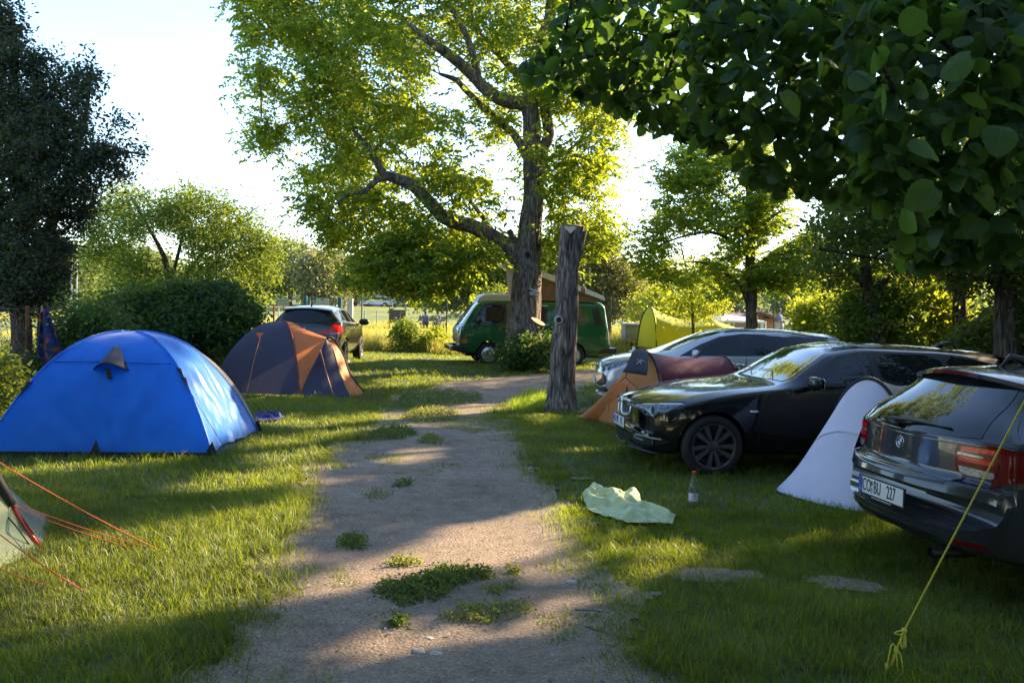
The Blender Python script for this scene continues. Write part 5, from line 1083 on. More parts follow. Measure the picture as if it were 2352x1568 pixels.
# ---- pop-up tunnel tents
def popup(name, label, hoop_c, hoop_r, hoop_h, body_dir, body_len, front_pts, m_front, m_body, rim_m, text_=None, flap=None, tail_h=.62):
    """hoop_c: ground centre of the entrance hoop; body_dir: unit vector along the tunnel"""
    o = empty(name, hoop_c, 0, label, 'tent', 'tents pitched on the camp site'); d = Vector(body_dir).normalized(); s = Vector((-d.y, d.x, 0))
    def hoop(k, h, r): return [d * k + s * (-r * math.cos(a)) + Vector((0, 0, h * math.sin(a) ** .8 if math.sin(a) > 0 else 0)) for a in np.linspace(0, math.pi, 33)]
    h0, h1 = hoop(0, hoop_h, hoop_r), hoop(body_len, hoop_h * .95, hoop_r * 1.0)
    mb = MB(); rows = []
    for i in range(19):
        t = i / 18; row = []
        for a, b in zip(h0, h1):
            p = a.lerp(b, t); p = Vector((p.x, p.y, p.z * (1 - .05 * math.sin(math.pi * t)))); row.append(p + wr(p, .012, 2.5))
        rows.append(row)
    mb.grid(rows); body = mb.build('tunnel', m_body, o, smooth=True)
    mb = MB(); end = [Vector((p.x * 1, p.y * 1, 0)) + d * .9 for p in [d * body_len] * 33]; mb.grid([[a.lerp(b, t) for a, b in zip(h1, end)] for t in np.linspace(0, 1, 8)]); mb.build('tail', m_body, o, smooth=True)
    for h in (h0, h1): mb = MB(); mb.tube(h, .018, 8); mb.build('hoop', rim_m, o, smooth=True)
    # front sheet: from the hoop down to the pegged edge
    F = [Vector(p) - Vector(hoop_c) for p in front_pts]; Fc = cr(F, 33) if len(F) > 2 else [F[0].lerp(F[1], i / 32) for i in range(33)]
    rows = []
    for i in range(21):
        t = i / 20; row = []
        for a, b in zip(h0, Fc):
            p = a.lerp(b, t); p.z += -.035 * math.sin(math.pi * t); row.append(p + wr(p, .014 * math.sin(math.pi * t), 2.2) + Vector((0, 0, 0)))
        rows.append(row)
    mb = MB(); mb.grid(rows); mb.build('front_sheet', m_front, o, smooth=True)
    fr = o.children[-1]; mb = MB(); q = [[rows[7][j] + Vector((-.006, -.012, 0)), rows[8][j] + Vector((-.008, -.016, .0))] for j in range(2, 31)]; mb.grid(q); mb.build('seam_band', mat('band_' + m_front.name, tuple(c * .92 for c in m_front.node_tree.nodes['Principled BSDF'].inputs['Base Color'].default_value[:2]) + (m_front.node_tree.nodes['Principled BSDF'].inputs['Base Color'].default_value[2] * .95,), .6, trans=.2), fr, smooth=True)
    if m_front is not M_whf: mb = MB(); mb.tube([rows[i][18] + Vector((-.002, -.004, 0)) for i in range(1, 21)], .003, 5); mb.build('zip', mat('zip_' + m_front.name, tuple(c * .82 for c in m_front.node_tree.nodes['Principled BSDF'].inputs['Base Color'].default_value[:3]), .6), fr, smooth=True)
    BLOCK.append([(p.x + hoop_c[0], p.y + hoop_c[1]) for p in (h0[0], h1[0], h1[-1], h0[-1], F[-1], F[0])])
    return o, h0, rows, body
def tents():
    blue_tent(); orange_tent()
    # maroon tunnel with apricot front
    c = Vector((PT(1482, 800, 11.6).x, 11.6, gzf(1.8, 11.6))); hh = PT(1482, 807, 11.6).z - c.z
    a, b = G(1336, 960), G(1424, 975); b2 = G(1500, 985); e = Vector((a.x, a.y, a.z)); 
    o, h0, rows, body = popup('tunnel_tent', 'low maroon tunnel tent with an apricot front sheet, behind the black estate car', c, .58, hh, (.95, .30, 0), 1.2, [G(1334, 958) + Vector((.0, .10, .02)), G(1334, 962) + Vector((0, 0, .02)), G(1400, 972) + Vector((0, 0, .02)), G(1500, 990) + Vector((0, 0, .02))][::-1] , M_orf2, M_mar, M_blk)
    # rolled black hood with a white figure
    i0, i1 = 12, 24; rr = [[rows[k][i] + Vector((-.015, -.03, .02)) for i in range(i0, i1)] for k in range(0, 7)]
    q = [PT(1434, 853, 11.05), PT(1489, 861, 10.95)]; top = [h0[i] + Vector((0, -.01, .03)) for i in range(10, 26)]; bot = [q[0].lerp(q[1], t) - c for t in np.linspace(0, 1, 16)]
    top = [PT(1449, 822, 11.45) - c, PT(1458, 806, 11.5) - c, PT(1474, 800, 11.52) - c, PT(1490, 806, 11.45) - c, PT(1492, 822, 11.35) - c]; top = cr(top, 16)
    mb = MB(); mb.grid([[a_.lerp(b_, t) + Vector((-.02, -.05 * math.sin(math.pi * t), 0)) for a_, b_ in zip(top, bot)] for t in np.linspace(0, 1, 8)]); hd = mb.build('hood', M_blk, o, smooth=True, solid=.01)
    m = PT(1468, 829, 11.05) - c; mb = MB()
    for p, q_ in (((-.04, .03), (-.005, .0)), ((-.045, -.03), (-.005, 0)), ((-.01, .0), (.035, .015)), ((.0, .03), (.005, -.01)), ((.035, .015), (.055, .0)), ((-.005, 0), (.02, -.035))):
        mb.bar(m + Vector((p[0], -.09, p[1])), m + Vector((q_[0], -.09, q_[1])), .013, .006)
    mb.build('emblem', M_wink, hd)
    ck = MB(); ck.tube([PT(1440, 855, 11.0) - c, PT(1437, 866, 10.9) - c, PT(1450, 880, 10.7) - c, PT(1467, 893, 10.5) - c], .006, 5); ck.tube([PT(1437, 866, 10.9) - c, PT(1425, 876, 10.9) - c], .006, 5); ck.build('toggle_cord', M_blk, o)
    tp = PT(1528, 868, 11.0) - c
    text('Quechua', .15, M_wink, o, tp + Vector((.36, .0, -.06)), (R(68), 0, R(16)), .002)
    pb = MB(); v = PT(1530, 850, 11.2) - c; pb.add([v, v + Vector((.10, .0, -.06)), v + Vector((-.0, -.02, -.10))], [(0, 1, 2)])
    # white tunnel between the cars
    c = Vector((PT(1990, 900, 7.75).x, 7.75, 0.0)); hh = PT(2000, 869, 7.75).z
    popup('tunnel_tent', 'white front sheet of a low tunnel tent between the black estate and the dark hatchback', c + Vector((.02, 0, gzf(3.2, 7.7))), .43, hh, (.80, .55, 0), 1.0, [G(1995, 1176) + Vector((0, 0, .02)), G(1965, 1178) + Vector((0, 0, .02)), G(1870, 1158) + Vector((0, 0, .02)), G(1787, 1132) + Vector((0, 0, .02)), G(1790, 1122) + Vector((0, 0, .02))], M_whf, M_beigef, M_blk)
    # lime tunnel tent
    Y = 28.5; o = empty('tunnel_tent', (PT(1480, 800, Y).x, Y, gzf(5, Y)), 0, 'tall lime green tunnel tent pitched beyond the silver car by the trailer', 'tent', 'tents pitched on the camp site'); B = Vector(o.location)
    f = lambda x, y, dy=0: PT(x, y, Y + dy) - B
    hoopA = cr([f(1463, 795), f(1466, 770), f(1473, 735), f(1484, 711), f(1494, 703)], 16); hoopB = cr([f(1508, 797, -.9), f(1507, 770, -.9), f(1505, 740, -.9), f(1500, 715, -.5), f(1494, 703)], 16)
    mb = MB(); mb.grid(ruled(hoopA, hoopB, 8, .03, Vector((0, -1, 0)), .02)); mb.build('door_panel', fabric('lime_door', (.40, .46, .04), .6, .55), o, smooth=True)
    mb = MB(); mb.tube(hoopA, .03, 6); mb.tube(hoopB, .018, 6); mb.tube([hoopA[0], hoopA[0] - Vector((0, 0, .45))], .02, 6); mb.build('hoop', mat('dark_green_trim', (.02, .05, .02), .7), o, smooth=True)
    r1 = cr([f(1494, 703), f(1520, 718), f(1560, 732), f(1600, 736), f(1622, 733), f(1632, 728), f(1642, 735), f(1690, 752), f(1730, 772)], 40); r2 = cr([f(1508, 797, -.9), f(1540, 800, -.9), f(1580, 803, -.8), f(1640, 805, -.7), f(1700, 805, -.5), f(1735, 800, -.2)], 40)
    mid = [a.lerp(b, .5) + Vector((0, -.55, .12)) for a, b in zip(r1, r2)]; rows = []
    for a, m_, b in zip(r1, mid, r2): q = cr([a, a.lerp(m_, .5) + Vector((0, -.12, .06)), m_, b], 14); rows.append([p + wr(p, .05, .9) * (0 if i in (0,) else 1) for i, p in enumerate(q)])
    mb = MB(); mb.grid(rows); mb.build('tunnel_side', M_yel, o, smooth=True)
    mb = MB(); mb.grid([[p, p + Vector((0, 1.0, -.3)), p + Vector((0, 1.6, -1.2))] for p in r1]); mb.build('tunnel_back', M_yel, o, smooth=True)
    mb = MB(); q = cr([f(1628, 730, -.02), f(1640, 742, -.3), f(1647, 765, -.7), f(1650, 790, -.8)], 12); mb.tube(q, .02, 6); mb.build('middle_hoop', mat('dark_green_trim', (.02, .05, .02), .7), o, smooth=True)
    # violet tent among the trees far right
    Y = 17; o = empty('ridge_tent', (PT(2265, 780, Y).x, Y, 0), 0, 'dark violet tent half hidden by trees at the right edge', 'tent', 'tents pitched on the camp site'); B = Vector(o.location)
    f = lambda x, y, dy=0: PT(x, y, Y + dy) - B
    mb = MB(); mb.grid(ruled([f(2205, 815), f(2212, 770), f(2262, 706)], [f(2400, 830), f(2380, 770), f(2345, 700)], 14, .1, Vector((0, -1, 0)), .05, 1)); mb.grid([[f(2262, 706), f(2345, 700)], [f(2262, 706, 2), f(2345, 700, 2)]]); mb.build('fly_sheet', M_violf, o, smooth=True)
    # pale green tent, bottom left corner
    o = empty('tent', tuple(G(40, 1290)), 0, 'pale green tent corner with a red pole at the bottom left edge', 'tent', 'tents pitched on the camp site'); B = Vector(o.location)
    pt, pb_, st = PT(26, 1158, 5.6), G(95, 1262), PT(-40, 1050, 5.5)
    gl, gb = PT(-300, 1000, 4.6), G(-330, 1500)
    rows = ruled([PT(-60, 1020, 5.5) - B, PT(-15, 1090, 5.55) - B, pt - B, PT(60, 1208, 5.65) - B, pb_ - B], [PT(-300, 950, 4.9) - B, PT(-300, 1000, 4.85) - B, G(-260, 1360) - B + Vector((0, 0, .25)), G(-160, 1340) - B + Vector((0, 0, .1)), G(0, 1302) - B], 14, .03, Vector((0, -1, 0)), .02)
    mb = MB(); mb.grid(rows); mb.build('door_panel', M_pale, o, smooth=True)
    mb = MB(); mb.grid(ruled([PT(-15, 1090, 5.6) - B, pt - B + Vector((0, .03, 0)), pb_ - B + Vector((0, .03, 0))], [PT(20, 1120, 6.2) - B, PT(70, 1165, 6.3) - B, G(118, 1190) - B], 8, 0, None, .01)); mb.build('side_panel', fabric('grey_green_nylon', (.16, .20, .16), .5, .3), o, smooth=True)
    dl = [r_[0] for r_ in rows[::-1]] + [r_[-1] for r_ in rows]; dl = [pb_ - B, PT(60, 1208, 5.65) - B, pt - B, PT(-15, 1090, 5.55) - B, PT(-60, 1020, 5.5) - B, PT(-180, 975, 5.2) - B, PT(-300, 950, 4.9) - B, PT(-330, 1080, 4.8) - B, G(-345, 1380) - B]; dl = cr(dl, 33); bk = [Vector((p.x - 2.0 + .5 * i / 32, p.y + .25 - .3 * i / 32, max(0, p.z) * .55)) for i, p in enumerate(dl)]
    mb = MB(); mb.grid([[a.lerp(b, t) + Vector((0, 0, -.05 * math.sin(math.pi * t) * (a.z > .3))) for a, b in zip(dl, bk)] for t in np.linspace(0, 1, 12)]); mb.grid([[p.lerp(Vector((bk[16].x - .5, bk[16].y, 0)), t) for p in bk] for t in np.linspace(0, 1, 6)]); mb.build('fly_sheet', M_pale, o, smooth=True)
    mb = MB(); mb.tube(cr([PT(-60, 1020, 5.48) - B, PT(-12, 1092, 5.52) - B, pt - B], 8), [.032] * 8, 8); mb.build('pole_sleeve', M_blk, o, smooth=True)
    mb = MB(); mb.tube([pt - B, PT(60, 1210, 5.62) - B, pb_ - B], .013, 8); mb.build('red_pole', mat('red_anodised', (.75, .05, .03), .25, .3, coat=.5), o, smooth=True)
    mb = MB(); mb.tube(cr([pt - B + Vector((-.05, -.03, -.03)), PT(34, 1205, 5.5) - B, PT(60, 1240, 5.5) - B, G(75, 1262) - B], 10), .005, 5); mb.build('tension_cord', M_blk, o)
    rd = mat('red_cord', (.62, .10, .03), .6); pg = G(366, 1263)
    guy('guy_line', 'upper red guy line running from the left edge to a peg in the lawn', PT(-60, 1026, 5.3), pg, rd, .0035)
    guy('guy_line', 'red guy line from the red pole to the lawn, upper of the close pair', PT(30, 1152, 5.6), pg + Vector((-.02, .02, 0)), rd, .003); guy('guy_line', 'red guy line from the red pole to the lawn, lower of a close pair', PT(28, 1160, 5.6), pg + Vector((-.06, -.05, 0)), rd, .003)
    guy('guy_line', 'red guy line crossing the pale green tent down to the sunny grass', PT(-60, 1180, 4.9), G(203, 1362), rd, .0035); guy('guy_line', 'short red guy line lowest on the left, close to the grass', PT(-40, 1285, 4.9), G(152, 1355), rd, .003)
    # yellow rope with knots
    ym = mat('yellow_rope', (.62, .55, .06), .6); a, b = G(2036, 1548), PT(2480, 680, 3.35); kn = PT(2077, 1447, 3.93)
    mb = MB(); P = [a, kn] + [kn.lerp(b, t) for t in np.linspace(.02, 1, 14)] + [Vector((2.49, 2.99, 2.6))]; mb.tube(P, .0042, 7)
    def loop(c, dx, dz, r_=.0036): return cr([c, c + Vector((dx * .6, -.005, dz * .2)), c + Vector((dx, -.01, dz)), c + Vector((dx * .4, -.01, dz * 1.3)), c], 14)
    mb.tube(loop(kn, -.05, -.012), .0035, 6); mb.tube(loop(kn, -.018, -.06), .0035, 6); mb.tube(loop(kn + Vector((0, 0, -.01)), .005, -.05), .0035, 6)
    mb.lathe([(.0005, -.014), (.010, -.010), (.013, 0), (.010, .010), (.0005, .014)], 10, 'Z', tuple(kn))
    k2 = a.lerp(kn, .55); mb.tube(loop(k2, .03, -.09), .0035, 6); mb.tube(loop(a + Vector((0, 0, .03)), .035, .09), .0035, 6); mb.lathe([(.0005, -.02), (.009, -.012), (.011, 0), (.009, .012), (.0005, .02)], 10, 'Z', tuple(k2)); mb.tube([a + Vector((0, 0, .05)), a + Vector((-.005, 0, -.03))], .009, 6)
    tag(mb.build('rope', ym, smooth=True), 'taut yellow rope with knotted loops rising across the dark hatchback', 'rope')
def cloth(name, label, cat, outline_px, m, h=.05, seed=0, fold=3.0, res=.022, dz=.035, ridges=()):
    """crumpled textile on the grass"""
    P = [G(a, b) for a, b in outline_px]; pa = [(p.x, p.y) for p in P]; B = []
    for i in range(len(pa)):
        a, b = Vector(pa[i]), Vector(pa[(i + 1) % len(pa)]); n = max(1, int((b - a).length / res)); B += [a + (b - a) * (k / n) for k in range(n)]
    pl = [(p.x, p.y) for p in B]; xs_, ys_ = [p[0] for p in pl], [p[1] for p in pl]; gx, gy = np.meshgrid(np.arange(min(xs_), max(xs_), res), np.arange(min(ys_), max(ys_), res)); gx, gy = gx.ravel(), gy.ravel()
    ok = in_poly(pl, gx, gy) & (dist_poly(pl, gx, gy) > res * .5); nb = len(pl)
    v2, _, f2, *_r = geometry.delaunay_2d_cdt([Vector(p) for p in pl] + [Vector((a, b)) for a, b in zip(gx[ok], gy[ok])], [(i, (i + 1) % nb) for i in range(nb)], [list(range(nb))], 1, 1e-5)
    V = []; RL = [[tuple(G(a, b)[:2]) for a, b in l] for l in ridges]
    for p in v2:
        q = Vector((p.x * fold, p.y * fold, seed)); w = Vector((noise.noise(q), noise.noise(q + Vector((3, 3, 3))))) * .05; z = 0
        for l in RL:
            d = min((Vector(geometry.intersect_point_line(p + w, Vector(l[i]), Vector(l[i + 1]))[0][:2]) if 0 <= geometry.intersect_point_line(p + w, Vector(l[i]), Vector(l[i + 1]))[1] <= 1 else Vector(min(l, key=lambda c: (Vector(c) - p).length))) .__sub__(p + w).length for i in range(len(l) - 1)); z += math.exp(-(d / .045) ** 2)
        e = min(1, float(dist_poly(pl, np.array([p.x]), np.array([p.y]))[0]) / .05)
        V.append((p.x, p.y, gzf(p.x, p.y) + dz + h * (min(z, 1.3) + .35 * noise.noise(q * 2.2) + .22 * (1 - abs(noise.noise(q * 3.1 + Vector((7, 7, 7)))) * 2.5) + .1) * (.35 + .65 * e)))
    F = [tuple(f) for f in f2]; mb = MB(); mb.v = V; mb.f = F; mb.m = [0] * len(F); o = mb.build(name, m, smooth=True)
    mo = o.modifiers.new('solid', 'SOLIDIFY'); mo.thickness = .005; mo.offset = 0; s2 = o.modifiers.new('sub', 'SUBSURF'); s2.levels = 1; s2.render_levels = 1
    return tag(o, label, cat)
def small_things():
    cloth('towel', 'pale green towel lying crumpled on the grass beside the path', 'towel', [(1336, 1150), (1352, 1128), (1378, 1130), (1400, 1142), (1440, 1140), (1468, 1143), (1475, 1170), (1500, 1178), (1552, 1192), (1545, 1213), (1500, 1212), (1440, 1212), (1395, 1196), (1350, 1180)], mat('terry_cloth', (.50, .56, .30), .95, bump=.5, bscale=180), .062, 2, 5, ridges=[[(1345, 1152), (1360, 1168), (1400, 1175), (1450, 1182), (1490, 1180), (1540, 1200)], [(1345, 1152), (1365, 1133), (1395, 1146), (1425, 1148)], [(1405, 1150), (1425, 1168)], [(1455, 1145), (1450, 1165)], [(1440, 1205), (1460, 1192), (1480, 1202)]])
    cloth('cloth', 'dark blue cloth lying on the lawn behind the blue tent', 'cloth', [(578, 962), (600, 955), (640, 957), (655, 963), (640, 970), (585, 972)], mat('navy_cloth', (.008, .012, .09), .8, col2=(.02, .03, .16), nscale=8), .06, 5, 6, ridges=[[(590, 960), (615, 966)], [(620, 958), (645, 966)]])
    # bottle
    b = G(1592, 1161); H = .30; o = empty('water_bottle', b, 0, 'clear plastic bottle with a red cap standing in the right-hand grass', 'bottle')
    gm, t, bs = newmat('bottle_plastic'); bs.inputs['Base Color'].default_value = (.75, .88, .95, 1); bs.inputs['Transmission Weight'].default_value = .92; bs.inputs['Roughness'].default_value = .08; bs.inputs['IOR'].default_value = 1.2
    k = .31 / .30
    mb = MB(); mb.lathe([(.0005, .004), (.034, .004), (.040, .012), (.040, .04), (.039, .12), (.040, .128), (.038, .145), (.041, .165), (.038, .19), (.030, .225), (.019, .258), (.014, .272), (.014, .29)], 32); mb.build('bottle_body', gm, o, smooth=True)
    mb = MB(); mb.lathe([(.0415, .022), (.0415, .118)], 32); lb = mb.build('label', mat('label_print', (.62, .64, .74), .5, col2=(.80, .62, .74), nscale=18), o, smooth=True)
    mb = MB(); mb.lathe([(.0420, .022), (.0420, .045)], 24); mb.build('label_band', mat('label_dark', (.10, .10, .16), .5, col2=(.35, .33, .4), nscale=60), lb)
    mb = MB(); mb.box((0, -.0422, .095), (.012, .002, .014)); mb.build('label_mark', mat('label_red', (.5, .03, .05), .5), lb)
    mb = MB(); mb.lathe([(.0005, .305), (.015, .305), (.0165, .302), (.0165, .282), (.015, .28)], 24); mb.build('cap', mat('red_plastic', (.62, .035, .02), .35), o, smooth=True)
    # stones and sticks on the path
    r = random.Random(4); sm = mat('stone', (.30, .27, .26), .85, col2=(.42, .38, .34), nscale=14, bump=.4, bscale=30)
    for i, (px, py, s_, lab) in enumerate(((1315, 1342, .035, 'round pale pebble on the sunlit right side of the path'), (1222, 1748 / 1.0 * .905, .02, ''), (985, 1470, .025, 'flat grey stone in the middle of the path near the bottom'), (962, 1500, .03, 'grey stone just left of the flat one near the bottom'), (1000, 1506, .03, 'light flat stone lowest of the path stones'), (1262, 1382, .018, 'small stone at the right path edge below the round pebble'), (870, 1380, .02, 'bluish stone left of the dark weeds'), (675, 1330, .014, 'small whitish stone at the left edge of the path'))):
        if not lab: continue
        p = G(px, py); mb = MB(); rows = []
        for a in range(9):
            th = math.pi * a / 8; rows.append([Vector((math.sin(th) * math.cos(f), math.sin(th) * math.sin(f), math.cos(th))) for f in np.linspace(0, 2 * math.pi, 15)])
        q = [[Vector((v.x * s_ * 1.2, v.y * s_, v.z * s_ * .45)) * (1 + .35 * noise.noise(v * 1.4 + Vector((i, 0, 0)))) for v in row] for row in rows]
        mb.grid(q); o = mb.build('pebble', sm, smooth=True, loc=p + Vector((0, 0, s_ * .3))); tag(o, lab, 'stone', 'stones lying on the path')
    tw = mat('dry_twig', (.10, .075, .05), .9)
    for pts, lab in (([(1118, 1641), (1124, 1643)], ''), ([(1320, 1405), (1360, 1406), (1398, 1411)], 'thin dark twig at the right edge of the path'), ([(1345, 1443), (1372, 1452), (1420, 1470)], 'bent twig on the path by the right-hand grass'), ([(1204, 1210), (1240, 1250)], ''), ([(650, 1003), (690, 1006)], '')):
        if not lab: continue
        mb = MB(); mb.tube([G(a, b) + Vector((0, 0, .012)) for a, b in pts], [.005, .004, .002][:len(pts)], 5); tag(mb.build('twig', tw), lab, 'twig')
    lit = MB(); pl = []
    r_ = np.random.default_rng(9); n = 8000; x = r_.uniform(-2.4, 2.2, n); y = r_.uniform(3.4, 13, n); ok = path_edge(x, y) > .03; x, y = x[ok], y[ok]; n = len(x); z = gz(x, y) + .024
    a = r_.uniform(0, 6.28, n); s_ = r_.uniform(.003, .013, n); c, s2 = np.cos(a) * s_, np.sin(a) * s_; w = r_.uniform(.2, .8, n)
    V = np.stack([np.stack([x - c, y - s2, z], 1), np.stack([x + s2 * w, y - c * w, z + s_ * .5], 1), np.stack([x + c, y + s2, z + s_ * .2], 1), np.stack([x - s2 * w, y + c * w, z], 1)], 1).reshape(-1, 3)
    o = np_mesh('gravel', V, np.arange(n * 4).reshape(-1, 4), leafmat('grit', (.10, .085, .07), (.42, .37, .31), (.1, .1, .1), .02, .9), rnd=r_.random(n)); tag(o, 'loose grit and bits of straw scattered on the dirt path', 'gravel', kind='stuff')
def weeds():
    M_w1 = leafmat('weed_leaf', (.045, .085, .025), (.09, .13, .04), (.22, .30, .04), .4); M_w2 = leafmat('weed_light', (.09, .13, .03), (.16, .18, .05), (.4, .42, .08), .4)
    items = [([(905, 930), (930, 908), (1000, 903), (1075, 915), (1110, 912), (1100, 926), (1050, 935), (940, 950)], .17, M_w1, 2300, 'largest weed clump in the middle of the far path'), ([(930, 955), (960, 938), (1055, 950), (1050, 968), (960, 975), (920, 965)], .10, M_w2, 1000, 'sunlit yellowish weeds just below the large path clump'),
             ([(840, 1015), (870, 990), (940, 985), (960, 1000), (930, 1012)], .09, M_w1, 700, 'low weeds where the left lawn meets the path'), ([(955, 1022), (975, 1005), (1020, 1012), (1015, 1024)], .10, M_w2, 260, 'dry grass tuft in the centre of the path'),
             ([(775, 1262), (780, 1240), (830, 1236), (842, 1250), (830, 1268)], .09, M_w1, 200, 'small dark weed on the left of the path'), ([(895, 1305), (900, 1290), (960, 1288), (965, 1302)], .05, M_w2, 120, 'bright little weed above the long dark one'),
             ([(855, 1370), (880, 1345), (960, 1335), (1010, 1310), (1120, 1315), (1125, 1335), (1060, 1350), (1010, 1385), (920, 1400)], .06, M_w1, 1000, 'long dark weed patch in the centre of the near path'), ([(1095, 1360), (1180, 1345), (1190, 1360), (1130, 1375)], .02, M_w2, 130, 'flat sparse weeds right of the long dark patch'),
             ([(880, 1445), (910, 1425), (940, 1432), (930, 1450)], .04, M_w1, 90, 'small green weed below the long dark patch'), ([(905, 1115), (940, 1105), (950, 1118), (915, 1124)], .035, M_w1, 90, 'small weed in the middle of the shaded path'),
             ([(830, 1145), (870, 1125), (900, 1140), (850, 1160)], .02, M_w2, 90, 'thin flat weeds left of the shaded path centre'), ([(1170, 1315), (1185, 1308), (1195, 1320), (1178, 1325)], .05, M_w2, 40, 'tiny yellow-green seedling right of the path centre'),
             ([(1060, 1400), (1200, 1390), (1240, 1410), (1120, 1440), (1000, 1430)], .015, M_w2, 420, 'sparse flat greenery spread low over the near path'), ([(1155, 935), (1200, 905), (1262, 900), (1262, 945), (1190, 955)], .16, leafmat('lush_tuft', (.07, .13, .02), (.14, .2, .04), (.45, .6, .06), .5), 1500, 'tall bright grass tuft left of the tree stump')]
    for i, (poly, h, m, n, lab) in enumerate(items):
        P = gpoly(poly); r = np.random.default_rng(100 + i); A = np.array(P); lo, hi = A.min(0), A.max(0); x = r.uniform(lo[0], hi[0], n * 4); y = r.uniform(lo[1], hi[1], n * 4); ok = in_poly(P, x, y); x, y = x[ok][:n], y[ok][:n]
        e = np.clip(dist_poly(P, x, y) / .12, .15, 1); z = gz(x, y) + .01 + r.random(len(x)) * h * e * (.5 + vnoise(x * 6, y * 6, i))
        c = np.stack([x, y, z], 1)
        if 'tuft' in lab and 'tall' in lab:
            hh = h * r.uniform(.5, 1.5, len(x)) * e; th = r.uniform(0, 6.28, len(x)); w = .004; V = np.stack([np.stack([x - w, y, gz(x, y)], 1), np.stack([x + w, y, gz(x, y)], 1), np.stack([x + np.cos(th) * hh * .5, y + np.sin(th) * hh * .5, gz(x, y) + hh], 1)], 1).reshape(-1, 3); F = np.arange(len(x) * 3).reshape(-1, 3); rn = r.random(len(x))
        else: V, F, rn = leaf_cloud(np.repeat(c, 4, 0) + r.normal(size=(len(c) * 4, 3)) * .02, .024 if h > .03 else .02, 200 + i, .55, -.3)
        o = np_mesh('weed_tuft', V, F, m, rnd=rn); tag(o, lab, 'weed', 'weeds growing on and beside the path', 'stuff' if ('flat' in lab or 'low' in lab) else None)
# ------------------------------------------------------------------ fences, far things
M_rust = mat('rusty_iron', (.12, .035, .018), .85, col2=(.20, .07, .035), nscale=20); M_green_s = mat('green_steel', (.02, .05, .03), .5); M_teal = mat('teal_steel', (.01, .10, .13), .4); M_galv = mat('galvanised', (.30, .31, .31), .5, .5)
M_wood = mat('weathered_wood', (.20, .16, .12), .85, col2=(.30, .24, .18), nscale=12, stretch=(1, 1, .1)); M_concrete = mat('concrete', (.38, .36, .33), .9, col2=(.30, .28, .25), nscale=3)
def mesh_panel(mb, a, b, z0, z1, cell=.07, r=.0022):
    """diagonal chain-link between ground points a and b"""
    a, b = Vector(a), Vector(b); L = (b - a).length; d = (b - a) / L; H = z1 - z0; n = int((L + H) / cell)
    for i in range(n + 1):
        s0 = i * cell - H
        for sg in (1, -1):
            t0, t1 = (s0, s0 + H) if sg == 1 else (s0 + H, s0)
            u0, v0, u1, v1 = t0, 0.0, t1, H
            def clip(u0, v0, u1, v1):
                if u0 < 0: v0 += (0 - u0) / (u1 - u0) * (v1 - v0); u0 = 0
                elif u0 > L: v0 += (L - u0) / (u1 - u0) * (v1 - v0); u0 = L
                return u0, v0
            if max(u0, u1) <= 0 or min(u0, u1) >= L: continue
            p = clip(u0, v0, u1, v1); q = clip(u1, v1, u0, v0)
            A, B_ = a + d * p[0] + Vector((0, 0, z0 + p[1])), a + d * q[0] + Vector((0, 0, z0 + q[1])); w = Vector((0, 0, r)) ; mb.add([A - w, A + w, B_ + w, B_ - w], [(0, 1, 2, 3)])
def fence(name, label, pts, h, post_m, mesh_m, pr=.025, cell=.07, r=.0022, cat='fence', mesh=True, zoff=0, wires=()):
    o = empty(name, tuple(pts[0]), 0, label, cat); B = Vector(pts[0])
    for p in pts: mb = MB(); q = Vector(p) - B; mb.tube([q + Vector((0, 0, -.1)), q + Vector((0, 0, h))], pr, 8); mb.build('post', post_m, o)
    mb = MB()
    for i in range(len(pts) - 1):
        a, b = Vector(pts[i]) - B, Vector(pts[i + 1]) - B
        if mesh: mesh_panel(mb, a, b, .03, h - .05, cell, r)
        for z in tuple(wires) + (h - .05,): mb.tube([a + Vector((0, 0, z)), b + Vector((0, 0, z))], .004, 4)
    mb.build('wire_mesh', mesh_m, o); return o
def gp(x, y): return Vector((x, y, gzf(x, y)))
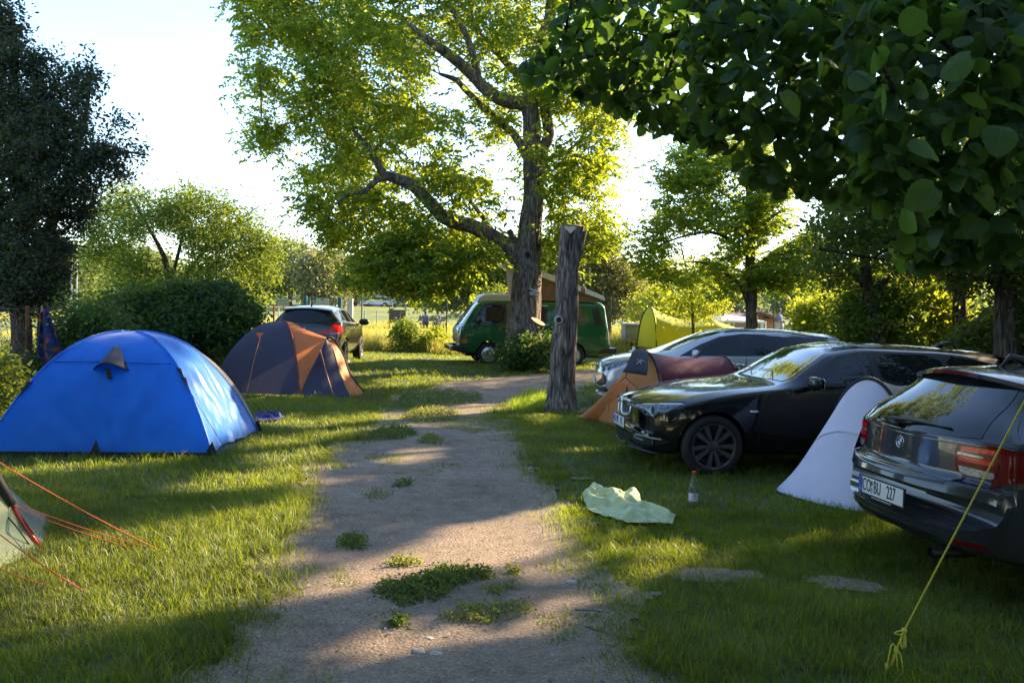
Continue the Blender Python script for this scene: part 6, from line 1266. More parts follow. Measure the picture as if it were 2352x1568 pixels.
def person(name, label, loc, rz, pose, cloth, trou, skin, hair, scale=1.0):
    """figure grown from a jointed skeleton"""
    J = {'stand': dict(hip=(0, 0, .95), ch=(0, .0, 1.25), nk=(0, 0, 1.45), hd=(0, .02, 1.60), tp=(0, .02, 1.74), lk=(.12, -.12, .52), lf=(.12, .12, .06), rk=(-.10, .14, .54), rf=(-.10, .02, .08), le=(.26, .02, 1.12), lh=(.24, -.16, .92), re=(-.26, -.02, 1.12), rh=(-.24, -.15, .95)),
         'sit': dict(hip=(0, 0, .50), ch=(0, -.02, .80), nk=(0, 0, 1.02), hd=(0, -.03, 1.15), tp=(0, -.03, 1.29), lk=(.14, -.45, .52), lf=(.14, -.48, .06), rk=(-.12, -.45, .52), rf=(-.12, -.50, .06), le=(.27, -.10, .76), lh=(.15, -.32, .62), re=(-.27, -.10, .76), rh=(-.14, -.32, .62))}[pose]
    ks = ['hip', 'ch', 'nk', 'hd', 'tp', 'lk', 'lf', 'rk', 'rf', 'le', 'lh', 're', 'rh']; V = [J[k] for k in ks]
    V += [(.11, 0, J['hip'][2] - .03), (-.11, 0, J['hip'][2] - .03), (.18, 0, J['nk'][2] - .07), (-.18, 0, J['nk'][2] - .07), (J['lf'][0], J['lf'][1] - .16, .04), (J['rf'][0], J['rf'][1] - .16, .04)]
    E = [(0, 1), (1, 2), (2, 3), (3, 4), (0, 13), (13, 5), (5, 6), (6, 17), (0, 14), (14, 7), (7, 8), (8, 18), (1, 15), (15, 9), (9, 10), (1, 16), (16, 11), (11, 12)]
    Rr = [.14, .15, .06, .095, .085, .075, .045, .075, .045, .045, .035, .045, .035, .10, .10, .075, .075, .035, .035]
    me = bpy.data.meshes.new('person'); me.from_pydata(V, E, []); me.materials.append(skin); o = bpy.data.objects.new(name, me); COL.objects.link(o); o.location = loc; o.rotation_euler = (0, 0, rz); o.scale = (scale,) * 3
    o.modifiers.new('skin', 'SKIN'); o.modifiers.new('sub', 'SUBSURF').render_levels = 1
    for i, v in enumerate(me.skin_vertices[0].data): v.radius = (Rr[i], Rr[i] * .8); v.use_root = (i == 0)
    tag(o, label, 'person')
    def shell(nm, sub, mm):
        k = {s_: i for i, s_ in enumerate(sub)}; me = bpy.data.meshes.new(nm); me.from_pydata([V[s_] for s_ in sub], [(k[a], k[b]) for a, b in E if a in k and b in k], []); me.materials.append(mm); q = bpy.data.objects.new(nm, me); COL.objects.link(q); q.parent = o
        q.modifiers.new('skin', 'SKIN'); q.modifiers.new('sub', 'SUBSURF').render_levels = 1
        for i, s_ in enumerate(sub): me.skin_vertices[0].data[i].radius = (Rr[s_] * 1.4, Rr[s_] * 1.25); me.skin_vertices[0].data[i].use_root = (i == 0)
    shell('shirt', [0, 1, 15, 16, 9, 11], cloth); shell('trousers', [0, 13, 14, 5, 7, 6, 8], trou)
    mb = MB(); c = Vector(J['tp']) + Vector((0, .02, -.05)); mb.lathe([(.0005, .095), (.06, .08), (.095, .03), (.10, -.03), (.085, -.09)], 14, 'Z', tuple(c)); mb.build('hair', hair, o, smooth=True)
    return o
def far_car(label, loc, rz, col, s=1.0):
    P = paint('far_paint_%d' % int(col[0] * 1000), col, .3); o = empty('parked_car', loc, rz, label, 'car'); sec = [(0, .35, .62), (.05, .60, .80), (.35, .72, .92), (1.1, .80, .96), (1.6, 1.25, .82), (1.9, 1.40, .78), (3.4, 1.42, .78), (4.2, .98, .88), (4.35, .7, .8), (4.4, .5, .7)]
    mb = MB(); rows = []
    for x, z, w in sec: rows.append([Vector((x, sg * w_, zz)) for sg, w_, zz in ((-1, w, .3), (-1, w * 1.02, min(z, .8)), (-1, w * .9, z - .04), (0, 0, z), (1, w * .9, z - .04), (1, w * 1.02, min(z, .8)), (1, w, .3))])
    mb.grid(rows); mb.build('body', P, o, smooth=True, sharp=40)
    mb = MB()
    for sg in (-1, 1): mb.add([(1.35, sg * .86, .92), (1.75, sg * .80, 1.28), (3.3, sg * .80, 1.30), (3.95, sg * .86, .96)], [(0, 1, 2, 3)])
    mb.build('side_window', M_glass, o); 
    for x in (.8, 3.4):
        for sg in (-1, 1): w = MB(); w.lathe([(.001, -.1), (.2, -.1), (.3, -.09), (.31, 0), (.3, .09), (.2, .1), (.001, .1)], 20, 'Y', (x, sg * .8, .31)); w.build('wheel', M_rubber, o, smooth=True)
    return o
def build_place():
    # far chain-link fence with green posts
    xs_ = [PT(830, 760, 31.0).x, PT(1025, 760, 31.2).x]
    pts = [gp(XH(790, 31), 31)] + [gp(xs_[0], 31), gp(xs_[1], 31.2)] + [gp(x, 31.4) for x in (.6, 3.6, 6.6, 9.6, 12.6, 15.6)]
    fence('chain_link_fence', 'tall chain-link fence with thin dark green posts behind the camper van', pts, 2.0, M_green_s, mat('wire', (.25, .25, .24), .5, .5), .022, .09, .0028)
    # rusty fence along the left edge
    pts = [gp(-8.35, 8.7), gp(-8.35, 11.7), gp(-8.33, 14.65), gp(-8.25, 17.6), gp(-8.2, 20.6), gp(-8.15, 23.6), gp(-8.0, 26.9), gp(-8.0, 28.6), gp(XH(697, 31), 31)]
    fence('wire_fence', 'old wire fence with rusty posts along the left side behind the blue tent', pts, 1.52, M_rust, mat('old_wire', (.12, .09, .07), .8), .032, .11, .002)
    # dry vines on it
    r = np.random.default_rng(5); n = 5200; y = r.uniform(8, 17.2, n); z = r.uniform(0, 1.5, n) ; x = -8.3 + r.normal(0, .12, n); k = (vnoise(y * 1.2, z * 1.5, 7) > .30) | (y < 13.2) & (z < .9); x, y, z = x[k], y[k], z[k]; n = len(x)
    d = r.normal(size=(n, 3)); d[:, 0] *= .4; d[:, 2] = d[:, 2] - .6; L = r.uniform(.12, .40, n)[:, None]; d = d / np.linalg.norm(d, axis=1)[:, None] * L; p = np.stack([x, y, z + .05], 1); w = np.array([0, .004, .004]); mid = p + d * .5 + r.normal(size=(n, 3)) * .03
    V = np.stack([p - w, p + w, mid + w, mid - w, p + d], 1).reshape(-1, 3); b = np.arange(n) * 5; F = np.concatenate([np.stack([b, b + 1, b + 2], 1), np.stack([b, b + 2, b + 3], 1), np.stack([b + 3, b + 2, b + 4], 1)])
    o = np_mesh('dead_vines', V, F, leafmat('dry_vine', (.07, .05, .035), (.17, .125, .09), (.15, .1, .05), .1, .9), rnd=r.random(n * 3)); tag(o, 'tangle of brown dead vines hanging on the rusty left fence', 'vines', kind='stuff')
    # cloth hung on the fence
    o = empty('hanging_cloth', PT(100, 710, 14.3), 0, 'blue cloth with red and white stripes hanging narrow from the left fence', 'cloth'); B = Vector(o.location); rows = []
    cols = mat('striped_cloth', (.012, .03, .14), .85, col2=(.30, .05, .03), nscale=9, lo=.5, hi=.62)
    for j in range(15):
        t = j / 14; wdt = .05 + .10 * min(1, t * 1.4) + .05 * t; cx = .13 * t; rows.append([Vector((cx + wdt * math.cos(a) * 1.0, .05 * math.sin(a * 3) + .04 * math.sin(a), -t * .93 + .04 * math.cos(a * 2) * t)) for a in np.linspace(0, math.pi, 17)])
    mb = MB(); mb.grid(rows); mb.build('cloth', cols, o, smooth=True, solid=.006)
    mb = MB(); mb.tube([PT(96, 706, 14.3) - B + Vector((0, 0, .03)), Vector((-.02, -.02, -.05))], .015, 6); mb.build('peg', M_wood, o)
    # gate with boards
    Y = 32.0; o = empty('gate', gp(XH(740, Y), Y), 0, 'teal steel gate with a cream notice board behind the dark suv', 'gate'); B = Vector(o.location); top = PT(740, 681, Y).z - B.z
    x0, x1 = XH(701, Y) - B.x, XH(780, Y) - B.x
    for x in (x0, x1): mb = MB(); mb.box((x, 0, top / 2), (.13, .13, top)); mb.build('gate_post', M_teal, o, bevel=.01)
    mb = MB(); zz = top - .03; mb.tube([(x0 + .17, 0, .1), (x0 + .17, 0, zz), (x1 - .14, 0, zz), (x1 - .14, 0, .1)], .025, 8); mb.tube([(x0 + .17, 0, zz - .10), (x1 - .14, 0, zz - .10)], .012, 6); mb.tube([(x0 + .17, 0, .9), (x1 - .14, 0, .9)], .02, 6)
    for k in range(8): xx = x0 + .17 + (x1 - x0 - .31) * (k + 1) / 9; mb.tube([(xx, 0, .1), (xx, 0, .9)], .008, 5)
    mb.build('gate_frame', M_teal, o, smooth=True)
    M_cream = mat('cream_board', (.42, .44, .28), .6, col2=(.48, .48, .33), nscale=4); M_ink2 = mat('board_ink', (.20, .20, .16), .6); M_rink = mat('board_red', (.35, .10, .07), .6)
    bx, bz, bw, bh = XH(740.5, Y) - B.x, PT(740, 697, Y).z - B.z, .46, .40
    mb = MB(); mb.box((bx, -.04, bz), (bw, .01, bh)); bd = mb.build('notice_board', M_cream, o)
    mb = MB(); mb.add([(bx + .065 * math.cos(a), -.047, bz + .12 + .05 * math.sin(a)) for a in np.linspace(0, math.pi, 12)], [tuple(range(12))]); mb.build('board_emblem', M_teal, bd)
    mb = MB(); mb.box((bx, -.047, bz + .02), (bw * .8, .002, .012)); mb.build('board_heading', M_rink, bd)
    mb = MB(); [mb.box((bx, -.047, bz - .03 - k * .04), (bw * (.75 - .1 * (k % 2)), .002, .010)) for k in range(4)]; mb.build('board_text', M_ink2, bd)
    Y = 31.3; o = empty('sign_board', gp(XH(652, Y), Y), 0, 'green framed sign with three cream rows on a wooden post', 'sign'); B = Vector(o.location); cz = PT(649, 694, Y).z - B.z
    mb = MB(); mb.tube([(0, 0, -.1), (0, 0, cz)], .04, 8); mb.build('post', M_wood, o)
    mb = MB(); mb.box((-.03, -.05, cz), (.46, .03, .32)); fr = mb.build('frame', M_green_s, o)
    for k in range(3): mb = MB(); mb.box((-.02, -.068, cz + .10 - .10 * k), (.41, .006, .078)); row = mb.build('sign_row', M_cream, o); mb = MB(); [mb.box((-.02, -.073, cz + .115 - .10 * k - .025 * q), (.33 - .06 * q, .002, .008)) for q in range(2)]; mb.build('row_text', M_ink2, row)
    # low wall and second fence on the meadow
    pts = [gp(XH(px, 62), 62) for px in (560, 640, 720, 778, 838, 866, 926, 980, 1014, 1058, 1100, 1300, 1395, 1430, 1480)]
    o = fence('meadow_fence', 'grey post fence across the sunny meadow beyond the camp site', pts, 1.25, M_galv, M_galv, .05, mesh=False, wires=(.4, .8))
    # dark panel
    o = empty('dark_panel', gp(XH(913, 60), 60), 0, 'dark rusty panel between two posts standing on the meadow', 'panel'); top = PT(913, 711, 60).z - o.location.z
    mb = MB(); [mb.box((x, 0, top / 2 + .12), (.06, .06, top + .25)) for x in (-.56, .56)]; mb.build('post', M_rust, o); mb = MB(); mb.box((0, 0, top - .47), (1.06, .04, .92)); mb.build('panel', mat('dark_sheet', (.045, .03, .03), .8, col2=(.08, .05, .045), nscale=6), o)
    mb = MB(); mb.box((0, 0, 1.0), (.35, .35, 2.1)); o = mb.build('gate_pillar', M_concrete, loc=gp(XH(784 + 20, 55), 55)); tag(o, 'grey concrete pillar on the meadow beside the green fence post', 'pillar')
    # bench and two people
    Y = 62; b = gp(XH(995, Y), Y - .6); o = empty('bench', b, R(8), 'dark bench with two people sitting on it out on the meadow', 'bench')
    mb = MB(); mb.box((0, 0, .45), (1.9, .42, .05)); mb.build('seat', M_wood, o); mb = MB(); mb.box((0, .24, .78), (1.9, .04, .34)); mb.build('backrest', M_wood, o)
    for x in (-.8, .8): mb = MB(); mb.box((x, 0, .21), (.08, .4, .42)); mb.build('leg', M_blackp, o)
    sk = mat('skin', (.45, .26, .19), .6); dh = mat('dark_hair', (.03, .02, .015), .7); cl = mat('grey_shirt', (.10, .12, .16), .9); tr = mat('dark_trousers', (.04, .04, .06), .9)
    person('person', 'person in a dark shirt sitting at the left end of the bench', b + Vector((-.50, .0, .02)), R(8), 'sit', cl, tr, sk, dh); person('person', 'person in a grey top sitting at the right end of the bench', b + Vector((.38, .05, .02)), R(-20), 'sit', mat('dusty_shirt', (.17, .15, .16), .9), tr, sk, dh)
    Y = 45; person('person', 'person in blue and white walking on the meadow beside the wooden lodge', gp(XH(1792, Y), Y) + Vector((0, 0, PT(1792, 757, Y).z - .05 - gzf(XH(1792, Y), Y) if False else 0)), R(60), 'stand', mat('blue_top', (.12, .15, .4), .9), mat('pale_trousers', (.45, .40, .45), .9), sk, dh)
    # buildings beyond the bank
    def house(name, label, x0, x1, Y, zt, zb_, depth, m_lo, m_hi, wins, band=None, cat='building'):
        o = empty(name, ((x0 + x1) / 2, Y, 0), 0, label, cat); w = x1 - x0; zg = gzf((x0 + x1) / 2, Y)
        mb = MB(); mb.box((0, depth / 2, (zt + zb_) / 2), (w, depth, zt - zb_)); mb.build('upper_wall', m_hi, o)
        mb = MB(); mb.box((0, depth / 2 + .1, (zb_ + zg - 1) / 2), (w - .1, depth, zb_ - zg + 1)); mb.build('lower_wall', m_lo, o)
        mb = MB(); mb.box((0, depth / 2, zt + .1), (w + .4, depth + .4, .25)); mb.build('roof', M_concrete, o)
        for (wx, wz, ww, wh) in wins:
            f = MB(); f.box((wx, -.02, wz), (ww, .12, wh)); fr = f.build('window', M_wink, o); g2 = MB(); g2.box((wx, -.09, wz), (ww - .12, .02, wh - .12)); g2.build('pane', M_glass, fr)
        return o
    Y = 118; pk = mat('pink_render', (.50, .36, .33), .9, col2=(.44, .31, .29), nscale=.3); lil = mat('lilac_render', (.42, .38, .44), .9); gr = mat('grey_render', (.30, .27, .25), .9, col2=(.35, .31, .28), nscale=.4); wh = mat('pale_render', (.55, .47, .42), .9)
    x0, xm, x1 = XH(836, Y), XH(922, Y), XH(1150, Y); zb_ = PT(900, 684, Y).z; zt = PT(900, 610, Y).z
    wn = lambda w, zc, n, s_=1.3: [(-w / 2 + w * (k + .5) / n, zc, s_, s_) for k in range(n)]
    house('building', 'pink fronted building with a grey ground floor across the meadow', x0, xm, Y, zt, zb_, 10, gr, pk, [(x, z, 1.1, 1.3) for x in (-1.5, 1.5) for z in (zb_ + .9, zb_ + 3.4)] + wn(xm - x0 - 1, zb_ - 1.0, 3, .9))
    house('building', 'long lilac building right of the pink one, half hidden by leaves', xm + .05, x1, Y + .6, zt, zb_, 10, gr, lil, wn(x1 - xm, zb_ + 2.2, 6) + wn(x1 - xm, zb_ - 1, 5, .9))
    Y = 95; x0, x1 = XH(689, Y), XH(770, Y); house('building', 'pale rendered house behind the birch trees and the gate', x0, x1, Y, PT(730, 640, Y).z, 3.2, 8, wh, wh, [(1.2, 2.6, 1.0, 1.5), (1.2, 4.3, .9, .9), (-1.0, 2.6, .8, 1.2)])
    far_car('silver car parked in front of the pink building', gp(XH(872, 112), 112) + Vector((-2.5, 0, 0)), R(-4), (.45, .5, .6)); far_car('dark blue car parked behind the silver one by the pink building', gp(XH(850, 113), 113) + Vector((-3.8, 1.2, 0)), R(-4), (.03, .04, .12))
    far_car('blue car parked far off left of the lime tent', gp(XH(1500, 55), 55) + Vector((-1.5, 0, .0)), R(5), (.10, .11, .28))
    mb = MB(); mb.tube([(0, 0, 0), (0, 0, 6)], .06, 8); mb.tube([(0, 0, 6), (.5, -.3, 6.2)], .04, 6); o = mb.build('lamp_post', M_galv, loc=gp(XH(901, 108), 108)); tag(o, 'thin pale lamp post in front of the pink building', 'lamp post')
    # steel climbing frame at the far left
    Y = 40; B = gp(XH(178, Y), Y); o = empty('steel_frame', B, 0, 'steel pole frame far behind the left hedge', 'frame'); hx = lambda px: XH(px, Y) - B.x; hz = lambda py: PT(178, py, Y).z - B.z
    mb = MB(); [mb.tube([(hx(a), 0, 0), (hx(a), 0, hz(598))], .04, 6) for a in (164, 176)]; mb.build('upright', M_galv, o); mb = MB(); [mb.tube([(hx(150), 0, hz(b)), (hx(192), 0, hz(b))], .03, 6) for b in (617, 665, 676)]; mb.build('crossbar', M_galv, o)
    # trailer
    Y = 29.3; B = gp(XH(1455, Y), Y); o = empty('trailer', B, R(0), 'small grey box trailer with a drawbar beside the lime tent', 'trailer'); zt, zb2 = PT(1455, 745, Y).z - B.z, PT(1455, 785, Y).z - B.z; k = lambda px: XH(px, Y) - B.x
    gry = mat('grey_box', (.28, .27, .25), .6, col2=(.22, .22, .21), nscale=5)
    mb = MB(); mb.box(((k(1437) + k(1475)) / 2 + .35, .5, (zt + zb2) / 2), (k(1475) - k(1437) + .7, 1.1, zt - zb2 - .05)); mb.build('box', gry, o, bevel=.02); mb = MB(); mb.box(((k(1437) + k(1475)) / 2 + .35, .5, zt), (k(1475) - k(1437) + .78, 1.18, .07)); mb.build('lid', mat('grey_lid', (.34, .36, .38), .5), o, bevel=.01)
    for x in (k(1444), k(1456)): mb = MB(); mb.box((x, -.07, (zt + zb2) / 2 - .1), (.02, .02, .16)); mb.build('latch', M_galv, o)
    mb = MB(); mb.bar((k(1392), .1, zb2 - .09), (k(1470), .3, zb2 - .09), .10, .12); mb.bar((k(1404), .1, zb2 - .2), (k(1430), .1, zb2 - .12), .25, .16); mb.build('drawbar', M_blackp, o); mb = MB(); mb.tube([(k(1408), .05, -.05), (k(1408), .05, zb2)], .03, 8); mb.lathe([(.001, zb2), (.07, zb2), (.07, zb2 + .06), (.001, zb2 + .06)], 10, 'Z', (k(1408), .05, 0)); mb.build('jockey_leg', M_galv, o)
    for yy in (-.0, 1.05):
        mb = MB(); mb.lathe([(.001, -.07), (.18, -.07), (.27, -.06), (.28, 0), (.27, .06), (.18, .07), (.001, .07)], 24, 'Y', (k(1495), yy, .28)); mb.build('wheel', M_rubber, o, smooth=True)
    mb = MB(); mb.box((0, 0, .19), (.09, .06, .38)); mb.box((.02, 0, .40), (.13, .10, .05)); mb.lathe([(.001, .42), (.02, .42), (.02, .46), (.001, .46)], 10); o = mb.build('canister', mat('white_plastic', (.6, .62, .66), .4), loc=PT(1455, 806, 17.5) - Vector((0, 0, .35)), bevel=.01); o.location.z = gzf(o.location.x, 17.5); o.scale = (1.6, 1.6, 2.1); tag(o, 'white plastic canister standing behind the silver car bonnet', 'canister')
    mb = MB(); mb.tube([(0, 0, 0), (.03, 0, 2.4)], .07, 8); o = mb.build('wooden_post', M_wood, loc=gp(XH(1487, 42), 42)); tag(o, 'pale wooden post on the meadow left of the lime tent', 'post')
    mb = MB(); mb.box((0, 0, 1.2), (.12, .12, 2.5)); o = mb.build('orange_post', mat('orange_paint', (.65, .22, .05), .6), loc=gp(XH(1517, 52), 52)); tag(o, 'orange painted post just left of the lime tent', 'post')
    # wooden lodge with red roof, sign board, lattice, and white canopy
    Y = 46; B = gp(XH(1742, Y), Y); o = empty('wooden_lodge', B, 0, 'orange-brown wooden lodge with a maroon roof behind the tree trunk', 'building'); k = lambda px: XH(px, Y) - B.x; z = lambda py: PT(1742, py, Y).z - B.z
    wd = mat('orange_boards', (.42, .20, .065), .75, col2=(.34, .15, .05), nscale=10, stretch=(.3, .3, 8)); rf = mat('maroon_roof', (.16, .03, .05), .5, col2=(.22, .05, .09), nscale=4)
    xl, xg, xr = k(1560), k(1741), k(1785); ze = z(733); zr_ = z(717)
    mb = MB(); mb.box(((xl + xr) / 2, 3.0, ze / 2 - .2), (xr - xl, 6, ze + .4)); mb.add([(xg - (xr - xg), -.001, ze), (xr, -.001, ze), (xg, -.001, zr_ - .05)], [(0, 1, 2)]); mb.build('wall', wd, o)
    mb = MB(); th = .10
    mb.add([(xg - (xr - xg) - .3, -.4, ze - .05), (xg, -.4, zr_ + .08), (xg, 6.4, zr_ + .08), (xg - (xr - xg) - .3, 6.4, ze - .05), (xr + .3, -.4, ze - .05), (xr + .3, 6.4, ze - .05)], [(0, 1, 2, 3), (1, 4, 5, 2)])
    mb.add([(xl - .2, -.4, ze + .02), (xg - .4, -.4, ze + .02), (xg - .1, 2.5, zr_ + .05), (xl, 2.5, zr_ + .05)], [(0, 1, 2, 3)]); mb.build('roof', rf, o, solid=.12)
    mb = MB(); mb.box(((k(1655) + k(1737)) / 2, .9, z(712) + .0), (k(1737) - k(1655), .06, (z(704) - z(720)))); sb = mb.build('roof_sign', mat('grey_sign', (.10, .10, .11), .8), o); text('SALOON  UNF BRUNO', .30, mat('sign_letters', (.055, .05, .055), .8), sb, ((k(1655) + k(1737)) / 2, .85, z(712)), (R(90), 0, 0), .01)
    mb = MB(); mb.box((k(1760), -.05, z(729)), (.35, .06, .10)); mb.build('wall_plaque', M_blackp, o)
    mb = MB(); ml = mat('lattice_wood', (.55, .33, .18), .8); x0_, x1_ = k(1660), k(1784)
    mesh_panel(mb, Vector((x0_, -.5, 0)), Vector((x1_, -.5, 0)), .1, z(742), .20, .020); mb.build('lattice', ml, o)
    mb = MB(); mb.box((k(1744), -.6, z(750)), (.14, .14, 2 * (z(735) - z(750)))); mb.build('porch_post', mat('white_paint', (.7, .66, .6), .6), o)
    Y = 41; B = gp(XH(1700, Y), Y); o = empty('white_canopy', B, 0, 'white pavilion canopy standing in front of the wooden lodge', 'canopy'); k = lambda px: XH(px, Y) - B.x; z = lambda py: PT(1700, py, Y).z - B.z; wm = mat('white_tarp', (.72, .68, .66), .6, trans=.3)
    xa, xb, zt, zb3, zv = k(1652), k(1760), z(722), z(736.5), z(741); xm = k(1682); mb = MB()
    mb.add([(xa, 0, zb3), (xb, 0, zb3), (xb, 3, zb3), (xa, 3, zb3), (xm, 1.5, zt), (xb - (xm - xa), 1.5, zt - .1)], [(0, 1, 5, 4), (1, 2, 5), (2, 3, 4, 5), (3, 0, 4)]); mb.grid([[(x, y, zb3), (x, y, zv)] for x, y in ((xa, 0), (xb, 0), (xb, 3), (xa, 3), (xa, 0))]); mb.build('canopy_roof', wm, o)
    for x, y in ((xa, 0), (xb, 0), (xb, 3), (xa, 3), ((xa + xb) / 2 - .4, 0)): mb = MB(); mb.tube([(x, y, 0), (x, y, zb3)], .03, 6); mb.build('canopy_leg', mat('white_tarp', (.7, .7, .7)), o)
# ------------------------------------------------------------------ big plants
L_wal = leafmat('walnut_leaf', (.045, .10, .022), (.085, .155, .03), (.44, .52, .025), .55)
L_rob = leafmat('robinia_leaf', (.06, .13, .025), (.11, .18, .035), (.46, .56, .03), .55)
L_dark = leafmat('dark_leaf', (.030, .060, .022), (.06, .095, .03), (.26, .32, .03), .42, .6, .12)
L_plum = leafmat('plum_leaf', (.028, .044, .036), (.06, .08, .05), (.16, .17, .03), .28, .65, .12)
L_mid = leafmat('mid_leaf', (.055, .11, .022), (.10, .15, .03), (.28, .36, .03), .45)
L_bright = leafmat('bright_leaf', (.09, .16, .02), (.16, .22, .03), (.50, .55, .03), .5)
L_far = leafmat('far_leaf', (.09, .13, .05), (.16, .20, .07), (.30, .36, .08), .4)
L_birch = leafmat('birch_leaf', (.15, .16, .08), (.24, .23, .11), (.40, .38, .12), .4)
L_hedge = leafmat('hedge_leaf', (.026, .07, .026), (.055, .11, .035), (.18, .28, .03), .35)
def pl(Y, *px, dy=None):
    return [PT(a, b, Y + (dy[i] if dy else 0)) for i, (a, b) in enumerate(px)]
def walnut():
    Y = 22.6; k = Y / FP
    poly = [(545, 0), (562, 60), (545, 130), (562, 210), (600, 240), (570, 305), (590, 335), (655, 350), (650, 430), (680, 470), (675, 535), (740, 545), (770, 580), (800, 625), (850, 650), (900, 660), (950, 665), (985, 680), (1020, 630), (1060, 640), (1090, 590), (1150, 570), (1240, 570), (1270, 590), (1330, 575), (1400, 575), (1430, 560), (1400, 480), (1360, 440), (1425, 390), (1395, 330), (1440, 280), (1425, 240), (1460, 215), (1420, 150), (1400, 0), (1380, -160), (560, -160)]
    low = [(820, 560), (900, 540), (1000, 560), (1100, 560), (1150, 570), (1120, 600), (1080, 620), (1030, 655), (985, 680), (900, 655), (840, 630)]
    cc = px_crown(poly, Y, 1000, 11, 3.6, 1.7, holes=[(1068, 222, 26), (1210, 480, 26), (1215, 300, 18), (700, 330, 30), (625, 270, 22), (880, 225, 20), (1330, 470, 25), (780, 470, 18), (1010, 60, 16)], lump=.35)
    cc = np.vstack([cc, px_crown(low, Y - 1.5, 60, 12, 1.2)])
    LP = [[(1025, 503), (1090, 522), (1150, 555), (1190, 590)], [(880, 398), (950, 428), (985, 462), (1025, 503)], [(970, 82), (1002, 106), (1043, 135), (1084, 172), (1125, 213), (1166, 233), (1215, 255)], [(1068, 205), (1109, 246), (1150, 282), (1182, 311)], [(1218, 560), (1226, 440), (1222, 360), (1222, 240)], [(1096, 176), (1084, 127), (1068, 78), (1039, 25)], [(1100, 78), (1133, 110), (1166, 147)], [(1226, 640), (1212, 560)]]
    q = to_px(cc); r_ = np.random.default_rng(3); kp = np.ones(len(cc), bool)
    for l in LP:
        for i in range(len(l) - 1): a, b = np.array(l[i]), np.array(l[i + 1]); t = np.clip(((q - a) @ (b - a)) / ((b - a) @ (b - a)), 0, 1); kp &= ~((np.linalg.norm(q - a - t[:, None] * (b - a), axis=1) < 30) & (cc[:, 1] < Y - .1) & (r_.random(len(cc)) < .85))
    cc = cc[kp]
    T = [pl(Y, (1204, 842), (1203, 770), (1208, 690), (1212, 610), (1218, 520), (1226, 440), (1222, 360), (1222, 290), (1219, 230), (1231, 123), (1260, 41), (1266, -60)), [.47, .42, .40, .37, .30, .26, .24, .23, .20, .15, .12, .08]]
    limbs = [T, [pl(Y, (1190, 590), (1150, 555), (1090, 522), (1025, 503), (985, 462), (950, 428), (905, 408), (880, 398), (850, 345), (812, 300), dy=[0, -.2, -.5, -.8, -1, -1.2, -1.4, -1.5, -1.7, -1.8]), [.26, .21, .19, .17, .16, .15, .13, .10, .07, .04]],
             [pl(Y, (1216, 262), (1205, 240), (1166, 233), (1125, 213), (1084, 172), (1043, 135), (1002, 106), (970, 82), (940, 55), dy=[0, 0, -.2, -.4, -.6, -.8, -1, -1.1, -1.2]), [.19, .18, .17, .16, .14, .13, .11, .09, .05]],
             [pl(Y, (1098, 182), (1090, 140), (1078, 100), (1060, 60), (1039, 25), (1020, -10), dy=[-.5] * 6), [.11, .10, .09, .08, .07, .05]],
             [pl(Y, (1218, 215), (1190, 172), (1166, 147), (1133, 110), (1100, 78), (1080, 30), dy=[0, .2, .4, .6, .8, 1]), [.12, .11, .11, .10, .08, .05]],
             [pl(Y, (1212, 360), (1182, 311), (1150, 282), (1109, 246), (1068, 205), (1047, 184), (1010, 170), dy=[0, .2, .4, .7, 1, 1.2, 1.4]), [.15, .11, .10, .10, .09, .08, .04]],
             [pl(Y, (1232, 400), (1245, 350), (1260, 307), (1252, 245), (1258, 180), (1262, 100), (1275, 0), dy=[0, .1, .2, .3, .4, .5, .6]), [.17, .15, .15, .14, .12, .10, .07]],
             [pl(Y, (1238, 368), (1270, 360), (1313, 340), (1350, 300), dy=[0, .2, .3, .5]), [.06, .05, .04, .03]], [pl(Y, (1236, 410), (1262, 470), (1290, 510), (1330, 520), dy=[0, -.1, -.3, -.5]), [.05, .04, .035, .02]],
             [pl(Y, (905, 408), (870, 412), (835, 440), (800, 445), (770, 470), dy=[-1.4, -1.5, -1.7, -1.8, -2]), [.09, .08, .07, .05, .03]], [pl(Y, (1200, 575), (1180, 548), (1170, 530), dy=[.2, .3, .4]), [.10, .09, .08]],
             [pl(Y, (1150, 560), (1110, 500), (1060, 440), (1010, 400), (960, 380), dy=[.6, .9, 1.1, 1.3, 1.5]), [.08, .07, .06, .05, .03]]]
    cc = np.vstack([cc, ell_crown((-.5, 22.8, 13.2), (5.0, 4.2, 3.4), 260, 17, .2)])
    def stub(mb):
        a, b = PT(1205, 792, Y - .3), PT(1236, 738, Y - .5); trunk_mesh(mb, [a, a.lerp(b, .5), b], [.24, .21, .21], 28, .02, 10, seed=5)
    o = make_tree('walnut_tree', 'tall spreading tree with a thick grey trunk in front of the green camper van', 'tree', G(1204, 838), limbs, cc, L_wal, M_bark, per=22, sig=.27, size=.125, seed=3, aspect=.46, droop=.55, comp=7, tw=420, r0=.035, dense=3, extra=stub)
    d = (PT(1236, 738, Y - .5) - PT(1205, 792, Y - .3)).normalized(); c = PT(1236, 738, Y - .5) + d * .004; q = d.to_track_quat('Z', 'Y').to_matrix(); mb = MB(); mb.add([c + q @ Vector((.20 * math.cos(a), .20 * math.sin(a), 0)) - o.location for a in np.linspace(0, 2 * math.pi, 21)[:-1]], [tuple(range(20))]); mb.build('sawn_face', mat('sawn_wood', (.42, .27, .15), .85, col2=(.30, .19, .11), nscale=6), o)
    mb = MB()
    for px, py, r_ in ((1212, 585, .05), (1236, 563, .04), (1209, 345, .05)): c = PT(px, py, Y - .40) - o.location; mb.lathe([(r_, 0), (r_ * 1.3, -.02), (r_ * 1.6, .03)], 14, 'Y', tuple(c)); mb.lathe([(.001, .02), (r_, .02)], 12, 'Y', tuple(c))
    mb.build('knot', M_dbark, o, smooth=True)
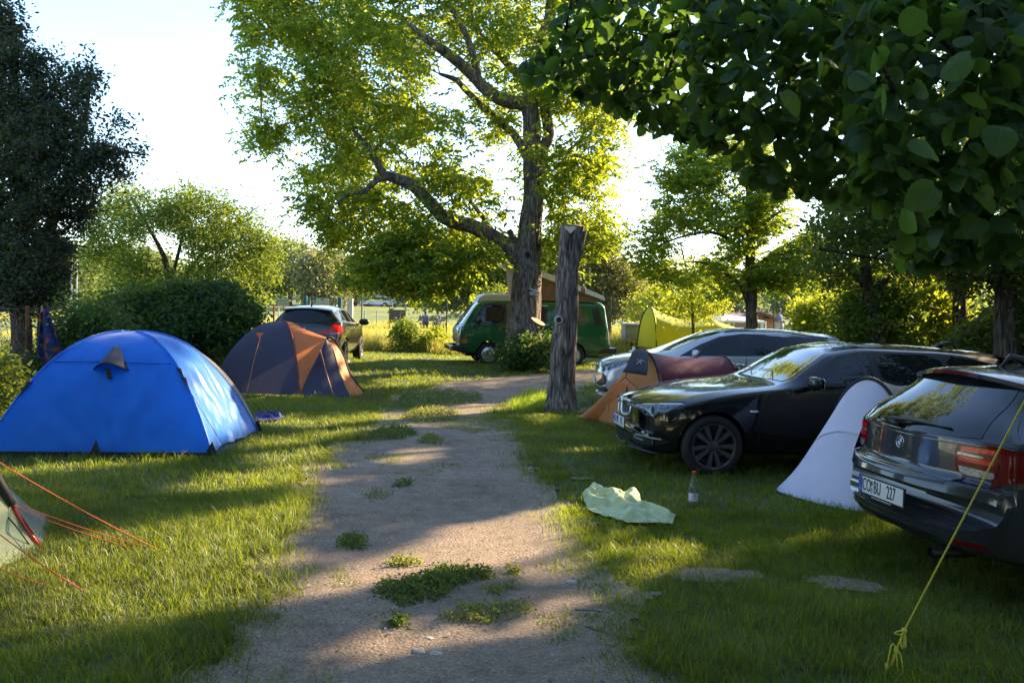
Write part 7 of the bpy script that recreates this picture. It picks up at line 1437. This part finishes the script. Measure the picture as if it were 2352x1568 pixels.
    mb = MB(); c = PT(1227, 668, Y - .45) - o.location; mb.box(c, (.30, .12, .05), Matrix.Rotation(R(22), 3, 'Y')); mb.box(c + Vector((-.02, 0, -.07)), (.2, .1, .10)); mb.build('bracket', M_galv, o, bevel=.01)
    cc = px_crown([(1130, 838), (1140, 800), (1180, 780), (1200, 760), (1240, 790), (1265, 760), (1300, 800), (1300, 835), (1240, 850)], Y - .9, 90, 15, .6)
    bush('shrub', 'dark green leafy shrub at the foot of the tall tree', 'shrub', cc, L_hedge, G(1215, 850), 50, .16, .10, 21, .5, cull=True)
def stump():
    Y = 14.4; o = empty('tree_stump', G(1290, 942), 0, 'tall sawn-off tree trunk with deep bark standing beside the path', 'tree stump'); B = Vector(o.location)
    pts = [PT(1289, 945, Y), PT(1291, 880, Y), PT(1296, 780, Y), PT(1303, 700, Y), PT(1302, 640, Y), PT(1308, 580, Y), PT(1315, 519, Y)]
    mb = MB(); P = trunk_mesh(mb, [p - B for p in pts], [.245, .215, .205, .19, .188, .175, .195], 64, .032, 64, .35, 3)
    a = PT(1322, 590, Y) - B; b = PT(1335, 535, Y) - B; trunk_mesh(mb, [a, a.lerp(b, .6), b + Vector((.01, 0, .03))], [.10, .10, .09], 24, .02, 8, seed=8); mb.build('trunk', M_bark, o, smooth=True)
    c = pts[-1] - B; mb = MB(); mb.add([c + Vector((.185 * math.cos(t), .185 * math.sin(t), .012 + .03 * math.sin(t))) for t in np.linspace(0, 2 * math.pi, 25)[:-1]], [tuple(range(24))]); mb.build('sawn_top', mat('sawn_wood', (.42, .27, .15), .85), o)
    mb = MB(); c = PT(1308, 524, Y - .20) - B; mb.add([c + Vector((-.10, 0, .03)), c + Vector((.02, -.01, -.09)), c + Vector((.13, 0, .03))], [(0, 1, 2)]); mb.build('split_face', mat('fresh_wood', (.60, .45, .33), .8), o, solid=.02)
    k = PT(1284, 735, Y - .19) - B; mb = MB(); mb.lathe([(.040, .03), (.042, -.012), (.055, -.02), (.068, -.008), (.08, .04)], 20, 'Y', tuple(k)); mb.build('knot_ring', mat('pale_bark', (.34, .29, .27), .9), o, smooth=True); mb = MB(); mb.lathe([(.001, .0), (.042, .0)], 16, 'Y', tuple(k)); mb.build('knot_hole', M_ink, o)
    mb = MB(); k = PT(1340, 665, Y - .05) - B; mb.lathe([(.001, -.07), (.035, -.05), (.045, 0), (.035, .05), (.001, .07)], 12, 'Z', tuple(k)); mb.build('bark_burl', mat('sawn_wood', (.4, .25, .15)), o, smooth=True)
    P_ = [Vector((.20 * math.cos(t) , -.20 * abs(math.sin(t)) - .02, 0)) for t in np.linspace(math.pi, 0, 14)]; c = PT(1305, 653, Y) - B; mb = MB(); mb.tube([c + p for p in P_], .003, 4); mb.build('wire', M_rust, o)
def plants():
    walnut(); stump()
    # robinia right of centre + slim neighbour
    Y = 21; cc = px_crown([(1440, 640), (1455, 585), (1505, 530), (1470, 480), (1525, 445), (1495, 372), (1530, 400), (1560, 340), (1640, 315), (1760, 335), (1840, 420), (1890, 560), (1860, 640), (1790, 680), (1740, 640), (1700, 660), (1640, 685), (1560, 640), (1500, 650)], Y, 520, 31, 2.4, 1.3, holes=[(1640, 560, 40), (1560, 590, 22), (1790, 560, 22), (1700, 620, 24), (1600, 430, 16)], lump=.24)
    limbs = [[pl(Y, (1727, 800), (1726, 700), (1724, 600), (1724, 480), (1712, 390), (1690, 330)), [.16, .145, .13, .09, .06, .03]], [pl(Y, (1722, 705), (1700, 655), (1680, 640), (1640, 610), (1590, 600), dy=[0, -.2, -.3, -.5, -.8]), [.07, .05, .04, .03, .02]],
             [pl(Y, (1725, 600), (1690, 560), (1640, 535), (1580, 540), (1520, 560)), [.05, .045, .04, .03, .02]], [pl(Y, (1724, 560), (1760, 510), (1800, 480)), [.05, .04, .02]], [pl(Y, (1724, 620), (1770, 590), (1830, 580)), [.05, .035, .02]], [pl(Y, (1722, 500), (1670, 450), (1600, 420)), [.045, .03, .02]]]
    make_tree('robinia_tree', 'light feathery tree with a straight dark trunk between the lime tent and the lodge', 'tree', G(1727, 850), limbs, cc, L_rob, M_dbark, per=18, sig=.25, size=.085, seed=5, aspect=.5, droop=.25, comp=8, tw=230, r0=.025, flat=.45)
    Y = 25; cc = px_crown([(1530, 700), (1540, 640), (1560, 590), (1610, 600), (1650, 650), (1680, 700), (1640, 725), (1560, 720)], Y, 60, 33, 1.2, lump=.2)
    make_tree('slender_tree', 'thin young tree with bright leaves behind the lime tent ridge', 'tree', gp(XH(1592, Y), Y), [[pl(Y, (1594, 800), (1590, 705), (1583, 650), (1565, 570), (1562, 560)), [.05, .045, .035, .02, .01]], [pl(Y, (1584, 660), (1600, 600), (1612, 575)), [.02, .015, .01]]], cc, L_bright, M_dbark, per=80, sig=.25, size=.09, seed=6, tw=50)
    # left: dark plum, mid tree, hedge
    Y = 16.2; cc = px_crown([(-60, 720), (-60, -60), (8, 60), (30, -10), (45, 60), (62, 130), (110, 132), (115, 195), (151, 185), (170, 150), (188, 118), (209, 140), (216, 200), (213, 265), (276, 275), (268, 330), (308, 340), (303, 365), (276, 420), (220, 440), (197, 500), (151, 560), (156, 620), (128, 690), (110, 720)], Y, 850, 42, 1.8, 1.1, lump=.29)
    sp = [PT(a, b, Y + random.uniform(-.4, .4)) for a, b in ((30, 5), (28, 40), (25, 80), (205, 130), (212, 165), (220, 200), (290, 285), (330, 350), (310, 360), (255, 290), (120, 140), (60, 150), (45, 110), (14, 30), (215, 240))]
    V = np.array([tuple(p) for p in sp]); limbs = [[pl(Y, (45, 860), (50, 760), (40, 650), (50, 500), (40, 300), (30, 100), (26, 20)), [.2, .18, .17, .14, .10, .04, .02]], [pl(Y, (98, 860), (100, 740), (98, 640), (130, 480), (190, 300), (210, 150), dy=[.6] * 6), [.12, .11, .10, .08, .05, .02]], [pl(Y, (60, 520), (150, 420), (240, 360), (320, 350)), [.10, .07, .04, .015]]]
    make_tree('plum_tree', 'dark purplish tree filling the upper left corner', 'tree', G(45, 880), limbs, cc, L_plum, M_dbark, per=88, sig=.14, size=.075, seed=8, aspect=.5, droop=0, tw=330, r0=.02, more=clump_leaves(V, 60, .10, .08, 77, .5, -.3, False, 1.4))
    Y = 24; cc = px_crown([(190, 720), (205, 570), (190, 530), (235, 450), (285, 425), (350, 455), (405, 440), (430, 425), (475, 455), (500, 430), (560, 500), (612, 450), (590, 520), (650, 540), (625, 600), (642, 640), (605, 690), (560, 740), (400, 740), (300, 720)], Y, 850, 43, 2.6, 1.6, holes=[(565, 478, 25), (330, 470, 18), (250, 500, 15), (490, 470, 14)], lump=.26)
    make_tree('willow_tree', 'broad yellow-green tree in the middle left behind the dark hedge', 'tree', gp(XH(400, Y), Y), [[pl(Y, (400, 800), (395, 700), (380, 600), (340, 520), (300, 450)), [.16, .14, .08, .04, .02]], [pl(Y, (396, 700), (450, 600), (520, 530), (600, 470)), [.07, .05, .03, .01]], [pl(Y, (392, 650), (420, 540), (440, 440)), [.06, .04, .02]]], cc, L_mid, M_dbark, per=65, sig=.22, size=.10, seed=9, aspect=.38, droop=.1, tw=200)
    cc = px_crown([(165, 790), (180, 735), (230, 712), (290, 672), (350, 688), (400, 655), (460, 668), (520, 650), (560, 690), (585, 720), (575, 780), (560, 800), (470, 830), (470, 860), (300, 850)], 18.6, 520, 45, 1.3, 1.3, lump=.22)
    bush('hedge', 'large dark green hedge between the left fence and the orange tent', 'hedge', cc, L_hedge, gp(XH(400, 18.6), 18.6), 70, .17, .12, 46, .42, droop=.5)
    cc = px_crown([(465, 830), (470, 800), (500, 780), (530, 800), (520, 850)], 18.3, 60, 47, .4); bush('shrub', 'small light leaved shrub between the blue tent and the orange tent', 'shrub', cc, L_mid, gp(XH(495, 18.3), 18.3), 60, .14, .09, 48)
    cc = px_crown([(90, 720), (200, 700), (300, 730), (260, 800), (170, 850), (60, 880), (40, 850), (110, 790)], 14.9, 150, 49, .5, lump=.25); bush('bush', 'loose green bush growing through the left fence behind the blue tent', 'bush', cc, L_hedge, gp(XH(170, 14.9), 14.9), 45, .16, .10, 50, .35, droop=.4)
    cc = px_crown([(-60, 1000), (-60, 830), (0, 820), (60, 860), (60, 900), (0, 960)], 11.2, 60, 51, .4); bush('bush', 'low weedy bush at the left edge behind the blue tent', 'bush', cc, L_dark, gp(XH(10, 11.2), 11.2), 50, .13, .07, 52)
    # behind the fence: dark oak, bushes, bright shrub
    Y = 38; cc = px_crown([(790, 660), (800, 600), (880, 560), (1000, 540), (1180, 540), (1320, 560), (1330, 640), (1180, 700), (1150, 690), (1110, 720), (1060, 700), (1000, 700), (950, 690), (900, 668), (830, 655)], Y, 330, 53, 2.6, 1.5, lump=.28)
    make_tree('oak_tree', 'dark round tree beyond the fence left of the camper van', 'tree', gp(XH(1090, Y), Y), [[pl(Y, (1100, 790), (1100, 700), (1090, 620), (1080, 560)), [.35, .3, .25, .12]], [pl(Y, (1098, 660), (1000, 620), (900, 600)), [.16, .1, .04]]], cc, L_dark, M_dbark, per=90, sig=.38, size=.17, seed=10, aspect=.6, tw=120, r0=.06)
    cc = px_crown([(1085, 800), (1080, 720), (1110, 690), (1150, 660), (1180, 700), (1150, 780), (1120, 810)], 33, 70, 54, 1.0); bush('bush', 'dark bush behind the fence at the nose of the camper van', 'bush', cc, L_dark, gp(XH(1115, 33), 33), 70, .25, .12, 55)
    Y = 30; cc = px_crown([(895, 800), (905, 745), (935, 738), (950, 760), (950, 800)], Y, 60, 56, .5); bush('bush', 'rounded green bush along the far fence, below the dark rusty panel', 'bush', cc, L_mid, gp(XH(920, Y), Y), 60, .16, .09, 57)
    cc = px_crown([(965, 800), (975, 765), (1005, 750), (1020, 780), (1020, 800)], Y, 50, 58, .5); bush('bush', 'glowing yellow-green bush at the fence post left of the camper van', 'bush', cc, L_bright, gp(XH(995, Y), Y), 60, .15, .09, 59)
    Y = 50; cc = px_crown([(1320, 720), (1325, 620), (1340, 580), (1400, 570), (1450, 620), (1480, 700), (1440, 730)], Y, 230, 60, 2.5, lump=.12); make_tree('olive_tree', 'brownish green tree behind the rear of the camper van', 'tree', gp(XH(1390, Y), Y), [[pl(Y, (1395, 770), (1392, 700), (1400, 620)), [.3, .22, .1]]], cc, leafmat('olive_leaf', (.09, .09, .03), (.15, .14, .05), (.28, .26, .05), .4), M_dbark, per=90, sig=.42, size=.17, seed=12, tw=80, r0=.05)
    # shrubs at the right, behind the cars
    for i, (poly, Y, m, n, lab) in enumerate((
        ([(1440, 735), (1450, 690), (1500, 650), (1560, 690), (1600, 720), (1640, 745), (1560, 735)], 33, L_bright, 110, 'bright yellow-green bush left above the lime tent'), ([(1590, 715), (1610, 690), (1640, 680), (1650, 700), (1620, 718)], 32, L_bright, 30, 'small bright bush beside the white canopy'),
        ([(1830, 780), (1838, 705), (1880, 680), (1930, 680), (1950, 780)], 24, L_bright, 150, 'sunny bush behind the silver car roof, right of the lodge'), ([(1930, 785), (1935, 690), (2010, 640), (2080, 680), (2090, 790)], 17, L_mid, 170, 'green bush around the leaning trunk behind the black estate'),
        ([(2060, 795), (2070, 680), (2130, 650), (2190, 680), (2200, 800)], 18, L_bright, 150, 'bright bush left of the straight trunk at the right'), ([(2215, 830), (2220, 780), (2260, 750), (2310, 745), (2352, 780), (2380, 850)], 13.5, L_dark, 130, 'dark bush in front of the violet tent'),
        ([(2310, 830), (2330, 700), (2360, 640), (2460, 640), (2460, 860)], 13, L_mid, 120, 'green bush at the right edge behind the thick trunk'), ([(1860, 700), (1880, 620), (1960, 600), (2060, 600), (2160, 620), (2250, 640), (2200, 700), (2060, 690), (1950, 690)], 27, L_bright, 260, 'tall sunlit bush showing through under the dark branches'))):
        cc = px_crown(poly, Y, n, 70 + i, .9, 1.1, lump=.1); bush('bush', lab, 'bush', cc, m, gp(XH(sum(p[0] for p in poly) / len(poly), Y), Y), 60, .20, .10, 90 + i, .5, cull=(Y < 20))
    # dark low-hanging tree right
    Y = 12.5; cc = px_crown([(1860, 540), (1840, 460), (1880, 400), (1960, 370), (2352, 300), (2480, 300), (2480, 720), (2352, 690), (2290, 650), (2200, 665), (2150, 640), (2090, 670), (2050, 630), (1980, 640), (1920, 600), (1870, 610)], Y, 260, 81, 1.9, 1.3, lump=.42)
    make_tree('apple_tree', 'dark low branching tree overhanging the roof of the black estate car', 'tree', gp(XH(2313, Y), Y), [[pl(Y, (2313, 900), (2312, 760), (2306, 640), (2270, 520), (2200, 450)), [.2, .17, .14, .07, .03]], [pl(Y, (2308, 660), (2220, 620), (2120, 600), (1990, 590), (1880, 570), dy=[0, -.2, -.4, -.5, -.6]), [.06, .045, .035, .025, .015]], [pl(Y, (2310, 620), (2360, 500), (2400, 400)), [.10, .06, .03]], [pl(Y, (2290, 600), (2160, 510), (2000, 470), (1880, 440)), [.06, .04, .03, .015]]], cc, L_dark, M_dbark, per=90, sig=.17, size=.075, seed=14, aspect=.55, tw=330, r0=.02)
    for px, Y, top, lab, r_, lean in ((2011, 16.5, 600, 'leaning dark trunk with sparse foliage behind the black estate roof', .17, -30), (2203, 17, 560, 'straight trunk tree left of the violet tent', .16, 0)):
        cc = px_crown([(px - 150, top + 60), (px - 120, top - 120), (px, top - 200), (px + 130, top - 100), (px + 140, top + 70), (px, top + 40)], Y, 85, int(px), 1.5, lump=.3)
        make_tree('fruit_tree', lab, 'tree', gp(XH(px, Y), Y), [[pl(Y, (px + 18, 860), (px + 4, 750), (px + lean * .5, 680), (px + lean, top - 60)), [r_, r_ * .9, r_ * .75, r_ * .3]], [pl(Y, (px + lean * .5, 680), (px + 60, 600), (px + 100, 520)), [.07, .05, .02]], [pl(Y, (px + lean * .5, 670), (px - 70, 600), (px - 110, 540)), [.07, .05, .02]]], cc, L_dark, M_dbark, per=80, sig=.22, size=.09, seed=int(px), tw=90, r0=.02)
    # added trees right of the view, placed to cast dappled shade
    for i, (x, y, zc, rx, rz, n, lab) in enumerate((a_[0], a_[1], a_[2] * 1.15, a_[3], a_[4] * 1.15, a_[5], a_[6]) for a_ in ((9.4, 8.4, 4.6, 3.0, 2.7, 260, 'added shade tree right of the dark hatchback'), (13.2, 12.2, 5.4, 3.4, 3.4, 330, 'added shade tree behind the thick trunk at the right edge'), (14.6, 17.6, 5.6, 3.6, 3.8, 330, 'large added shade tree right of the violet tent'), (9.2, 3.8, 4.4, 2.8, 2.5, 220, 'added shade tree beyond the bonnet of the dark hatchback'), (18.5, 22.5, 6.2, 4, 4.2, 260, 'farthest added shade tree along the right boundary'), (12.6, 7.2, 2.2, 2.6, 2.0, 160, 'low added shade tree at the right boundary'), (16, 13.5, 2.4, 3, 2.2, 170, 'bushy low added shade tree at the right boundary, farther back'), (11.6, 20.2, 5.6, 3.0, 3.3, 300, 'added shade tree hidden deep behind the violet tent'), (14.4, 25.4, 7.2, 3.4, 3.8, 300, 'tall added shade tree far behind the straight trunk'), (17.5, 29.5, 8.2, 4, 4.4, 260, 'tallest added shade tree far back at the right'))):
        cc = ell_crown((x, y, zc), (rx, rx, rz), n, 300 + i, .25); make_tree('shade_tree', lab, 'tree', gp(x, y), [[[Vector((x, y, 0)), Vector((x + .1, y, zc * .5)), Vector((x, y + .1, zc + rz * .5))], [.2, .16, .06]]], cc, L_dark, M_dbark, per=80, sig=.36, size=.16, seed=310 + i, tw=60, aspect=.6)
    for i, (x, y, zc, r_, lab) in enumerate(((-6.5, -7, 4.6, 4.6, 'tree behind the photographer, left'), (1.5, -9, 5, 4.8, 'tree behind the photographer, middle'), (8.5, -6, 4.6, 4.6, 'tree behind the photographer, right'), (-15, -2, 5, 4.5, 'tree beyond the pale green tent'), (-11, 1.5, 5, 4.2, 'tall tree left of the pale green tent'), (-13, -8, 6.5, 5.5, 'large tree behind and left of the photographer'))):
        cc = ell_crown((x, y, zc), (r_, r_, r_), 420, 400 + i, .3); make_tree('garden_tree', lab, 'tree', gp(x, y), [[[Vector((x, y, 0)), Vector((x, y, zc))], [.25, .1]]], cc, L_dark, M_dbark, per=45, sig=.5, size=.26, seed=410 + i, tw=0, cull=False, aspect=.6)
    # far trees beyond the meadow
    for i, (px, Y, w, top, m, lab) in enumerate(((665, 92, 55, 548, L_far, 'pale green tree left of the birches beyond the meadow'), (722, 88, 42, 575, L_birch, 'drooping birch in front of the pale house'), (765, 90, 40, 560, L_birch, 'second birch right of the pale house'), (815, 100, 50, 590, L_far, 'green tree between the pale house and the pink building'), (600, 96, 50, 585, L_far, 'green tree beyond the meadow at the left of the pale tree'), (1290, 90, 60, 600, L_far, 'tree far behind the pop-up roof'), (1540, 95, 70, 655, L_far, 'far tree beyond the thin young tree'), (1660, 100, 70, 640, L_far, 'far tree behind the lodge sign'), (1830, 85, 60, 640, L_far, 'far tree right of the lodge'), (1950, 90, 70, 630, L_far, 'far tree above the silver car tail'), (150, 80, 90, 560, L_far, 'far tree behind the steel pole frame'), (330, 90, 90, 570, L_far, 'far tree behind the broad yellow-green tree'), (1450, 100, 60, 640, L_far, 'far tree left of the thin young tree'))):
        base = gp(XH(px, Y), Y); hh = PT(px, top, Y).z - base.z; rr = w * Y / FP; cc = ell_crown((base.x, base.y, base.z + hh * .58), (rr, rr, hh * .44), 90, 500 + i, .35)
        make_tree('distant_tree', lab, 'tree', base, [[[base, base + Vector((.2, 0, hh * .8))], [.3, .08]]], cc, m, bark('birch_bark', (.2, .2, .19), (.6, .58, .55)) if m is L_birch else M_dbark, per=70, sig=.60, size=.34, seed=510 + i, tw=20, cull=False, aspect=.6, r0=.06)
    # wooded hills
    xs_ = np.linspace(-900, 900, 90); rows = []
    for j, (y, k) in enumerate(((330, 0), (360, .45), (420, .8), (520, 1), (700, .9))):
        hgt = (14 + 12 * vnoise(xs_ / 160 + 3, xs_ * 0 + .5, 5) + 5 * vnoise(xs_ / 30, xs_ * 0, 6) + 2 * vnoise(xs_ / 7, xs_ * 0, 8)) * k * (.5 + .9 * sst(-100, 200, xs_)); rows.append([Vector((a, y, 1 + b)) for a, b in zip(xs_, hgt)])
    mb = MB(); mb.grid(rows); tag(mb.build('hills', mat('wooded_hill', (.055, .085, .045), .95, col2=(.10, .13, .06), nscale=.06, bump=1, bscale=.2), smooth=True), kind='structure')
    r = np.random.default_rng(77); n = 1500; x = r.uniform(-230, 260, n); y = r.uniform(125, 190, n); z = r.uniform(0, 1, n) ** .7 * (5.5 + 4 * vnoise(x / 18, x * 0, 3)) + 1.5; k = ~((x > -60) & (x < -5) & (z > 4.5)); V, F, rn = clump_leaves(np.stack([x, y, z], 1)[k], 45, 1.5, .9, 78, .7, 0, False); o = np_mesh('far_wood', V, F, L_far, rnd=rn); tag(o, 'hazy line of woodland far beyond the meadow and the buildings', 'woodland', kind='stuff')
    # tall meadow grass beyond and along the fence
    def tall(n, y0, y1, x0, x1, h0, h1, seed, w=.012, keep=None):
        r = np.random.default_rng(seed); x = r.uniform(x0, x1, n); y = r.uniform(y0, y1, n); ok = vnoise(x * .5, y * .5, seed) > .25
        x, y = x[ok], y[ok]; n = len(x); z = gz(x, y); h = r.uniform(h0, h1, n) * (.5 + .8 * vnoise(x * .8, y * .8, seed + 1)); th = r.uniform(0, 6.28, n); l = h * r.uniform(.1, .5, n); V = np.stack([np.stack([x - w, y, z], 1), np.stack([x + w, y, z], 1), np.stack([x + l * np.cos(th), y + l * np.sin(th), z + h], 1)], 1).reshape(-1, 3); return V, np.arange(n * 3).reshape(-1, 3), r.random(n)
    V, F, rn = join([tall(26000, 28.3, 32, -9, 14, .25, .75, 81, .012), tall(9000, 25.5, 28.5, 4.5, 14, .15, .5, 85, .012), tall(30000, 32, 60, -22, 26, .08, .3, 82, .02), tall(12000, 58, 72, -40, 40, .2, .55, 83, .03)])
    o = np_mesh('tall_grass', V, F, M_drygrass, rnd=rn); tag(o, 'tall yellowish meadow grass along and beyond the far fence', 'grass', kind='stuff')
    hazel(); overhead()
def overhead():
    for i, (x, y, zc, rx, rz, lab) in enumerate(((3.2, -.8, 3.6, 2.8, 1.3, 'leafy hazel over the right shoulder of the photographer'), (.6, -2.8, 3.9, 2.6, 1.4, 'leafy hazel behind the photographer'), (3.6, 3.4, 5.9, 3.0, 1.3, 'upper hazel crown above the near branches'))):
        cc = ell_crown((x, y, zc), (rx, rx * .8, rz), 170, 450 + i, .2); make_tree('hazel_bush', lab, 'bush', gp(x, y), [[[Vector((x, y, 0)), Vector((x, y, zc))], [.1, .05]]], cc, L_dark, M_dbark, per=45, sig=.28, size=.12, seed=460 + i, tw=40, cull=False, aspect=.8)
def hazel():
    """overhanging branch with big round toothed leaves"""
    m, t, b = newmat('round_leaf'); N, L = t.nodes, t.links; at = N.new('ShaderNodeAttribute'); at.attribute_name = 'rnd'; uv = N.new('ShaderNodeUVMap')
    sp = N.new('ShaderNodeSeparateXYZ'); L.new(uv.outputs[0], sp.inputs[0]); ab = N.new('ShaderNodeMath'); ab.operation = 'ABSOLUTE'; L.new(sp.outputs[0], ab.inputs[0])
    s_ = N.new('ShaderNodeMath'); s_.operation = 'MULTIPLY_ADD'; s_.inputs[1].default_value = -.75; L.new(ab.outputs[0], s_.inputs[0]); L.new(sp.outputs[1], s_.inputs[2])
    m2 = N.new('ShaderNodeMath'); m2.operation = 'MULTIPLY'; m2.inputs[1].default_value = 52; L.new(s_.outputs[0], m2.inputs[0]); sn = N.new('ShaderNodeMath'); sn.operation = 'SINE'; L.new(m2.outputs[0], sn.inputs[0])
    pw = N.new('ShaderNodeMapRange'); pw.inputs[1].default_value = .75; pw.inputs[2].default_value = 1; L.new(sn.outputs[0], pw.inputs[0])
    md = N.new('ShaderNodeMapRange'); md.inputs[1].default_value = .03; md.inputs[2].default_value = .0; L.new(ab.outputs[0], md.inputs[0]); mx_ = N.new('ShaderNodeMath'); mx_.operation = 'MAXIMUM'; L.new(pw.outputs[0], mx_.inputs[0]); L.new(md.outputs[0], mx_.inputs[1])
    c = N.new('ShaderNodeMix'); c.data_type = 'RGBA'; c.inputs[6].default_value = (.026, .064, .022, 1); c.inputs[7].default_value = (.06, .115, .036, 1); L.new(at.outputs['Fac'], c.inputs[0])
    c2 = N.new('ShaderNodeMix'); c2.data_type = 'RGBA'; c2.inputs[7].default_value = (.10, .15, .06, 1); L.new(c.outputs[2], c2.inputs[6]); k_ = N.new('ShaderNodeMath'); k_.operation = 'MULTIPLY'; k_.inputs[1].default_value = .8; L.new(mx_.outputs[0], k_.inputs[0]); L.new(k_.outputs[0], c2.inputs[0]); L.new(c2.outputs[2], b.inputs['Base Color'])
    b.inputs['Roughness'].default_value = .5; b.inputs['Specular IOR Level'].default_value = .22; bp = N.new('ShaderNodeBump'); bp.inputs['Strength'].default_value = .8; bp.inputs['Distance'].default_value = .004; bp.invert = True; L.new(mx_.outputs[0], bp.inputs['Height']); L.new(bp.outputs[0], b.inputs['Normal'])
    tr = N.new('ShaderNodeBsdfTranslucent'); tr.inputs[0].default_value = (.18, .33, .03, 1); ms = N.new('ShaderNodeMixShader'); ms.inputs[0].default_value = .36; L.new(b.outputs[0], ms.inputs[1]); L.new(tr.outputs[0], ms.inputs[2]); L.new(ms.outputs[0], N['Material Output'].inputs[0])
    # template leaf in (u across, v along)
    nv = 15; tv, tf = [], []
    for j in range(nv):
        v = j / (nv - 1); w = .485 * (math.sin(math.pi * min(1, (v * .93 + .07) ** .85)) ** .58); jag = 1 + (.035 if j % 2 else -.03)
        if j == 0: w = .20
        if j == nv - 1: w = .0
        tv += [(-w * jag, v - (.06 if j == 0 else 0)), (-w * .55, v), (0, v), (w * .55, v), (w * jag, v - (.06 if j == 0 else 0))]
    for j in range(nv - 1):
        for i in range(4): a = j * 5 + i; tf.append((a, a + 1, a + 6, a + 5))
    tv = np.array(tv); tf = np.array(tf)
    r = np.random.default_rng(91)
    zones = [([(1198, 175), (1205, 120), (1260, 70), (1300, -20), (1320, -80), (1620, -80), (1640, 330), (1560, 312), (1500, 300), (1440, 255), (1400, 235), (1370, 235), (1330, 205), (1270, 200)], 5.0, .7, 1000), ([(1560, -80), (2000, -80), (2010, 440), (1925, 470), (1860, 425), (1800, 450), (1760, 425), (1700, 365), (1640, 335), (1580, 315)], 4.2, .8, 1250), ([(1930, -80), (2420, -80), (2420, 550), (2330, 560), (2240, 590), (2180, 575), (2120, 560), (2075, 530), (2060, 470), (1960, 430)], 3.4, .9, 1350), ([(2030, 560), (2100, 545), (2352, 540), (2352, 590), (2260, 590), (2180, 605), (2050, 600)], 3.6, .4, 70)]
    C = []
    for poly, Y, th, n in zones: q = px_crown(poly, Y, n, int(Y * 10), th, 1.0, holes=[(1586, 28, 26), (1590, 190, 20)], lump=.0); C.append(q)
    near = [PT(a, b, Y) for a, b, Y in ((2110, 20, 2.6), (2010, 110, 2.7), (1890, 130, 2.9), (1960, 165, 2.7), (2030, 200, 2.6), (2120, 320, 2.6), (2150, 430, 2.5), (2085, 470, 2.8), (2300, 290, 2.6), (2340, 60, 2.7), (2250, 500, 3.0), (1800, 210, 3.4), (2230, 130, 2.5), (1405, 60, 4.2), (1500, 100, 4.2))]
    C = np.vstack(C + [np.array([tuple(p) for p in near])]); n = len(C)
    ang = r.uniform(0, 2 * np.pi, n); d = np.stack([np.cos(ang), np.sin(ang), r.uniform(-1.1, -.1, n)], 1); d /= np.linalg.norm(d, axis=1)[:, None]
    up = np.stack([r.normal(0, .45, n), r.normal(0, .45, n), np.ones(n)], 1)
    up[-15:] = np.stack([r.normal(0, .3, 15), -np.ones(15) * 1.2, r.uniform(.2, .9, 15)], 1)
    s_ = np.cross(d, up); s_ /= np.linalg.norm(s_, axis=1)[:, None]; nn = np.cross(s_, d); size = r.uniform(.045, .1, n); size[-15:] = r.uniform(.085, .108, 15)
    cup = r.uniform(-.5, .25, n); bend = r.uniform(.0, .6, n)
    U = tv[:, 0][None, :, None] * size[:, None, None]; Vv = tv[:, 1][None, :, None] * size[:, None, None]; H = (np.abs(tv[:, 0])[None, :] ** 1.3 * cup[:, None] * 2 - (tv[:, 1][None, :] ** 2) * bend[:, None] + .02 * np.sin(tv[:, 1][None, :] * 22 + ang[:, None]) * np.abs(tv[:, 0])[None, :] * 2) * size[:, None]
    P = C[:, None, :] + s_[:, None, :] * U + d[:, None, :] * Vv + nn[:, None, :] * H[:, :, None]
    nvt = len(tv); F = (tf[None] + (np.arange(n) * nvt)[:, None, None]).reshape(-1, 4)
    base = Vector((3.4, 2.5, 0)); o = empty('hazel_tree', base, 0, 'near overhanging branches with big round toothed leaves, top right', 'tree')
    lf = np_mesh('crown', P.reshape(-1, 3) - np.array(tuple(base)), F, m, o, rnd=np.repeat(r.random(n), len(tf)), smooth=True)
    uvl = lf.data.uv_layers.new(name='UVMap'); uvc = np.tile(tv[tf.ravel()], (n, 1)); uvl.data.foreach_set('uv', uvc.astype(np.float32).ravel())
    mb = MB(); nodes = []
    for pts, rad in (([(3.4, 2.5, 0), (3.35, 2.7, 1.5), (3.1, 3.0, 2.6), (2.4, 3.6, 3.2), (1.6, 4.2, 3.3), (.9, 4.7, 3.2), (.25, 5.0, 3.1)], [.09, .08, .06, .04, .028, .018, .008]), ([(3.45, 2.45, 0), (3.6, 2.8, 1.8), (3.2, 3.4, 2.9), (2.2, 4.2, 3.5)], [.08, .06, .04, .015]), ([(3.3, 2.6, .6), (2.9, 2.75, 1.9), (2.49, 2.99, 2.6), (1.9, 3.5, 2.9)], [.05, .04, .025, .01]), ([(3.4, 2.55, .4), (3.3, 3.4, 1.8), (2.7, 4.0, 2.3), (2.0, 4.3, 2.5)], [.05, .04, .02, .01])):
        q = cr(pts, 24); mb.tube(q, list(np.interp(np.linspace(0, 1, 24), np.linspace(0, 1, len(rad)), rad)), 10); nodes += [tuple(p) for p in q[8:]]
    branches(mb, nodes, C[r.permutation(n)[:420]], .012, 420, 5, 5, .08); mb.v = [tuple(Vector(v) - base) for v in mb.v]; mb.build('branch', M_dbark, o, smooth=True)
# ------------------------------------------------------------------ build everything
black_estate(); dark_hatch(); silver_estate(); suv(); camper()
tents(); build_place(); plants(); small_things(); weeds(); build_grass()
